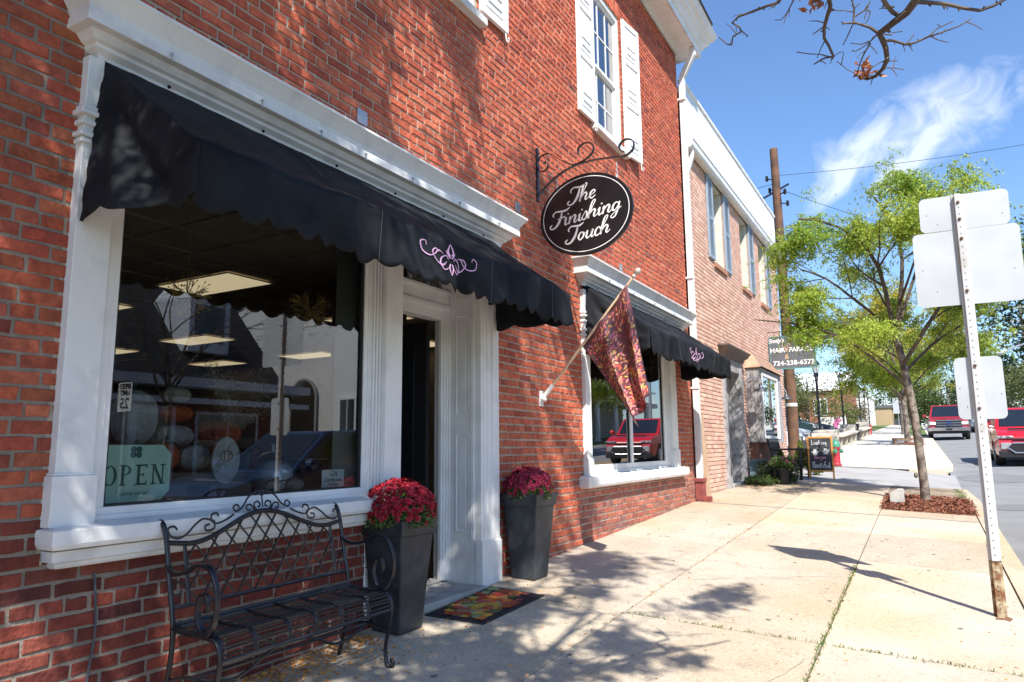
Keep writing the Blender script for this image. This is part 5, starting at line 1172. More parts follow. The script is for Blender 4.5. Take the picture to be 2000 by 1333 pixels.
for k in range(90):
    x, y = random.uniform(.3, 3.6), random.uniform(1.5, 13); r_ = random.uniform(.008, .024); gm.add([(x+r_*random.uniform(.7, 1.1)*math.cos(q), y+r_*1.2*math.sin(q), gz(x, y)+.0015) for q in [2*PI*i/9 for i in range(9)]], [tuple(range(9))])
gm.obj('gum_spots', M('gum_grey', (.20, .18, .155), .8), recalc=False)['kind'] = 'stuff'
ck_ = MB()
for st, en in (((1.3, 6.1), (2.5, 7.0)), ((.1, 8.6), (1.2, 8.2)), ((2.6, 10.2), (3.6, 9.7)), ((2.1, 2.9), (2.5, 4.6)), ((.5, 5.2), (1.2, 6.4))):
    P3 = [Vector((st[0]+(en[0]-st[0])*k/16+random.gauss(0, .018), st[1]+(en[1]-st[1])*k/16+random.gauss(0, .018), 0)) for k in range(17)]
    for a_, b_ in zip(P3[:-1], P3[1:]):
        d_ = (b_-a_).normalized(); n_ = Vector((-d_.y, d_.x, 0))*random.uniform(.0008, .0022); ck_.add([(q.x, q.y, gz(q.x, q.y)+.0012) for q in (a_-n_, b_-n_, b_+n_, a_+n_)], [(0, 1, 2, 3)])
ck_.obj('pavement_cracks', M('crack_dark', (.10, .08, .06), .95), recalc=False)['kind'] = 'structure'
# grass tufts in the joints and kerb
Ps = np.concatenate([scatter(700, lambda n: 2.55+rng.normal(0, .007, n), lambda n: 1.5+6*rng.random(n)), scatter(500, lambda n: 3.66+rng.normal(0, .05, n), lambda n: 14.3+1.5*rng.random(n)), scatter(220, lambda n: 3.72+rng.normal(0, .02, n), lambda n: rng.uniform(8.6, 9.6, n)), scatter(260, lambda n: rng.uniform(1.3, 3.7, n), lambda n: 4.93+rng.normal(0, .008, n)), scatter(160, lambda n: 2.75+rng.normal(0, .1, n), lambda n: 12.66+rng.normal(0, .04, n))])
q = leaves_arr(Ps-[0, 0, .006], .026, .006, -1.3, .6); fastmesh('joint_grass', q, 4, grassm)['kind'] = 'stuff'

# ------------------------------------------------------------------ hydrants
def hydrant(x, y, lab, cap, k=1.0):
    t = thing('fire_hydrant', lab, 'fire hydrant', (x, y, gz(x, y)), 0, 'fire hydrants along the pavement')
    red = M('hydrant_red', (.42, .03, .045), .45, (.34, .02, .035), 8); capm = M('hydrant_cap_'+cap, dict(green=(.06, .26, .17), red=(.42, .03, .045))[cap], .45)
    mb = MB(); mb.lathe([(.13*k, 0), (.14*k, .03), (.11*k, .05), (.10*k, .08), (.10*k, .42), (.125*k, .43), (.125*k, .47), (.10*k, .48)], (0, 0, 0), 18); mb.obj('barrel', red, t, smooth=True)
    mb = MB(); mb.lathe([(.12*k, .48), (.125*k, .52), (.10*k, .60), (.05*k, .655), (.025*k, .66), (.025*k, .70), (.001, .705)], (0, 0, 0), 18); mb.obj('bonnet', capm, t, smooth=True)
    for ax in ((1, 0, 0), (-1, 0, 0), (0, -1, 0)):
        mb = MB(); mb.lathe([(.05*k, .08), (.05*k, .13), (.062*k, .135), (.062*k, .165), (.02*k, .17), (.02*k, .19)], (0, 0, .38), 12, axis=ax); mb.obj('nozzle_cap', capm, t, smooth=True)
hydrant(1.12, 20.75, 'red fire hydrant with green bonnet behind the chalkboard sign', 'green'); hydrant(.20, 50.5, 'all red fire hydrant far down the pavement at the end of the stone wall', 'red', 1.0)
# ------------------------------------------------------------------ stone wall with bench slabs
t = thing('stone_wall', 'low rubble stone wall along the car park behind the hydrant', 'wall', (0, 0, 0))
stm = M('rubble_stone', (.42, .39, .34), .9, (.27, .25, .22), 4, 7, bump=.8, bscale=14, island=.35)
mb = MB()
def rubble(mb, x0, x1, y0, y1, h):
    z = 0
    while z < h:
        ch_ = random.uniform(.10, .19); y = y0
        while y < y1:
            ln = random.uniform(.2, .5); yb = min(y+ln, y1); g = S((y+yb)/2); j = lambda: random.uniform(-.025, .025)
            a = (x0+j(), y+.01, g+z-.05); b = (x1+j(), yb-.01, g+min(z+ch_, h)-.012)
            V = [(a[0]+j()*.5, a[1], a[2]), (b[0]+j()*.5, a[1], a[2]), (b[0]+j()*.5, b[1], a[2]), (a[0]+j()*.5, b[1], a[2]), (a[0]+j(), a[1]+.015, b[2]), (b[0]+j(), a[1]+.015, b[2]), (b[0]+j(), b[1]-.015, b[2]), (a[0]+j(), b[1]-.015, b[2])]
            mb.add(V, [(0, 3, 2, 1), (4, 5, 6, 7), (0, 1, 5, 4), (1, 2, 6, 5), (2, 3, 7, 6), (3, 0, 4, 7)]); y = yb
        z += ch_
rubble(mb, -.42, -.04, 28.6, 50, .62); rubble(mb, -.42, .30, 29.0, 30.6, .72); rubble(mb, -.42, .25, 38.6, 39.6, .8); rubble(mb, -.42, .2, 48.5, 50, .8); rubble(mb, -6, -.5, 28.3, 28.7, .45); mb.obj('stones', stm, t, bevel=.012)
mb = MB()
for (a, b) in ((30.8, 38.4), (39.8, 48.3)):
    n_ = 4
    for k in range(n_):
        y0, y1 = a+(b-a)*k/n_, a+(b-a)*(k+1)/n_-.02; mb.add([(-.02, y0, S(y0)+.42), (.42, y0, S(y0)+.41), (.42, y1, S(y1)+.41), (-.02, y1, S(y1)+.42), (-.02, y0, S(y0)+.50), (.42, y0, S(y0)+.49), (.42, y1, S(y1)+.49), (-.02, y1, S(y1)+.50)], [(0, 3, 2, 1), (4, 5, 6, 7), (0, 1, 5, 4), (1, 2, 6, 5), (2, 3, 7, 6), (3, 0, 4, 7)])
mb.obj('bench_slab', conc_pale, t)
mb = MB()
for y in (31.2, 33.5, 35.8, 38.0, 40.2, 43, 46, 48): mb.box((.0, y, S(y)-.1), (.34, y+.12, S(y)+.42))
mb.obj('bench_support', stm, t)
for (y, lb) in ((39.9, 'dark litter bin standing beside the middle pier of the stone wall'),):
    t = thing('litter_bin', lb, 'litter bin', (.12, y, gz(.1, y))); mb = MB(); mb.lathe([(.18, .05), (.24, .75), (.26, .76), (.26, .80), (.2, .8)], (0, 0, 0), 16); mb.obj('bin_body', black_iron, t); mb = MB(); mb.lathe([(.03, -.1), (.03, 0.06)], (0, 0, 0), 8); mb.obj('bin_foot', black_iron, t)
# ------------------------------------------------------------------ lamp posts
def lamp_post(x, y, lab):
    t = thing('lamp_post', lab, 'lamp post', (x, y, S(y)), 0, 'black lamp posts along the car park wall')
    mb = MB(); mb.lathe([(.12, 0), (.12, .12), (.075, .2), (.065, .5), (.05, .6), (.048, 2.66), (.06, 2.68), (.06, 2.74), (.04, 2.78)], (0, 0, 0), 14); mb.obj('post', black_iron, t, smooth=True)
    mb = MB(); mb.lathe([(.05, 2.76), (.095, 2.84), (.10, 2.95), (.085, 2.97)], (0, 0, 0), 4); mb.obj('ballast_box', black_iron, t)
    mb = MB(); mb.lathe([(.085, 2.97), (.15, 3.30), (.14, 3.30)], (0, 0, 0), 6); mb.obj('lantern', lampglass, t)
    mb = MB(); mb.lathe([(.17, 3.30), (.17, 3.33), (.08, 3.46), (.03, 3.5), (.02, 3.58), (.001, 3.59)], (0, 0, 0), 6)
    for k in range(6): a = 2*PI*k/6; mb.bar((.088*math.cos(a), .088*math.sin(a), 2.97), (.155*math.cos(a), .155*math.sin(a), 3.31), .008, 4)
    mb.obj('cap', black_iron, t)
for (x, y, lb) in ((-.42, 31.0, 'black lamp post nearest the shops, right behind the chalkboard sign'), (-.55, 42.5, 'second black lamp post along the car park wall'), (-1.05, 62, 'third black lamp post, left one of the close pair far away'), (-1.2, 70, 'fourth black lamp post, right one of the close pair far away'), (-1.75, 84, 'farthest black lamp post in front of the tan building')): lamp_post(x, y, lb)
# ------------------------------------------------------------------ utility pole and wires
t = thing('utility_pole', 'weathered brown utility pole behind the salon sign', 'utility pole', (-.16, 22.5, S(22.5)))
mb = MB(); mb.tube([(0, 0, -.3), (.0, 0, 3), (-.01, 0, 6.5), (-.03, 0, 9.55)], [.165, .15, .135, .115], 16); mb.obj('pole', wood, t, smooth=True)
mb = MB(); mb.lathe([(.17, 0), (.172, .05), (.17, .1)], (0, 0, 1.55), 16); mb.obj('reflective_band', M('white_band', (.6, .6, .55), .5), t)
mb = MB()
for z, y in ((8.55, -.2), (8.3, .2), (8.05, -.2), (7.8, .2)):
    mb.bar((-.25 if z > 8.2 else .25, y, z), (.0, 0, z), .02, 5); mb.lathe([(.02, -.08), (.055, -.04), (.03, -.01), (.055, .03), (.03, .06), (.045, .09)], (-.25 if z > 8.2 else .25, y, z), 8)
mb.bar((-.6, 0, 7.95), (.35, 0, 8.35), .03, 5); mb.obj('insulators', black_iron, t)
for nm, a, b, sag, lb in (('power_cable', (-.16, 22.5, 9.55), (14, 33, 13.2), .4, 'thin overhead wire rising to the right across the clouds'), ('service_cable', (-.1, 22.5, 9.1), (12, 40, 9.0), .7, 'slack overhead cable crossing behind the street tree crown'), ('phone_cable', (-.1, 22.5, 5.95), (12.2, 85, 9.4), .6, 'low overhead cable running down the street under the tree crown'), ('left_cable', (-.2, 22.5, 9.3), (-9, 20.9, 8.6), .15, 'short overhead cable left of the utility pole')):
    mb = MB(); a, b = Vector(a), Vector(b); mb.tube([a.lerp(b, k/16)-Vector((0, 0, sag*4*(k/16)*(1-k/16))) for k in range(17)], .008, 5); tag(mb.obj(nm, black_iron), lb, 'cable', 'overhead wires')
t = thing('utility_pole', 'distant utility pole with crossarm in front of the dark trees at the right', 'utility pole', (12.3, 85, S(85)))
mb = MB(); mb.tube([(0, 0, 0), (0, 0, 12)], [.17, .12], 10); mb.obj('pole', M('grey_pole', (.30, .27, .24), .9), t); mb = MB(); mb.box((-1.4, -.08, 9.9), (.9, .02, 10.05)); mb.box((-1.1, -.08, 11.2), (1.1, .02, 11.35)); mb.obj('crossarm', M('grey_arm', (.42, .40, .38), .8), t)
t = thing('utility_pole', 'thin far utility pole rising above the red pickup', 'utility pole', (6.0, 104, S(104)-.3)); mb = MB(); mb.tube([(0, 0, 0), (0, 0, 6.4)], [.16, .13], 8); mb.obj('pole', M('pale_pole', (.4, .35, .3), .9), t)
mb = MB(); mb.box((-.8, -.05, 5.6), (.8, .05, 5.75)); mb.obj('crossarm', bpy.data.materials['pale_pole'], t)
t = thing('street_light', 'curved arm street light reaching in from the right edge over the road', 'street light', (12.1, 45, S(45)))
mb = MB(); mb.tube([(0, 0, -.2), (0, 0, 5.6)], [.11, .08], 10); mb.tube(cr([(0, 0, 4.6), (-1.2, 0, 4.9), (-2.8, 0, 4.95), (-4.4, 0, 4.55), (-4.9, 0, 4.32)], 5), [.05]*21, 8); mb.tube([(0, 0, 4.1), (-2.2, 0, 4.75)], .025, 6); mb.obj('mast_arm', galv, t, smooth=True)
mb = MB(); mb.tube([(-4.85, 0, 4.34), (-5.0, 0, 4.28), (-5.25, 0, 4.24), (-5.42, 0, 4.25)], [.07, .12, .13, .05], 10); mb.obj('lamp_head', M('lamp_grey', (.5, .52, .53), .4), t, smooth=True)
# speed limit sign across the road, seen in the window's reflection
t = thing('speed_limit_sign', 'white speed limit 25 sign on the opposite pavement, seen mirrored in the shop window', 'road sign', (12.0, 9.5, S(9)-.08))
mb = MB(); mb.box((-.025, 0, -.2), (.025, .04, 2.5)); mb.obj('post', galv, t)
mb = MB(); mb.prism(rrect(.5, .64), lambda a, b: (a, -.004, b+2.2), (0, .003, 0)); mb.obj('plate', M('sign_white', (.80, .80, .78), .4), t)
bl = M('sign_black', (.01, .01, .01), .5)
for s_, z_, sz in (('SPEED', 2.43, .15), ('LIMIT', 2.29, .15), ('25', 2.05, .33)): text_obj('lettering', s_, sz, bl, Matrix.Translation((0, -.0065, z_)) @ rot, t, off=.006)
# small plates on stakes along the verge, far away
for k, (x, y, h, w_, lb) in enumerate(((1.55, 62, 2.5, .32, 'pale road sign back far along the pavement, left of the second street tree'), (1.75, 66, 2.45, .2, 'narrow white road sign just behind the pale sign back'),)):
    t = thing('road_sign', lb, 'road sign', (x, y, gz(x, y))); mb = MB(); mb.bar((0, 0, 0), (0, 0, h), .03, 6); mb.obj('post', galv, t); mb = MB(); mb.box((-w_, -.04, h-1.2), (w_, -.03, h)); mb.obj('plate', alu, t)
# timber tree guards round the far pit
t = thing('tree_guard', 'low timber edging round the mulch of the second street tree', 'edging', (2.55, 36.5, gz(2.5, 36.5)))
mb = MB()
for k in range(3):
    for (a, b) in (((-.62, -.7+k*1.2, 0), (-.55, -.3+k*1.2, .28+.0*k)), ((.50, -.7+k*1.2, 0), (.57, -.3+k*1.2, .26))): mb.box(a, b)
mb.box((-.62, -.8, .16), (.57, -.74, .26)); mb.box((-.62, 2.3, .2), (.57, 2.36, .3)); mb.box((-.64, -.8, .18), (-.60, 2.36, .26)); mb.obj('rails', M('edging_wood', (.36, .22, .14), .9), t)
mb = MB(); P_ = [(2.55+.6*math.cos(a)*random.uniform(.9, 1.1), 36.6+1.0*math.sin(a)*random.uniform(.9, 1.1)) for a in [2*PI*k/18 for k in range(18)]]
mb.add([(x, y, gz(x, y)+.01) for x, y in P_]+[(2.55, 36.6, gz(2.55, 36.6)+.12)], [(k, (k+1) % 18, 18) for k in range(18)]); mb.obj('far_mulch', mulchm)['kind'] = 'structure'
# items by the far end of the wall: banner sign
t = thing('ribbon_banner', 'white board with a large pink ribbon shape beyond the stone wall', 'banner', (-1.55, 47, S(47)))
mb = MB(); mb.box((-.75, 0, .25), (.75, .03, 1.15)); mb.bar((-.6, .02, 0), (-.6, .02, .3), .03); mb.bar((.6, .02, 0), (.6, .02, .3), .03); mb.obj('board', white, t)
mb = MB(); mb.add([(.10, -.005, .28), (.35, -.005, .28), (.20, -.005, .7), (.40, -.005, 1.12), (.15, -.005, 1.12), (.0, -.005, .7)], [(0, 1, 2, 3, 4, 5)]); mb.add([(-.1, -.007, .28), (.12, -.007, .28), (.40, -.007, .85), (.55, -.007, .95), (.3, -.007, 1.0)], [(0, 1, 2, 3, 4)]); mb.obj('ribbon', M('ribbon_pink', (.70, .16, .42), .6), t)
BR = {
 'main': ([(3.333, 2.5, 2.842), (3.312, 2.542, 2.788), (3.287, 2.583, 2.76), (3.258, 2.625, 2.749), (3.22, 2.667, 2.75), (3.174, 2.708, 2.746), (3.182, 2.75, 2.742), (3.189, 2.792, 2.731), (3.19, 2.833, 2.703), (3.172, 2.875, 2.692), (3.144, 2.917, 2.689), (3.116, 2.958, 2.705), (3.078, 3.0, 2.753)], 0.027, 0.008),
 'r1': ([(3.292, 2.62, 2.777), (3.329, 2.655, 2.782), (3.366, 2.69, 2.786), (3.394, 2.725, 2.791), (3.431, 2.76, 2.787), (3.481, 2.795, 2.781), (3.526, 2.83, 2.804), (3.572, 2.865, 2.838), (3.627, 2.9, 2.88)], 0.014, 0.007),
 'l1': ([(3.187, 2.5, 2.774), (3.206, 2.567, 2.762), (3.222, 2.633, 2.768), (3.245, 2.7, 2.783)], 0.013, 0.013),
 'l2': ([(3.169, 2.8, 2.799), (3.145, 2.8, 2.828), (3.096, 2.8, 2.863), (3.06, 2.8, 2.871), (3.051, 2.8, 2.876)], 0.011, 0.003),
 'l3': ([(3.091, 2.8, 2.864), (3.098, 2.8, 2.918), (3.089, 2.8, 2.984)], 0.007, 0.005),
 'l4': ([(3.098, 2.8, 2.887), (3.13, 2.8, 2.901), (3.153, 2.8, 2.931)], 0.005, 0.004),
 'l5': ([(3.094, 2.8, 2.907), (3.064, 2.8, 2.923), (3.022, 2.8, 2.937)], 0.004, 0.002),
 'r2': ([(3.183, 2.85, 2.79), (3.216, 2.871, 2.79), (3.254, 2.893, 2.774), (3.285, 2.914, 2.783), (3.331, 2.936, 2.805), (3.373, 2.957, 2.819), (3.434, 2.979, 2.839), (3.473, 3.0, 2.866)], 0.01, 0.003),
 'r3': ([(3.333, 2.9, 2.789), (3.358, 2.925, 2.822), (3.414, 2.95, 2.849)], 0.005, 0.002),
 'r4': ([(3.339, 2.9, 2.783), (3.359, 2.925, 2.777), (3.39, 2.95, 2.771)], 0.004, 0.002),
 'r5': ([(3.257, 2.87, 2.766), (3.285, 2.9, 2.81)], 0.004, 0.002),
 'm1': ([(3.163, 2.82, 2.803), (3.14, 2.847, 2.799), (3.108, 2.873, 2.81), (3.071, 2.9, 2.84)], 0.006, 0.002),
 'm2': ([(3.137, 2.85, 2.795), (3.112, 2.867, 2.793), (3.087, 2.883, 2.793), (3.074, 2.9, 2.809)], 0.004, 0.002),
 'm3': ([(3.14, 2.85, 2.794), (3.115, 2.883, 2.775), (3.095, 2.917, 2.753), (3.083, 2.95, 2.734)], 0.005, 0.003),
 'c1': ([(3.038, 2.4, 2.778), (3.042, 2.433, 2.741), (3.025, 2.467, 2.72), (3.013, 2.5, 2.709), (3.008, 2.533, 2.688), (3.018, 2.567, 2.674), (3.028, 2.6, 2.647), (3.005, 2.633, 2.667), (2.982, 2.667, 2.682), (2.954, 2.7, 2.688)], 0.013, 0.004),
 'c2': ([(3.01, 2.68, 2.692), (2.975, 2.703, 2.723), (2.937, 2.727, 2.748), (2.892, 2.75, 2.781)], 0.004, 0.0015),
 'c3': ([(3.008, 2.5, 2.71), (2.976, 2.5, 2.695)], 0.004, 0.002),
 'a1': ([(2.845, 2.9, 3.128), (2.817, 2.918, 3.107), (2.772, 2.936, 3.118), (2.706, 2.955, 3.124), (2.645, 2.973, 3.131), (2.614, 2.991, 3.123), (2.642, 3.009, 3.102), (2.641, 3.027, 3.09), (2.603, 3.045, 3.09), (2.595, 3.064, 3.069), (2.571, 3.082, 3.08), (2.53, 3.1, 3.139)], 0.011, 0.004),
 'a2': ([(2.82, 2.9, 3.102), (2.8, 2.9, 3.078)], 0.005, 0.002),
 'a3': ([(2.649, 3.0, 3.08), (2.676, 3.0, 3.045)], 0.004, 0.002),
 'b1': ([(2.913, 2.7, 2.987), (2.889, 2.75, 2.986), (2.861, 2.8, 2.978), (2.833, 2.85, 2.988), (2.803, 2.9, 3.024)], 0.006, 0.002),
 'd1': ([(3.174, 2.95, 2.731), (3.208, 2.975, 2.734), (3.242, 3.0, 2.729)], 0.004, 0.002),
 'd2': ([(3.184, 2.95, 2.756), (3.225, 2.95, 2.746)], 0.003, 0.001),
 'd3': ([(3.079, 3.0, 2.756), (3.046, 3.025, 2.797), (3.008, 3.05, 2.857)], 0.003, 0.001),
 'd4': ([(3.188, 2.85, 2.814), (3.212, 2.85, 2.803), (3.213, 2.85, 2.812), (3.248, 2.85, 2.807)], 0.005, 0.002),
 'e1': ([(3.091, 2.8, 2.864), (3.065, 2.825, 2.829), (3.046, 2.85, 2.812)], 0.004, 0.003),
 'e2': ([(3.147, 2.8, 2.921), (3.128, 2.8, 2.868)], 0.004, 0.002),
 'e3': ([(3.15, 2.8, 2.895), (3.143, 2.8, 2.866), (3.129, 2.8, 2.849)], 0.003, 0.002),
}
# ------------------------------------------------------------------ trees
def grow(p, d, L, r, depth, maxd, segs, tips, spread=.55, up=.10, ratio=.74, wig=.12, nch=(2, 3), flat=0.0):
    n = 4; pts = [Vector(p)]; dd = Vector(d).normalized(); rs = [r]
    for k in range(n):
        dd = (dd+Vector((random.gauss(0, wig), random.gauss(0, wig), random.gauss(0, wig)+up*.25))).normalized(); dd.z *= (1-flat*.3)
        pts.append(pts[-1]+dd*L/n); rs.append(r*(1-.32*(k+1)/n))
    segs.append((pts, rs, depth))
    if depth >= maxd-1: tips.extend([(q, dd.copy(), depth) for q in pts[1:]])
    if depth >= maxd: return
    m = random.randint(*nch)
    for k in range(m+1):
        a = dd.orthogonal(); a.rotate(Quaternion(dd, random.uniform(0, 2*PI))); s_ = random.uniform(.6, 1.25)*spread
        nd = (dd*(1 if k else 1)+a*s_*(1.0 if k else .35)+Vector((0, 0, up))).normalized()
        if flat: nd.z *= (1-flat); nd.normalize()
        st = pts[-1] if k < 2 else pts[random.choice([2, 3])]
        grow(st, nd, L*ratio*random.uniform(.8, 1.15), rs[-1]*random.uniform(.62, .85), depth+1, maxd, segs, tips, spread, up, ratio, wig, nch, flat)
def limb_obj(segs, mat, parent, name='limbs', mind=0, maxd=9, fmin=.0):
    mb = MB()
    for pts, rs, d in segs:
        if mind <= d <= maxd: mb.tube(cr(pts, 2) if d < 3 else pts, [max(fmin, x) for x in (np.interp(np.linspace(0, len(rs)-1, (len(rs)-1)*2+1), range(len(rs)), rs).tolist() if d < 3 else rs)], 8 if d < 2 else (5 if d < 4 else 4), cap=False)
    return mb.obj(name, mat, parent, smooth=True, recalc=False)
def sprays(tips, n_per, rad, leaf, w, droop=.5, keep=1.0, hang=.6):
    P_ = []
    for (p, d, dep) in tips:
        if random.random() > keep: continue
        # pinnate sprays: leaflets strung along a few short drooping stalks
        for _ in range(n_per[0]):
            a = np.array([random.gauss(0, 1), random.gauss(0, 1), random.gauss(-.25, .5)])*rad; c0 = np.array(p)+rng.normal(0, rad*.25, 3)
            t = rng.uniform(.05, 1, (n_per[1], 1)); q = c0+a*t; q[:, 2] -= hang*rad*t[:, 0]**2; q += rng.normal(0, leaf*.35, q.shape); P_.append(q)
    return leaves_arr(np.concatenate(P_), leaf, w, droop, .7)
# --- street tree 1 (honey locust)
random.seed(21)
tb = Vector((3.12, 13.3, gz(3.12, 13.3)))
t = thing('street_tree', 'slender street tree with airy light green leaves growing from the mulch bed', 'tree', (0, 0, 0))
mb = MB(); trunk = [tb+Vector((0, 0, -.1)), tb+Vector((.0, 0, .25)), tb+Vector((-.02, 0, .8)), tb+Vector((-.06, 0, 1.5)), tb+Vector((-.13, 0, 2.1)), tb+Vector((-.20, 0, 2.65))]
mb.tube(cr(trunk, 5), np.interp(np.linspace(0, 5, 26), range(6), [.082, .068, .064, .061, .058, .052]).tolist(), 14); mb.lathe([(.03, 0), (.05, .02), (.03, .045)], tuple(tb+Vector((-.08, -.03, .42))), 8, axis=(-1, -.4, .2)); mb.obj('trunk', grey_bark, t, smooth=True)
segs = []; tips = []
f1 = trunk[-1]
def limb(pts, r0, r1, dep=1, sub=5, L=.85, spread=.6, up=.1, maxd=4):
    pts = [Vector(p) for p in pts]; n = len(pts); rs = [r0+(r1-r0)*k/(n-1) for k in range(n)]; segs.append((pts, rs, dep))
    for k in range(sub):
        i = min(n-1, max(1, int(round(1+(n-2)*(k+.5)/sub)))) ; d = (pts[i]-pts[i-1]).normalized(); a = d.orthogonal(); a.rotate(Quaternion(d, random.uniform(0, 2*PI)))
        grow(pts[i], (d*.7+a*.8+Vector((0, 0, up))).normalized(), L*random.uniform(.7, 1.2), rs[i]*.55, dep+1, maxd, segs, tips, spread, up, .72, .13, (1, 2), .15)
    d = (pts[-1]-pts[-2]).normalized(); grow(pts[-1], d, L, r1, dep+1, maxd, segs, tips, spread, up, .72, .13, (2, 2), .15)
T1 = lambda px, z, y=13.3: (px, y, z)
limb([f1, (2.85, 13.2, 3.5), (2.75, 13.1, 4.2), (2.45, 13.0, 4.75), (2.0, 12.9, 5.05), (1.6, 12.8, 5.15)], .06, .022, 1, 7, .75)
limb([f1, (3.0, 13.5, 3.6), (3.1, 13.6, 4.4), (3.0, 13.7, 5.1), (2.75, 13.7, 5.6)], .06, .025, 1, 6, .7)
limb([(2.97, 13.3, 2.75), (2.75, 13.5, 3.3), (2.3, 13.5, 3.8), (1.9, 13.5, 4.2), (1.5, 13.4, 4.4)], .045, .018, 1, 6, .75)
limb([(3.02, 13.3, 2.2), (2.6, 13.0, 2.65), (2.1, 12.7, 3.05), (1.6, 12.5, 3.25), (1.1, 12.4, 3.35), (.85, 12.4, 3.4)], .035, .012, 1, 4, .5)
limb([(3.0, 13.2, 2.6), (3.4, 13.0, 3.2), (3.8, 12.9, 3.8), (4.1, 12.8, 4.5), (4.3, 12.8, 4.9)], .045, .018, 1, 6, .7)
limb([(2.98, 13.4, 2.45), (3.4, 13.6, 2.9), (3.9, 13.8, 3.25), (4.4, 13.9, 3.5)], .035, .014, 1, 5, .6)
limb([(2.95, 13.3, 3.2), (3.3, 13.6, 4.2), (3.6, 13.8, 5.0), (3.75, 13.9, 5.5)], .04, .018, 1, 6, .6)
limb([(3.0, 13.3, 2.3), (2.7, 13.7, 2.7), (2.35, 14.0, 3.0), (2.1, 14.1, 3.15)], .02, .009, 1, 4, .45, up=-.1); limb([(3.0, 13.3, 2.1), (3.3, 13.6, 2.5), (3.6, 13.8, 2.7)], .018, .008, 1, 3, .4, up=-.1); limb([(2.9, 13.2, 2.7), (2.5, 12.9, 3.0), (2.2, 12.7, 3.3)], .02, .009, 1, 4, .45, up=-.05)
limb([(2.8, 13.2, 3.9), (2.4, 14.0, 4.4), (2.2, 14.6, 4.9)], .03, .014, 1, 5, .6); limb([(3.0, 13.4, 3.6), (3.3, 12.6, 4.2), (3.5, 12.1, 4.7)], .03, .014, 1, 5, .6)
inel = lambda p: ((p[0]-2.9)/1.9)**2+((p[1]-13.3)/1.9)**2+((p[2]-3.95)/2.0)**2 < 1.0+.12*math.sin(p[0]*5)+.1*math.sin(p[2]*7+p[1]*3)
segs = [((s_[0], s_[1], s_[2]) if s_[2] > 1 else (lambda m_: (s_[0][:m_], s_[1][:m_], s_[2]))(max(3, 1+max([i for i, q in enumerate(s_[0]) if inel(q) or q.z < 3.5] or [2])))) for s_ in segs if s_[2] < 2 or inel(s_[0][-1])]; tips = [q for q in tips if inel(q[0]) or (q[0].x > .9 and q[0].z < 3.7 and random.random() < .10)]
segs = [(a_, [r_*.72 for r_ in b_], c_) for a_, b_, c_ in segs]; limb_obj(segs, limb_mat, t, fmin=.003); tips = [q for q in tips if not (q[0].x < 1.95 and 2.4 < q[0].z < 3.25 and random.random() < .9)]
loc_g = leaf_mat('locust_leaves', (.26, .41, .055), (.42, .53, .08), (.55, .52, .08), .5, .8)
A = sprays(tips, (4, 19), .20, .052, .020, .8, .88)
fastmesh('crown', A, 4, loc_g, t)
# --- more street trees further on, turning yellow
def locust(x, y, h, lab, mat, seed, dens=1.0, leaf=.09, cw=1.0, trunk_r=.12, grp='street trees along the pavement'):
    random.seed(seed); z = gz(x, y) if x < 5 else S(y); t = thing('street_tree', lab, 'tree', (0, 0, 0), 0, grp)
    mb = MB(); b = Vector((x, y, z)); pts = [b-Vector((0, 0, .2)), b+Vector((.02, 0, h*.15)), b+Vector((-.03, 0, h*.32))]; mb.tube(cr(pts, 4), np.interp(np.linspace(0, 2, 9), range(3), [trunk_r*1.2, trunk_r, trunk_r*.85]).tolist(), 10); mb.obj('trunk', grey_bark, t, smooth=True)
    global segs, tips; segs, tips = [], []
    for k in range(6):
        q = 2*PI*k/6+random.uniform(-.3, .3); st = pts[-1]+Vector((0, 0, random.uniform(-.1, .1)*h)); grow(st, (math.cos(q)*.7*cw, math.sin(q)*.7*cw, 1), h*.28, trunk_r*.5, 1, 4, segs, tips, .62, .12, .74, .12, (1, 2), .1)
    grow(pts[-1], (0, 0, 1), h*.3, trunk_r*.6, 1, 4, segs, tips, .6, .12, .74, .12, (2, 2))
    limb_obj(segs, limb_mat, t, fmin=.008); fastmesh('crown', sprays(tips, (3, int(13*dens)), h*.055, leaf, leaf*.45, .4, .92), 4, mat, t)
ylw = leaf_mat('yellowing_leaves', (.27, .34, .05), (.56, .48, .06), (.22, .30, .05), .45, .35, .40, .62)
locust(2.49, 36.6, 6.8, 'yellowing street tree behind the first, in the timber edged bed', ylw, 5, 1.6, .11, 1.35)
locust(2.0, 52, 6.6, 'third street tree down the pavement, half hidden by the yellow one', ylw, 8, 1.0, .12)
locust(1.6, 70, 6.5, 'farthest street tree at the end of the verge', loc_g, 9, .8, .14)
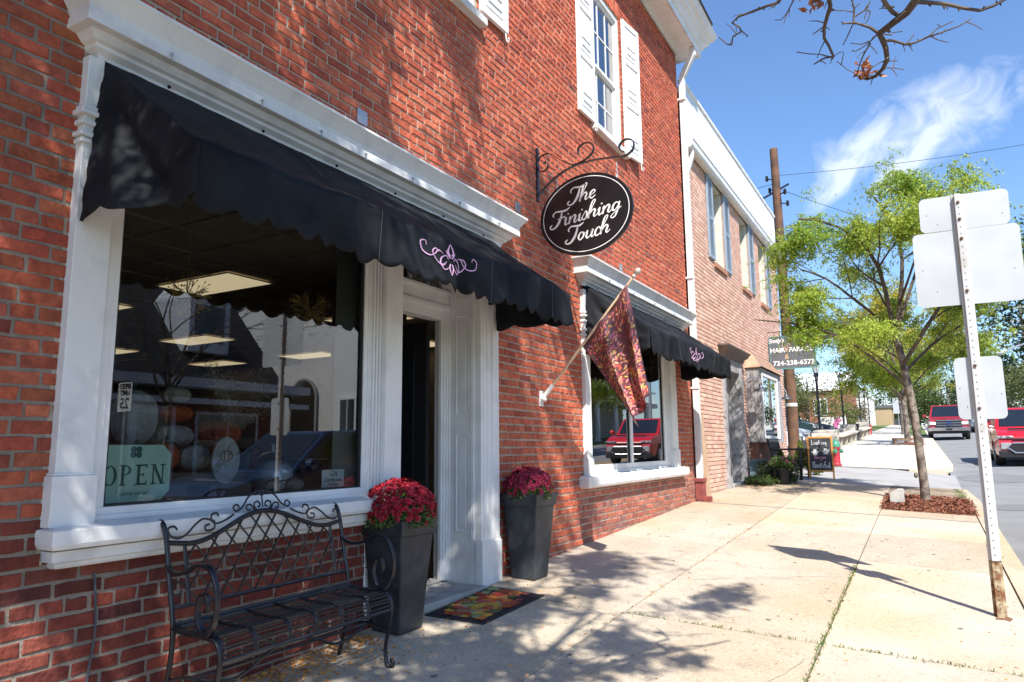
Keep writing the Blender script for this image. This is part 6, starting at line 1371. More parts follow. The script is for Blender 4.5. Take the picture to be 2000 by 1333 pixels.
# --- tree standing beside the camera: throws the dappled shade; only its low twigs enter the picture
random.seed(33); segs, tips = [], []
t = thing('shade_tree', 'nearly bare dark branches hanging in from the top right, with curled brown leaves', 'tree', (0, 0, 0))
b0 = Vector((3.55, -2.1, gz(3.55, -2)-.1)); mb = MB(); tk = [b0, b0+Vector((0, .02, .8)), b0+Vector((.03, .1, 2.0)), b0+Vector((0, .2, 3.1))]; mb.tube(cr(tk, 5), np.interp(np.linspace(0, 3, 16), range(4), [.17, .14, .125, .12]).tolist(), 12); mb.obj('trunk', grey_bark, t, smooth=True)
top = tk[-1]
for (pts, r0, r1, sub, L) in (
  ([top, (3.5, -1.4, 4.3), (3.3, -.9, 5.4), (3.1, -.5, 6.6), (3.0, -.3, 7.8), (2.9, -.1, 9.0)], .085, .03, 9, .95),
  ([top, (3.9, -1.5, 4.2), (4.3, -1.0, 5.2), (4.5, -.4, 6.2), (4.6, .2, 7.2)], .07, .025, 9, .95),
  ([top, (3.2, -1.3, 3.8), (2.7, -.8, 4.6), (2.2, -.5, 5.5), (1.9, -.3, 6.4)], .06, .02, 8, .9),
  ([top, (3.6, -1.2, 3.9), (3.8, -.3, 4.5), (4.0, .6, 5.0), (4.1, 1.3, 5.5)], .055, .02, 8, .8),
  ([top, (3.3, -2.0, 4.2), (3.0, -2.2, 5.3), (2.7, -2.2, 6.5), (2.5, -2.1, 7.6)], .06, .025, 7, .9),
  ([(3.3, -.9, 5.4), (2.8, .1, 6.6), (2.6, .6, 7.6), (2.5, 1.0, 8.4)], .04, .02, 7, .8),
  ([(3.3, -.9, 5.4), (3.0, -1.0, 5.8), (2.6, -1.1, 6.2), (2.3, -1.2, 6.7)], .035, .018, 7, .8),
  ([(3.1, -.5, 6.6), (2.8, -1.2, 7.4), (2.7, -1.8, 8.2)], .035, .018, 7, .8), ([(3.3, -.9, 5.4), (3.3, -.5, 5.7), (3.0, -.1, 6.0), (2.6, .1, 6.2)], .035, .018, 7, .75), ([(3.5, -1.4, 4.3), (3.0, -1.3, 4.8), (2.5, -1.0, 5.2), (2.1, -.9, 5.5)], .035, .018, 7, .75),
  ([(3.1, -.5, 6.6), (3.5, .3, 7.6), (3.6, .9, 8.6), (3.5, 1.2, 9.5)], .04, .018, 7, .8)):
    limb(pts, r0, r1, 1, sub, L, .65, .08, 4)
feed = [(3.6, -1.2, 3.7), (3.62, -.2, 3.95), (3.55, .7, 3.9), (3.46, 1.5, 3.55), (3.37, 2.1, 3.15), (3.333, 2.5, 2.842)]
segs.append(([Vector(p) for p in feed], [.04, .034, .029, .024, .019, .0162], 1))
ln = {}
for k, (P_, r0, r1) in BR.items():
    n_ = len(P_); P2 = [Vector(p) for p in P_]; segs.append((P2, [.6*(r0+(r1-r0)*i/(n_-1)) for i in range(n_)], 3))
for a, b_ in (((3.55, .7, 3.9), BR['c1'][0][0]), ((3.46, 1.5, 3.55), BR['l1'][0][0]), ((3.5, .4, 3.93), BR['a1'][0][0]), ((3.45, 1.2, 3.7), BR['b1'][0][0]), ((3.55, .7, 3.9), BR['r1'][0][-1])):
    a, b_ = Vector(a), Vector(b_); segs.append(([a, a.lerp(b_, .5)+Vector((0, 0, .12)), b_], [.010, .009, .008], 3))
limb_obj(segs, limb_mat, t, fmin=.0018)
mb = MB()                       # knots, spurs and fine twiglets on the visible branches
for k, (P_, r0, r1) in BR.items():
    P2 = cr(P_, 4)
    for i in range(1, len(P2)-1):
        if random.random() < .40:
            d = (P2[i+1]-P2[i-1]).normalized(); a = d.orthogonal(); a.rotate(Quaternion(d, random.uniform(0, 2*PI))); r_ = .6*(r0+(r1-r0)*i/len(P2))
            if random.random() < .6: mb.tube([P2[i], P2[i]+a*(r_*1.35+.002)], [r_*.75, r_*.35], 5)
            else: e = P2[i]+a*random.uniform(.015, .05)+d*.02; mb.tube([P2[i], P2[i].lerp(e, .5)+Vector((0, 0, .004)), e], [.0022, .0018, .0012], 4)
mb.obj('twigs', limb_mat, t)
brn = leaf_mat('curled_brown_leaves', (.30, .10, .04), (.38, .17, .07), (.2, .06, .03), .3, 20)
cl_ = []
for (c, n_, s_) in (((3.115, 2.93, 2.725), 34, .026), ((2.97, 2.65, 2.90), 34, .035)): cl_.append(np.array(c)+rng.normal(0, s_*.55, (n_, 3)))
tl_ = [tp for tp in tips if random.random() < ((.30 if tp[0].y < -1.0 and tp[0].z > 5.2 else .62) if tp[0].x < 3.1 else .36)]
A = leaves_arr(np.concatenate(cl_), .035, .016, .1, 1.0)
A2 = sprays(tl_, (4, 13), .13, .078, .044, .4, 1.0)
fastmesh('leaf_clusters', np.concatenate([A, A2]), 4, [brn], t)
# --- background trees
def big_tree(x, y, h, w, lab, mat, seed, n=5200, leaf=.32, base=.15, zb=None, lumps=16, grp='trees behind the houses and road'):
    r2 = np.random.default_rng(seed); z = (side(x, y) if zb is None else zb); t = thing('tree', lab, 'tree', (0, 0, 0), 0, grp)
    mb = MB(); mb.tube([(x, y, z-.3), (x, y, z+h*.35), (x+.1, y, z+h*.8)], [h*.028, h*.022, h*.006], 8)
    C_ = []; 
    for k in range(lumps):
        v = r2.normal(size=3); v /= np.linalg.norm(v); q = r2.uniform(.35, .95); c = np.array([x+v[0]*w*.5*q, y+v[1]*w*.5*q, z+h*(base+(1-base)*(.5+.44*v[2]*q))]); C_.append((c, w*.5*r2.uniform(.28, .5)))
        if k < 9: mb.tube([(x, y, z+h*(.25+.03*k)), tuple((np.array([x, y, z+h*.4])+c)/2), tuple(c)], [h*.010, h*.007, h*.003], 5)
    mb.obj('trunk', limb_mat, t)
    P_ = []
    for c, r_ in C_:
        m = int(n/lumps); v = r2.normal(size=(m, 3)); v /= np.linalg.norm(v, axis=1)[:, None]; rad = r_*(.55+.5*r2.random((m, 1)))*(1+.25*np.sin(v[:, :1]*6+v[:, 1:2]*5)); P_.append(c+v*rad*[1, 1, .8])
    P_ = np.concatenate(P_); P_ = P_[P_[:, 2] > z+.15]
    fastmesh('crown', leaves_arr(P_, leaf, leaf*.5, .15, .7), 4, mat, t)
dk = leaf_mat('dark_foliage', (.028, .055, .016), (.055, .095, .022), (.09, .12, .03), .3, .25)
md = leaf_mat('mid_foliage', (.06, .10, .022), (.12, .16, .035), (.16, .17, .05), .35, .3)
olv = leaf_mat('olive_foliage', (.13, .17, .05), (.20, .22, .08), (.26, .2, .08), .38, .5)
lg = leaf_mat('light_foliage', (.12, .18, .03), (.19, .24, .045), (.24, .22, .06), .38, .4)
big_tree(11.6, 62, 15, 11, 'huge dark evergreen at the right edge behind the red car', dk, 1, 9000, .36, .10)
big_tree(13.5, 72, 19, 10, 'tall dark tree behind the huge evergreen, rising to the sign backs', dk, 2, 7000, .40, .1)
big_tree(9.8, 58, 5.5, 5, 'lower pale green conifer below the big evergreen at the right edge', olv, 3, 3500, .22, .05)
big_tree(9.0, 98, 11, 9, 'dark leafy tree above the red pickup', dk, 4, 6000, .36, .08)
big_tree(5.4, 112, 8.5, 9, 'mid green tree behind the pickup, left of the dark one', md, 5, 5000, .36, .05)
big_tree(.2, 118, 7.5, 8, 'rounded green tree closing the end of the pavement', md, 6, 4500, .34, .05)
big_tree(12.2, 120, 12, 10, 'dark tree between the pickup and the street light', dk, 7, 5000, .40, .05)
big_tree(2.6, 124, 9.5, 8, 'dark distant tree at the end of the street', dk, 8, 4000, .40, .03)
big_tree(-4.5, 118, 7, 9, 'dark distant tree behind the tan building', dk, 9, 4000, .36, .03)
big_tree(-2.6, 44.5, 4.5, 4.8, 'bushy olive tree beside the car park between the first two lamp posts', olv, 10, 7500, .14, .08, lumps=20)
big_tree(-5.2, 45.5, 5.0, 4.8, 'bushy olive tree behind the utility pole', olv, 11, 6500, .15, .08, lumps=20)
big_tree(-1.15, 50.5, 2.2, 2.2, 'small round green shrub under the second lamp post', lg, 12, 2200, .12, .0)
big_tree(-2.0, 68, 2.6, 3.0, 'bare twiggy brown shrub in front of the far brick wall', leaf_mat('twiggy', (.22, .17, .12), (.28, .22, .15), (.2, .2, .1), .2), 13, 1600, .16, .0)
# grass beyond crest
# ------------------------------------------------------------------ far buildings
def block(name, lab, x0, x1, y0, y1, h, wallm, roofm, roof='flat', rise=1.5, wins=(), cat='building', zb=None, over=.3, trim=white):
    z = min(S(y0), S(y1)) - .3 if zb is None else zb; z1 = max(S(y0), S(y1))+h if zb is None else zb+h; t = thing(name, lab, cat, (0, 0, 0))
    mb = MB(); mb.box((x0, y0, z), (x1, y1, z1))
    if roof == 'gable_x': mb.prism([(y0, z1), (y1, z1), ((y0+y1)/2, z1+rise)], lambda a, b: (x0, a, b), (x1-x0, 0, 0))
    if roof == 'gable_y': mb.prism([(x0, z1), (x1, z1), ((x0+x1)/2, z1+rise)], lambda a, b: (a, y0, b), (0, y1-y0, 0))
    mb.obj('wall', wallm, t)
    mb = MB(); o = over
    if roof == 'flat': mb.box((x0-o, y0-o, z1), (x1+o, y1+o, z1+.35))
    if roof == 'gable_x':
        for s in (-1, 1):
            ye = y0-o if s < 0 else y1+o; ym = (y0+y1)/2; zz = z1-o*rise/((y1-y0)/2)
            mb.add([(x0-o, ye, zz), (x1+o, ye, zz), (x1+o, ym, z1+rise), (x0-o, ym, z1+rise), (x0-o, ye, zz+.16), (x1+o, ye, zz+.16), (x1+o, ym, z1+rise+.16), (x0-o, ym, z1+rise+.16)], [(0, 1, 2, 3), (7, 6, 5, 4), (0, 4, 5, 1), (1, 5, 6, 2), (2, 6, 7, 3), (3, 7, 4, 0)])
    if roof == 'gable_y':
        for s in (-1, 1):
            xe = x0-o if s < 0 else x1+o; xm = (x0+x1)/2; zz = z1-o*rise/((x1-x0)/2)
            mb.add([(xe, y0-o, zz), (xe, y1+o, zz), (xm, y1+o, z1+rise), (xm, y0-o, z1+rise), (xe, y0-o, zz+.16), (xe, y1+o, zz+.16), (xm, y1+o, z1+rise+.16), (xm, y0-o, z1+rise+.16)], [(0, 1, 2, 3), (7, 6, 5, 4), (0, 4, 5, 1), (1, 5, 6, 2), (2, 6, 7, 3), (3, 7, 4, 0)])
    mb.obj('roof', roofm, t)
    for (face, a, b, za, zb_) in wins:       # face 'y0': a,b in x ; 'x0'/'x1': a,b in y
        mb = MB(); g = .05; zz = z+.3 if zb is None else z
        if face == 'y0': mb.box((a, y0-g, zz+za), (b, y0-.001, zz+zb_)); w = mb.obj('window', trim, t); mb = MB(); mb.box((a+.1, y0-g-.012, zz+za+.1), ((a+b)/2-.03, y0-g-.002, zz+zb_-.1)); mb.box(((a+b)/2+.03, y0-g-.012, zz+za+.1), (b-.1, y0-g-.002, zz+zb_-.1)); mb.obj('pane', glass_dark, w)
        if face == 'x0': mb.box((x0-g, a, zz+za), (x0-.001, b, zz+zb_)); w = mb.obj('window', trim, t); mb = MB(); mb.box((x0-g-.012, a+.1, zz+za+.1), (x0-g-.002, (a+b)/2-.03, zz+zb_-.1)); mb.box((x0-g-.012, (a+b)/2+.03, zz+za+.1), (x0-g-.002, b-.1, zz+zb_-.1)); mb.obj('pane', glass_dark, w)
    return t
farbrick = M('far_brick', (.36, .13, .09), .9, (.28, .10, .07), 3, 6); whitew = M('white_siding', (.80, .81, .81), .7); tanw = M('tan_wall', (.45, .33, .20), .8); dkf = M('dark_fence', (.07, .08, .09), .8)
block('far_brick_building', 'long brick building with a white gabled roof beyond the car park', -16, -2.75, 72, 83, 3.2, farbrick, white, 'gable_x', 1.9, [('y0', -12, -10.4, 1.2, 2.8), ('y0', -8.6, -7.2, 1.2, 2.8), ('y0', -5.6, -4.4, 1.2, 2.8)])
block('white_building', 'plain white building between the brick building and the far lamp posts', -4.2, -1.9, 88, 98, 3.2, whitew, white, 'flat', 0, [('y0', -3.0, -2.2, .8, 2.1)], over=.1)
block('tan_building', 'low tan building near the end of the pavement', -2.3, -.2, 101, 108, 2.6, tanw, slate, 'flat', 0, [], over=.15)
t = thing('far_fence', 'dark solid fence at the end of the pavement under the tree', 'fence', (0, 0, 0)); mb = MB(); mb.box((-.2, 106, S(106)-.2), (2.3, 106.1, S(106)+1.5)); 
for k in range(8): mb.box((-.2+k*.35, 105.95, S(106)-.2), (-.15+k*.35, 106, S(106)+1.55))
mb.obj('panel', dkf, t)
block('far_house', 'small pale house half hidden by trees beyond the pickup', 6.4, 9.0, 118, 124, 1.6, whitew, slate, 'gable_x', 1.0, [('y0', 7, 8, .4, 1.1)])
# opposite side of the street (seen mirrored in the shop windows)
darkroof = M('dark_shingle', (.045, .045, .05), .9, (.03, .03, .035), 8, 6); redb = M('dull_red_brick', (.16, .05, .04), .9); trimg = M('blue_grey_trim', (.62, .68, .76), .6)
t = block('dark_roofed_shop', 'dark roofed shop across the street, mirrored in the front shop window', 14.6, 24, 4, 16.3, 3.0, redb, darkroof, 'gable_y', 5.2, [('x0', 5.0, 7.2, .5, 2.3), ('x0', 8.0, 10.4, .4, 2.4), ('x0', 13.2, 15.4, .5, 2.4)], zb=.0, trim=trimg)
mb = MB(); mb.box((14.45, 11.2, .1), (14.59, 12.5, 2.5)); dd_ = mb.obj('door', trimg, t); mb = MB(); mb.box((14.43, 11.4, .4), (14.449, 12.3, 2.3)); mb.obj('pane', glass_dark, dd_)
mb = MB(); mb.box((13.7, 3.6, 3.0), (14.59, 16.7, 3.25)); mb.box((13.75, 3.6, 2.55), (13.9, 16.7, 2.70)); mb.obj('fascia', trimg, t)
mb = MB(); mb.prism([(-.7, 4.2), (.7, 4.2), (.7, 5.8), (0, 6.4), (-.7, 5.8)], lambda a, b: (15.2, 14.0+a, b), (2.4, 0, 0)); dm = mb.obj('dormer', trimg, t); mb = MB(); mb.box((15.18, 13.5, 4.5), (15.199, 14.5, 5.6)); mb.obj('pane', glass_dark, dm)
t = block('white_gabled_building', 'white building with arched windows across the street, mirrored in the front window', 13.2, 26, 21.0, 31, 6.6, whitew, darkroof, 'gable_y', 2.0, [('y0', 15.6, 16.5, 1.3, 3.1)], zb=.2)
for yc in (14.2, 18.4):
    mb = MB(); P_ = [(-.75, 1.6), (.75, 1.6), (.75, 3.4)]+[(.75*math.cos(R(a)), 3.4+.75*math.sin(R(a))) for a in range(15, 180, 15)]+[(-.75, 3.4)]; mb.prism(P_, lambda a, b: (yc+a, 20.92, b), (0, .07, 0)); w = mb.obj('arched_window', M('trim_grey', (.35, .36, .37), .7) if yc == 14.2 else bpy.data.materials['trim_grey'], t)
    mb = MB(); mb.prism([(a*.85, 1.6+(b-1.6)*.95+.05) for a, b in P_], lambda a, b: (yc+a, 20.90, b), (0, .018, 0)); mb.obj('pane', glass_dark, w)
t = block('porch_house', 'white house with a columned porch across the street, mirrored in the second window', 19, 30, 38, 58, 6.5, M('pale_house', (.55, .56, .55), .7), darkroof, 'gable_y', 3.0, [('x0', 40, 42, 1.2, 3.2), ('x0', 44, 46, 1.2, 3.2), ('x0', 49, 51, 1.2, 3.2)], zb=1.1)
for k in range(6): mb = MB(); mb.lathe([(.36, 0), (.36, .2), (.22, .28), (.20, 2.7), (.30, 2.8), (.30, 2.95)], (16.2, 39+3.4*k, 1.45), 14); mb.obj('column', white, t, smooth=True)
mb = MB(); mb.box((16, 38, 1.0), (19, 58, 1.45)); mb.box((15.9, 38, 4.4), (19, 58, 4.75)); mb.box((16, 38, 5.6), (16.08, 58, 5.68))
for k in range(60): mb.box((16.02, 38.1+k*.33, 4.75), (16.06, 38.15+k*.33, 5.6))
mb.obj('porch', white, t)
random.seed(77); locust(12.6, 11.0, 6.5, 'bare young tree on the opposite pavement, mirrored in the front shop window', leaf_mat('sparse', (.07, .09, .03), (.1, .1, .04), (.1, .08, .03), .3), 14, .12, .06, 1.0, .07, None)
locust(12.4, 36, 5.5, 'leafy young tree on the opposite pavement, mirrored in the second window', md, 15, .8, .10, 1.0, .08, None)
big_tree(26, 8, 13, 10, 'tall dark tree behind the dark roofed shop across the street', dk, 31, 4000, .4, .1, grp=None)
big_tree(24, 33, 14, 10, 'tall dark tree between the white buildings across the street', dk, 32, 4000, .4, .1, grp=None)
# ------------------------------------------------------------------ cars
def car(name, lab, cat, x, y, z, rot_, paint, L=4.4, Wd=1.8, H=1.5, hood=1.0, belt=.95, gc=.28, roof=(1.35, 3.9), ws=(.95, None), boxy=.0, wheel=.33, grille='dark', lights=True, group=None, steep=.55, bed=False, deck=None, pitch=0):
    """local frame: nose at y=0 facing -y, x across"""
    t = thing(name, lab, cat, (x, y, z), rot_, group); t.rotation_euler = (pitch, 0, rot_)
    pm = M(name+'_paint', paint, .28, tuple(c*.94 for c in paint), 2, coat=.8) if name+'_paint' not in bpy.data.materials else bpy.data.materials[name+'_paint']
    dark = M('car_trim_dark', (.015, .015, .017), .55) if 'car_trim_dark' not in bpy.data.materials else bpy.data.materials['car_trim_dark']
    gl = bpy.data.materials.get('car_glass') or M('car_glass', (.012, .016, .022), .04, spec=.9)
    hw = Wd/2; wf, wr_ = .18*L+.03, L-.20*L; top = belt
    # body side profile with wheel arches
    def arc(c, r): return [(c+r*math.cos(a), max(gc, wheel*.98+r*math.sin(a))) for a in [PI-PI*k/10 for k in range(11)]]
    ra = wheel+.055
    prof_ = [(L-.02, gc+.02)]; bot = [(0.05, gc), ]+[p for p in arc(wf, ra) if p[1] >= gc]+[p for p in arc(wr_, ra) if p[1] >= gc]+[(L-.05, gc+.02)]
    dk_ = deck if deck else top
    up = [(L, gc+.25), (L-.0, dk_-.12), (L-.06, dk_), (roof[1]+.35*(0 if bed else 1), dk_+(0 if bed else .0)), (hood+.15, top), (hood*.5, top-.05), (.14, top-.15), (.02, top-.28), (-.02, gc+.3), (.0, gc+.1)]
    pl_ = bot+up; n = len(pl_)
    mb = MB(); V = []; 
    rings = [(-1, .93), (-.985, .98), (-.96, 1.0), (.96, 1.0), (.985, .98), (1, .93)]
    # cross-section: width narrows towards hood top and bumpers
    def xw(yy, zz, s):
        w = hw; 
        if zz > top-.30: w *= 1-.10*((zz-(top-.30))/.30)**1.5
        e = max(0, .55-yy)/.55; w *= 1-.10*e**2; e = max(0, yy-(L-.45))/.45; w *= 1-.07*e**2
        if zz < gc+.15: w *= .975
        return s*w
    for s in (-1, 1): V += [(xw(a, b, s), a, b) for a, b in pl_]
    faces = [tuple(range(n)), tuple(range(2*n-1, n-1, -1))]+[(i, n+i, n+(i+1) % n, (i+1) % n) for i in range(n)]
    mb.add(V, faces); body = mb.obj('body', pm, t, bevel=.045, seg=3, smooth=True)
    # greenhouse
    mb = MB(); r0, r1 = roof; b0 = hood; b1 = (r1+.45 if not bed else r1+.08); ti = .80-.0*boxy
    bw_, tw = hw*.90, hw*(.74+.10*boxy)
    base = [(-bw_, b0, top-.02), (bw_, b0, top-.02), (bw_, b1, dk_ if not bed else top), (-bw_, b1, dk_ if not bed else top)]
    if not bed: base[2] = (bw_, b1, dk_-.02); base[3] = (-bw_, b1, dk_-.02)
    tp = [(-tw, r0, H-.03), (tw, r0, H-.03), (tw, r1, H-.05), (-tw, r1, H-.05)]
    mid = [(-tw*.97, (r0*1.9+r1*.1)/2, H), (tw*.97, (r0*1.9+r1*.1)/2, H), (tw*.97, (r1*1.9+r0*.1)/2, H-.01), (-tw*.97, (r1*1.9+r0*.1)/2, H-.01)]
    mb.add(base+tp+mid, [(0, 1, 5, 4), (1, 2, 6, 5), (2, 3, 7, 6), (3, 0, 4, 7), (4, 5, 9, 8), (5, 6, 10, 9), (6, 7, 11, 10), (7, 4, 8, 11), (8, 9, 10, 11)]); mb.obj('cabin', pm, t, bevel=.035, seg=3, smooth=True)
    B = [Vector(p) for p in base]; T = [Vector(p) for p in tp]
    def quad(i, j, u0, u1, v0, v1, off): # panel on face between corners i,j
        a = B[i].lerp(B[j], u0).lerp(T[i].lerp(T[j], u0), v0); b = B[i].lerp(B[j], u1).lerp(T[i].lerp(T[j], u1), v0); c = B[i].lerp(B[j], u1).lerp(T[i].lerp(T[j], u1), v1); d = B[i].lerp(B[j], u0).lerp(T[i].lerp(T[j], u0), v1)
        nn = (b-a).cross(d-a).normalized(); cc = (a+b+c+d)/4-Vector((0, (b0+b1)/2, top)); 
        if nn.dot(cc) < 0: nn = -nn
        return [a+nn*off, b+nn*off, c+nn*off, d+nn*off, a+nn*(off-.03), b+nn*(off-.03), c+nn*(off-.03), d+nn*(off-.03)]
    FQ = [(0, 1, 2, 3), (0, 4, 5, 1), (1, 5, 6, 2), (2, 6, 7, 3), (3, 7, 4, 0)]
    mb = MB(); mb.add(quad(0, 1, .06, .94, .08, .95, .008), FQ); mb.obj('windscreen', gl, t)
    mb = MB(); mb.add(quad(2, 3, .08, .92, .15, .93, .008), FQ); mb.obj('rear_window', gl, t)
    for (i, j) in ((1, 2), (0, 3)):
        for (u0, u1) in (((.13, .47), (.50, .78), (.81, .94)) if not bed else ((.12, .52), (.56, .93))):
            mb = MB(); mb.add(quad(i, j, u0, u1, .12, .90, .008), FQ); mb.obj('side_window', gl, t)
    # wheels
    for (yy, s) in ((wf, -1), (wf, 1), (wr_, -1), (wr_, 1)):
        xo = s*(hw-.13)
        mb = MB(); mb.lathe([(wheel*.60, -.10), (wheel*.93, -.115), (wheel, -.08), (wheel, .08), (wheel*.93, .115), (wheel*.60, .10)], (xo, yy, wheel), 24, axis=(1, 0, 0)); wh = mb.obj('wheel', tyrem, t, smooth=True)
        mb = MB(); mb.lathe([(wheel*.62, .0), (wheel*.62, .012), (wheel*.55, .004)], (xo+s*.102, yy, wheel), 20, axis=(s, 0, 0))
        for k in range(5):
            a = 2*PI*k/5; ca, sa = math.cos(a), math.sin(a); mb.tube([(xo+s*.115, yy, wheel), (xo+s*.118, yy+ca*wheel*.56, wheel+sa*wheel*.56)], .028, 4)
        mb.obj('rim', bpy.data.materials.get('alloy') or M('alloy', (.45, .46, .48), .3, metal=.9), wh)
    # black lower trim, arches, bumpers
    mb = MB(); mb.box((-hw*.93, -.035, gc-.03), (hw*.93, .08, gc+.16)); mb.box((-hw*.93, L-.08, gc), (hw*.93, L+.02, gc+.2)); mb.box((-hw-.004, wf+ra, gc-.02), (-hw+.05, wr_-ra, gc+.10)); mb.box((hw-.05, wf+ra, gc-.02), (hw+.004, wr_-ra, gc+.10)); mb.box((-hw*.9, .25, gc-.06), (hw*.9, L-.25, gc+.15)); mb.obj('lower_trim', dark, t, bevel=.02)
    zl = top-.30
    for s in (-1, 1):
        mb = MB(); x0, x1 = sorted((s*hw*.52, s*hw*.95)); za_, zb_ = ((zl+.02, zl+.10) if grille == 'suv' else ((zl-.10, zl+.10) if grille == 'truck' else (zl-.06, zl+.05))); mb.box((x0, -.035, za_), (x1, .16, zb_)); mb.obj('headlight', bpy.data.materials.get('headlight') or M('headlight', (.42, .43, .45), .08, (.12, .12, .13), 22, 2, coat=1, ramp=(.45, .55)), t, bevel=.03)
        mb = MB(); x0, x1 = sorted((s*hw*.60, s*hw*.87)); mb.box((x0, -.045, gc+(.19 if grille == 'suv' else .20)), (x1, .05, gc+(.37 if grille == 'suv' else .29))); mb.obj('fog_light', bpy.data.materials.get('foglight') or M('foglight', (.35, .36, .38), .2), t, bevel=.02)
        mb = MB(); x0, x1 = sorted((s*hw*.66, s*hw*.95)); mb.box((x0, L-.10, zl-.05), (x1, L+.015, zl+.12)); mb.obj('tail_light', bpy.data.materials.get('taillight') or M('taillight', (.35, .01, .01), .2, coat=1), t, bevel=.02)
        mb = MB(); mb.tube([(s*hw*.90, hood+.22, top+.02), (s*(hw+.08), hood+.20, top+.06)], .02, 6); mb.lathe([(.04, -.09), (.085, -.06), (.09, .05), (.05, .09)], (s*(hw+.12), hood+.20, top+.09), 10, axis=(1, 0, 0)); mb.obj('mirror', pm, t, smooth=True)
        mb = MB()
        for k in (.34, .60): mb.box((s*(hw+.002)-.003, L*k, top-.22), (s*(hw+.002)+.012, L*k+.16, top-.19))
        for k in (.29, .52, .74): mb.box((s*hw-.004, L*k, gc+.12), (s*hw+.004, L*k+.010, top-.08))
        mb.obj('door_lines', dark, t)
    g = MB()
    if grille == 'suv':
        P_ = [(-.50, .20), (.50, .20), (.62, .0), (.46, -.22), (-.46, -.22), (-.62, 0)]
        g.prism([(a*hw*1.12, gc+.24+b*.62) for a, b in P_], lambda a, b: (a, -.05, b), (0, .05, 0)); g.obj('grille', dark, t)
        g = MB(); pts = [(a*hw*1.12, -.055, gc+.24+b*.62) for a, b in P_]; g.tube(pts, .018, 6, closed=True); g.obj('grille_frame', chrome, t)
        g = MB(); g.box((-hw*.55, -.03, top-.31), (hw*.55, .1, top-.27)); g.box((-.55, .35, top-.045), (.55, .40, top+.0)); g.obj('hood_line', dark, t)
    elif grille == 'truck':
        g.box((-hw*.62, -.06, top-.50), (hw*.62, .04, top-.12)); g.obj('grille', dark, t)
        g = MB()
        for k in range(3): g.box((-hw*.60, -.075, top-.44+k*.13), (hw*.60, -.04, top-.40+k*.13))
        g.box((-hw*.99, -.12, gc+.10), (hw*.99, -.0, gc+.28)); g.obj('chrome_bumper', chrome, t, bevel=.02)
        g = MB(); g.lathe([(.12, 0), (.12, .02)], (0, -.085, top-.31), 16, axis=(0, -1, 0)); g.obj('badge', M('badge_blue', (.03, .05, .15), .3), t)
    else:
        g.box((-hw*.5, -.045, top-.42), (hw*.5, .05, top-.26)); g.box((-hw*.6, -.05, gc+.08), (hw*.6, .05, gc+.26)); g.obj('grille', dark, t, bevel=.01)
        g = MB(); g.box((-hw*.5, -.05, top-.35), (hw*.5, -.04, top-.33)); g.obj('grille_bar', chrome, t)
    g = MB(); g.box((-.15, -.065 if grille != 'truck' else -.13, gc+(.24 if grille != 'truck' else .13)), (.15, -.05 if grille != 'truck' else -.12, gc+(.35 if grille != 'truck' else .24))); g.obj('number_plate', white if grille == 'dark' else dark, t)
    return t
pt = math.atan(.0375)
car('red_suv', 'bright red boxy small SUV coming up the road at the right edge', 'car', 5.75, 23.9, rz(5.7, 25.5)-.065, 0, (.55, .006, .012), L=4.15, Wd=1.80, H=1.60, hood=.95, belt=1.04, roof=(1.55, 3.75), boxy=.7, wheel=.34, grille='suv', pitch=pt)
tr = car('red_pickup', 'dark red pickup truck with lit headlights driving towards us', 'pickup truck', 4.35, 46, rz(4.3, 48)-.08, 0, (.32, .012, .02), L=5.8, Wd=2.0, H=1.93, hood=1.45, belt=1.24, gc=.42, roof=(2.25, 3.9), boxy=.1, wheel=.40, grille='truck', bed=True, pitch=pt)
for s in (-1, 1):
    mb = MB(); mb.box((s*.74-.13, -.05, .88), (s*.74+.13, -.04, .99)); mb.obj('lit_lamp', M('lit_headlight%d' % (s+1), (1, .93, .82), .4, emit=2.2), tr)
car('silver_suv', 'silver blue SUV following half hidden behind the nearest sign post', 'car', 7.0, 60, rz(7.0, 62)-.05, 0, (.28, .32, .38), L=4.5, Wd=1.85, H=1.62, hood=1.1, belt=1.0, roof=(1.8, 3.9), boxy=.3, wheel=.35, pitch=pt)
car('navy_sedan', 'dark navy car passing close by, seen only mirrored in the front shop window', 'car', 5.75, 6.5, rz(5.7, 8.5)-.065, 0, (.012, .03, .09), L=4.7, Wd=1.85, H=1.5, hood=1.25, belt=.92, roof=(2.1, 3.7), wheel=.33, pitch=pt)
def lotcar(*a, **k):
    return car(*a, rot_=R(90), **k)
lotcar('white_car', 'white car nearest in the car park, its nose behind the utility pole', 'car', -.35, 25.6, S(25.6)-.05, paint=(.75, .76, .78), L=4.6, Wd=1.8, H=1.46, hood=1.15, belt=.90, roof=(2.0, 3.7), group='cars in the car park')
lotcar('grey_blue_car', 'grey blue saloon second in the car park behind the white car', 'car', -.45, 29.6-1.1, S(28.6)-.02, paint=(.24, .28, .36), L=4.7, Wd=1.82, H=1.50, hood=1.15, belt=.93, roof=(2.1, 3.8), group='cars in the car park')
lotcar('dark_suv', 'dark green blue SUV third in the car park, roof above the saloon', 'car', -.55, 32.0, S(31.5)+.02, paint=(.02, .045, .05), L=4.8, Wd=1.9, H=1.78, hood=1.2, belt=1.08, roof=(1.9, 4.2), boxy=.8, wheel=.37, group='cars in the car park')
lotcar('black_car', 'black car fourth in the car park, nose left of the second lamp post', 'car', -.3, 35.4, S(35)+.02, paint=(.015, .018, .025), L=4.6, Wd=1.82, H=1.5, hood=1.1, belt=.95, roof=(2.0, 3.8), group='cars in the car park')

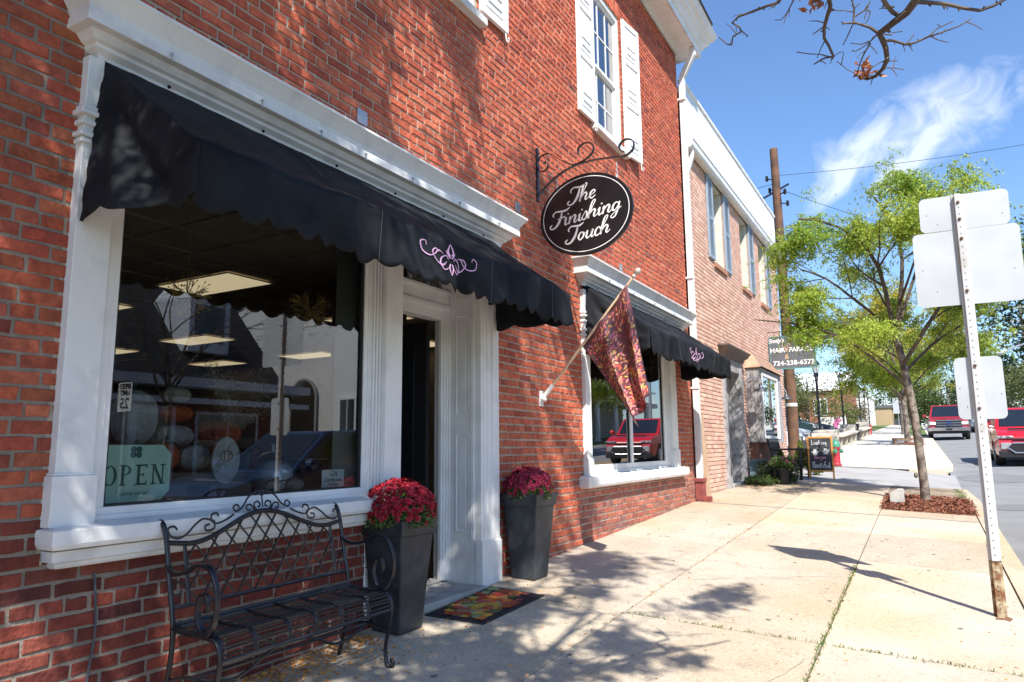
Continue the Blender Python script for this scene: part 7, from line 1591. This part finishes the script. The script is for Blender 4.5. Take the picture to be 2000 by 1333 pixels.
# ------------------------------------------------------------------ display inside the front window
t = thing('display_table', 'dark cloth covered display table inside the front shop window', 'table', (0, 0, 0))
mb = MB(); mb.box((-.95, 1.82, .24), (-.31, 3.64, 1.0)); mb.obj('cloth_skirt', M('brown_cloth', (.10, .065, .05), .9, (.07, .045, .035), 4), t); mb = MB(); mb.box((-.98, 1.81, 1.0), (-.30, 3.65, 1.03)); mb.box((-.90, 2.35, 1.03), (-.62, 3.25, 1.17)); mb.box((-.62, 2.8, 1.03), (-.42, 3.1, 1.10)); mb.obj('table_top', M('burlap', (.14, .10, .07), .9), t)
t = thing('display_shelf', 'raised dark shelf at the back of the window display', 'shelf', (0, 0, 0)); mb = MB(); mb.box((-1.35, 2.3, 1.28), (-1.0, 3.65, 1.31)); mb.obj('shelf_board', wood, t); mb = MB()
for y in (2.35, 3.0, 3.6): mb.box((-1.34, y, .24), (-1.01, y+.03, 1.28))
mb.obj('shelf_leg', wood, t)
mint = M('mint_board', (.42, .66, .56), .7, (.36, .58, .50), 5)
t = thing('open_sign', 'mint green board reading OPEN leaning inside the left corner of the shop window', 'sign', (-.13, 2.15, 1.195), 0)
w_, h_, c_ = .375, .27, .045; oc = [(-w_/2+c_, -h_/2), (w_/2-c_, -h_/2), (w_/2, -h_/2+c_), (w_/2, h_/2-c_), (w_/2-c_, h_/2), (-w_/2+c_, h_/2), (-w_/2, h_/2-c_), (-w_/2, -h_/2+c_)]
mb = MB(); mb.prism(oc, lambda a, b: (0, a, b), (-.012, 0, 0)); mb.obj('board', mint, t)
dg = M('dark_green_print', (.035, .12, .10), .8); ry = Matrix.Rotation(R(90), 4, 'Z') @ Matrix.Rotation(R(90), 4, 'X')
def wtx(txt, y, z, size, par, mat=dg, **k): return text_obj('lettering', txt, size, mat, Matrix.Translation((.0015, y, z)) @ ry, par, ext=.0005, **k)
wtx('come on in!', 0, -.095, .030, t, shear=.3)
mb = MB(); bx2 = lambda y0, y1, z0, z1: mb.box((.001, y0, z0), (.0025, y1, z1))
def vs(y, w, z0=-.055, z1=.038, s=.010): bx2(y-w/2, y+w/2, z0, z1); bx2(y-w/2-s, y+w/2+s, z0-.002, z0+.004); bx2(y-w/2-s, y+w/2+s, z1-.004, z1+.002)
o1 = [(-.125+.034*math.cos(q), -.009+.047*math.sin(q)) for q in [2*PI*k/28 for k in range(28)]]; o2 = [(-.125+.019*math.cos(q), -.009+.042*math.sin(q)) for q in [2*PI*k/28 for k in range(28)]]
mb.add([(.0022, a, b) for a, b in o1+o2], [(k, (k+1) % 28, 28+(k+1) % 28, 28+k) for k in range(28)])
vs(-.062, .014); mb.add([(.0022, -.055+a*math.cos(q), .014+b*math.sin(q)) for (a, b) in ((.036, .024), (.021, .019)) for q in [-PI/2+PI*k/10 for k in range(11)]], [(k, k+1, 12+k, 11+k) for k in range(10)])
vs(.018, .014); bx2(.02, .060, -.057, -.050); bx2(.02, .060, .033, .040); bx2(.02, .046, -.012, -.006); bx2(.056, .061, -.057, -.038); bx2(.056, .061, .022, .040); bx2(.043, .047, -.018, .0)
vs(.095, .007); vs(.145, .007); mb.add([(.0023, .088, .038), (.0023, .104, .038), (.0023, .150, -.055), (.0023, .134, -.055)], [(0, 1, 2, 3)])
for a in (45, 135, 225, 315): mb.lathe([(.016, 0), (.016, .001)], (.001, .02*math.cos(R(a)), .10+.018*math.sin(R(a))), 10, axis=(1, 0, 0))
mb.obj('print', dg, t)
t = thing('gift_card_sign', 'small white gift certificates card in the right corner of the shop window', 'sign', (-.13, 3.50, 1.115), 0)
mb = MB(); mb.box((-.004, -.10, -.055), (0, .10, .055)); mb.obj('card', M('card_white', (.62, .70, .74), .6), t); wtx('Gift', .0, .028, .045, t, mat=bl, shear=.2); wtx('Certificates', 0, -.010, .035, t, mat=bl, shear=.2); wtx('AVAILABLE', 0, -.038, .018, t, mat=bl)
def pumpkin(x, y, z, r, h, lab, colr, name='pumpkin', leaf=True):
    t = thing(name, lab, 'pumpkin', (x, y, z), 0, 'pumpkins in the window display'); mb = MB(); V = []; F = []; nr, nz = 36, 9
    for i in range(nz+1):
        a = -PI/2+PI*i/nz
        for k in range(nr): q = 2*PI*k/nr; rr = r*(1-.09*abs(math.sin(q*4.5))**.6)*max(.12, math.cos(a)**.75 if math.cos(a) > 0 else 0); V.append((rr*math.cos(q), rr*math.sin(q), h/2+h/2*math.sin(a)*(1-.12*math.cos(a)**0)))
    for i in range(nz):
        for k in range(nr): F.append((i*nr+k, i*nr+(k+1) % nr, (i+1)*nr+(k+1) % nr, (i+1)*nr+k))
    mb.add(V, F); mb.obj('shell', colr, t, smooth=True)
    mb = MB(); mb.tube([(0, 0, h*.88), (.0, .01, h*1.03), (.02, .02, h*1.12)], [.016, .012, .009], 7)
    if leaf:
        for k in range(3): q = k*2+.5; mb.add([(0, 0, h*.94), (.05*math.cos(q)+.02, .05*math.sin(q), h*.98), (.09*math.cos(q+.3), .09*math.sin(q+.3), h*.84), (.05*math.cos(q+.7), .05*math.sin(q+.7), h*.94)], [(0, 1, 2, 3)])
    mb.obj('stalk', M('stalk_green', (.03, .05, .03), .8) if 'stalk_green' not in bpy.data.materials else bpy.data.materials['stalk_green'], t)
wp = M('white_pumpkin', (.40, .40, .40), .8, (.28, .28, .28), 20, 6, bump=.8, bscale=60); op = M('orange_pumpkin', (.40, .075, .012), .8, (.28, .045, .01), 14, bump=.8, bscale=60); cpk = M('cream_pumpkin', (.34, .31, .25), .8, (.24, .21, .17), 16)
for (x, y, z, r, h, lab, m_) in ((-1.15, 2.76, 1.31, .16, .40, 'tall white pumpkin on the shelf at the left of the display', wp), (-1.15, 3.06, 1.31, .13, .17, 'white pumpkin under the orange one on the display shelf', wp), (-1.15, 3.06, 1.48, .12, .13, 'orange pumpkin stacked between two white ones', op), (-1.15, 3.06, 1.61, .10, .12, 'small cream pumpkin on top of the stack', cpk), (-1.18, 3.42, 1.31, .17, .22, 'broad orange pumpkin at the right end of the display shelf', op),
    (-.74, 2.52, 1.17, .10, .17, 'white pumpkin with dark leaves behind the open sign', wp), (-.76, 2.72, 1.17, .10, .19, 'orange pumpkin with dark leaves left of centre on the table', op), (-.74, 2.92, 1.17, .10, .17, 'white pumpkin with dark leaves in the middle of the table', wp), (-.76, 3.11, 1.17, .10, .18, 'orange pumpkin right of centre on the table', op), (-.36, 3.22, 1.03, .065, .085, 'little white pumpkin close to the glass near the gift card', wp), (-.36, 3.38, 1.03, .07, .09, 'little cream pumpkin beside the gift card', cpk)): pumpkin(x, y, z, r, h, lab, m_)
t = thing('oval_plaque', 'white oval board with a small printed design standing in the display', 'plaque', (-.50, 2.97, 1.10)); mb = MB(); mb.prism(el(.10, .14, 30), lambda a, b: (0, a, b+.14), (-.012, 0, 0)); mb.obj('oval_board', wp, t); mb = MB(); mb.tube([(.001, .042*math.cos(q), .165+.032*math.sin(q)) for q in [2*PI*k/24 for k in range(24)]], .003, 4, closed=True); mb.tube([(.001, .018*math.cos(q), .165+.032*math.sin(q)) for q in [2*PI*k/24 for k in range(24)]], .002, 4, closed=True); mb.tube([(.001, 0, .198), (.001, .012, .222), (.001, .03, .225)], .004, 4); mb.obj('print', M('brown_print', (.15, .07, .04), .8), t)
t = thing('glass_cloche', 'clear glass dome over white leaf patterned crockery on the table', 'glass dome', (-.50, 3.33, 1.03))
mb = MB(); mb.lathe([(.16, 0), (.16, .12), (.13, .20), (.06, .25), (.015, .26), (.02, .30), (.001, .31)], (0, 0, 0), 24); mb.obj('dome', glass_mat('cloche_glass', (.95, .97, 1)), t, smooth=True)
mb = MB(); mb.lathe([(.10, .005), (.13, .06), (.13, .14), (.08, .19), (.001, .2)], (0, 0, 0), 20); mb.obj('tureen', M('patterned_crockery', (.66, .66, .68), .3, (.30, .12, .10), 14, 2, ramp=(.60, .66)), t, smooth=True)
t = thing('pampas_vase', 'vase of pale feathery pampas grass at the right of the display', 'vase', (-.85, 3.42, 1.03)); mb = MB(); mb.lathe([(.05, 0), (.08, .08), (.06, .2), (.04, .26), (.05, .28)], (0, 0, 0), 18); mb.obj('vase', M('dark_vase', (.05, .045, .04), .4), t, smooth=True)
P_ = []
for k in range(9):
    q = rng.uniform(0, 6.28); a = np.array([.22*math.cos(q), .30*math.sin(q), .62+.1*rng.random()]); s_ = rng.uniform(.45, 1, (260, 1)); P_.append(np.array([0, 0, .2])+a*s_+rng.normal(0, .022, (260, 3)))
fastmesh('plumes', leaves_arr(np.concatenate(P_), .035, .004, -.4, 1), 4, M('pampas_cream', (.42, .36, .29), .9), t)
# hanging star burst ornaments
gold = M('gold_wire', (.60, .40, .16), .45, metal=.2); cop = M('copper_bead', (.80, .42, .12), .3, metal=.2)
for (y, x, z, lab) in ((2.44, -.22, 2.13, 'gold starburst ornament with copper beads hanging at the left of the shop window'), (3.33, -.22, 2.20, 'gold starburst ornament with copper beads hanging at the right of the shop window')):
    t = thing('starburst_ornament', lab, 'ornament', (x, y, z), 0, 'starburst ornaments in the window'); mb = MB(); bd_ = MB(); r2 = np.random.default_rng(int(y*100))
    for k in range(34):
        v = r2.normal(size=3); v /= np.linalg.norm(v); e = v*r2.uniform(.10, .13); mb.bar((0, 0, 0), tuple(e), .0022, 4)
        for j in range(3): w2 = e*.62+r2.normal(0, .022, 3)+e*.3; mb.bar(tuple(e*.6), tuple(w2), .0014, 3); bd_.lathe([(.001, -.005), (.005, 0), (.001, .005)], tuple(w2), 5)
    mb.bar((0, 0, 0), (0, 0, 3.18-z), .001, 3); mb.obj('wire_rays', gold, t); bd_.obj('beads', cop, t)
# dim furniture deeper in the shop
t = thing('shop_counter', 'dark wooden shop counter seen through the open door', 'counter', (0, 0, 0)); mb = MB(); mb.box((-4.4, 5.9, .22), (-2.5, 6.6, 1.15)); mb.obj('counter_body', wood, t, bevel=.01); mb = MB(); mb.box((-4.45, 5.85, 1.15), (-2.45, 6.65, 1.19)); mb.obj('counter_top', M('counter_top', (.12, .08, .06), .4), t)
t = thing('wall_shelves', 'dim shelves of goods on the wall beyond the shop door', 'shelves', (0, 0, 0))
for k in range(4):
    mb = MB(); mb.box((-2.285, 5.85, .6+k*.5), (-2.05, 6.95, .63+k*.5)); mb.obj('shelf', wood, t)
mb = MB()
for k in range(26): y = random.uniform(5.9, 6.85); z = .63+.5*random.randrange(4); h = random.uniform(.08, .22); mb.box((-2.25, y, z), (-2.12, y+.07, z+h))
mb.obj('goods', M('shelf_goods', (.22, .16, .12), .7, (.5, .4, .3), 7, 1, island=.6), t)['kind'] = 'stuff'
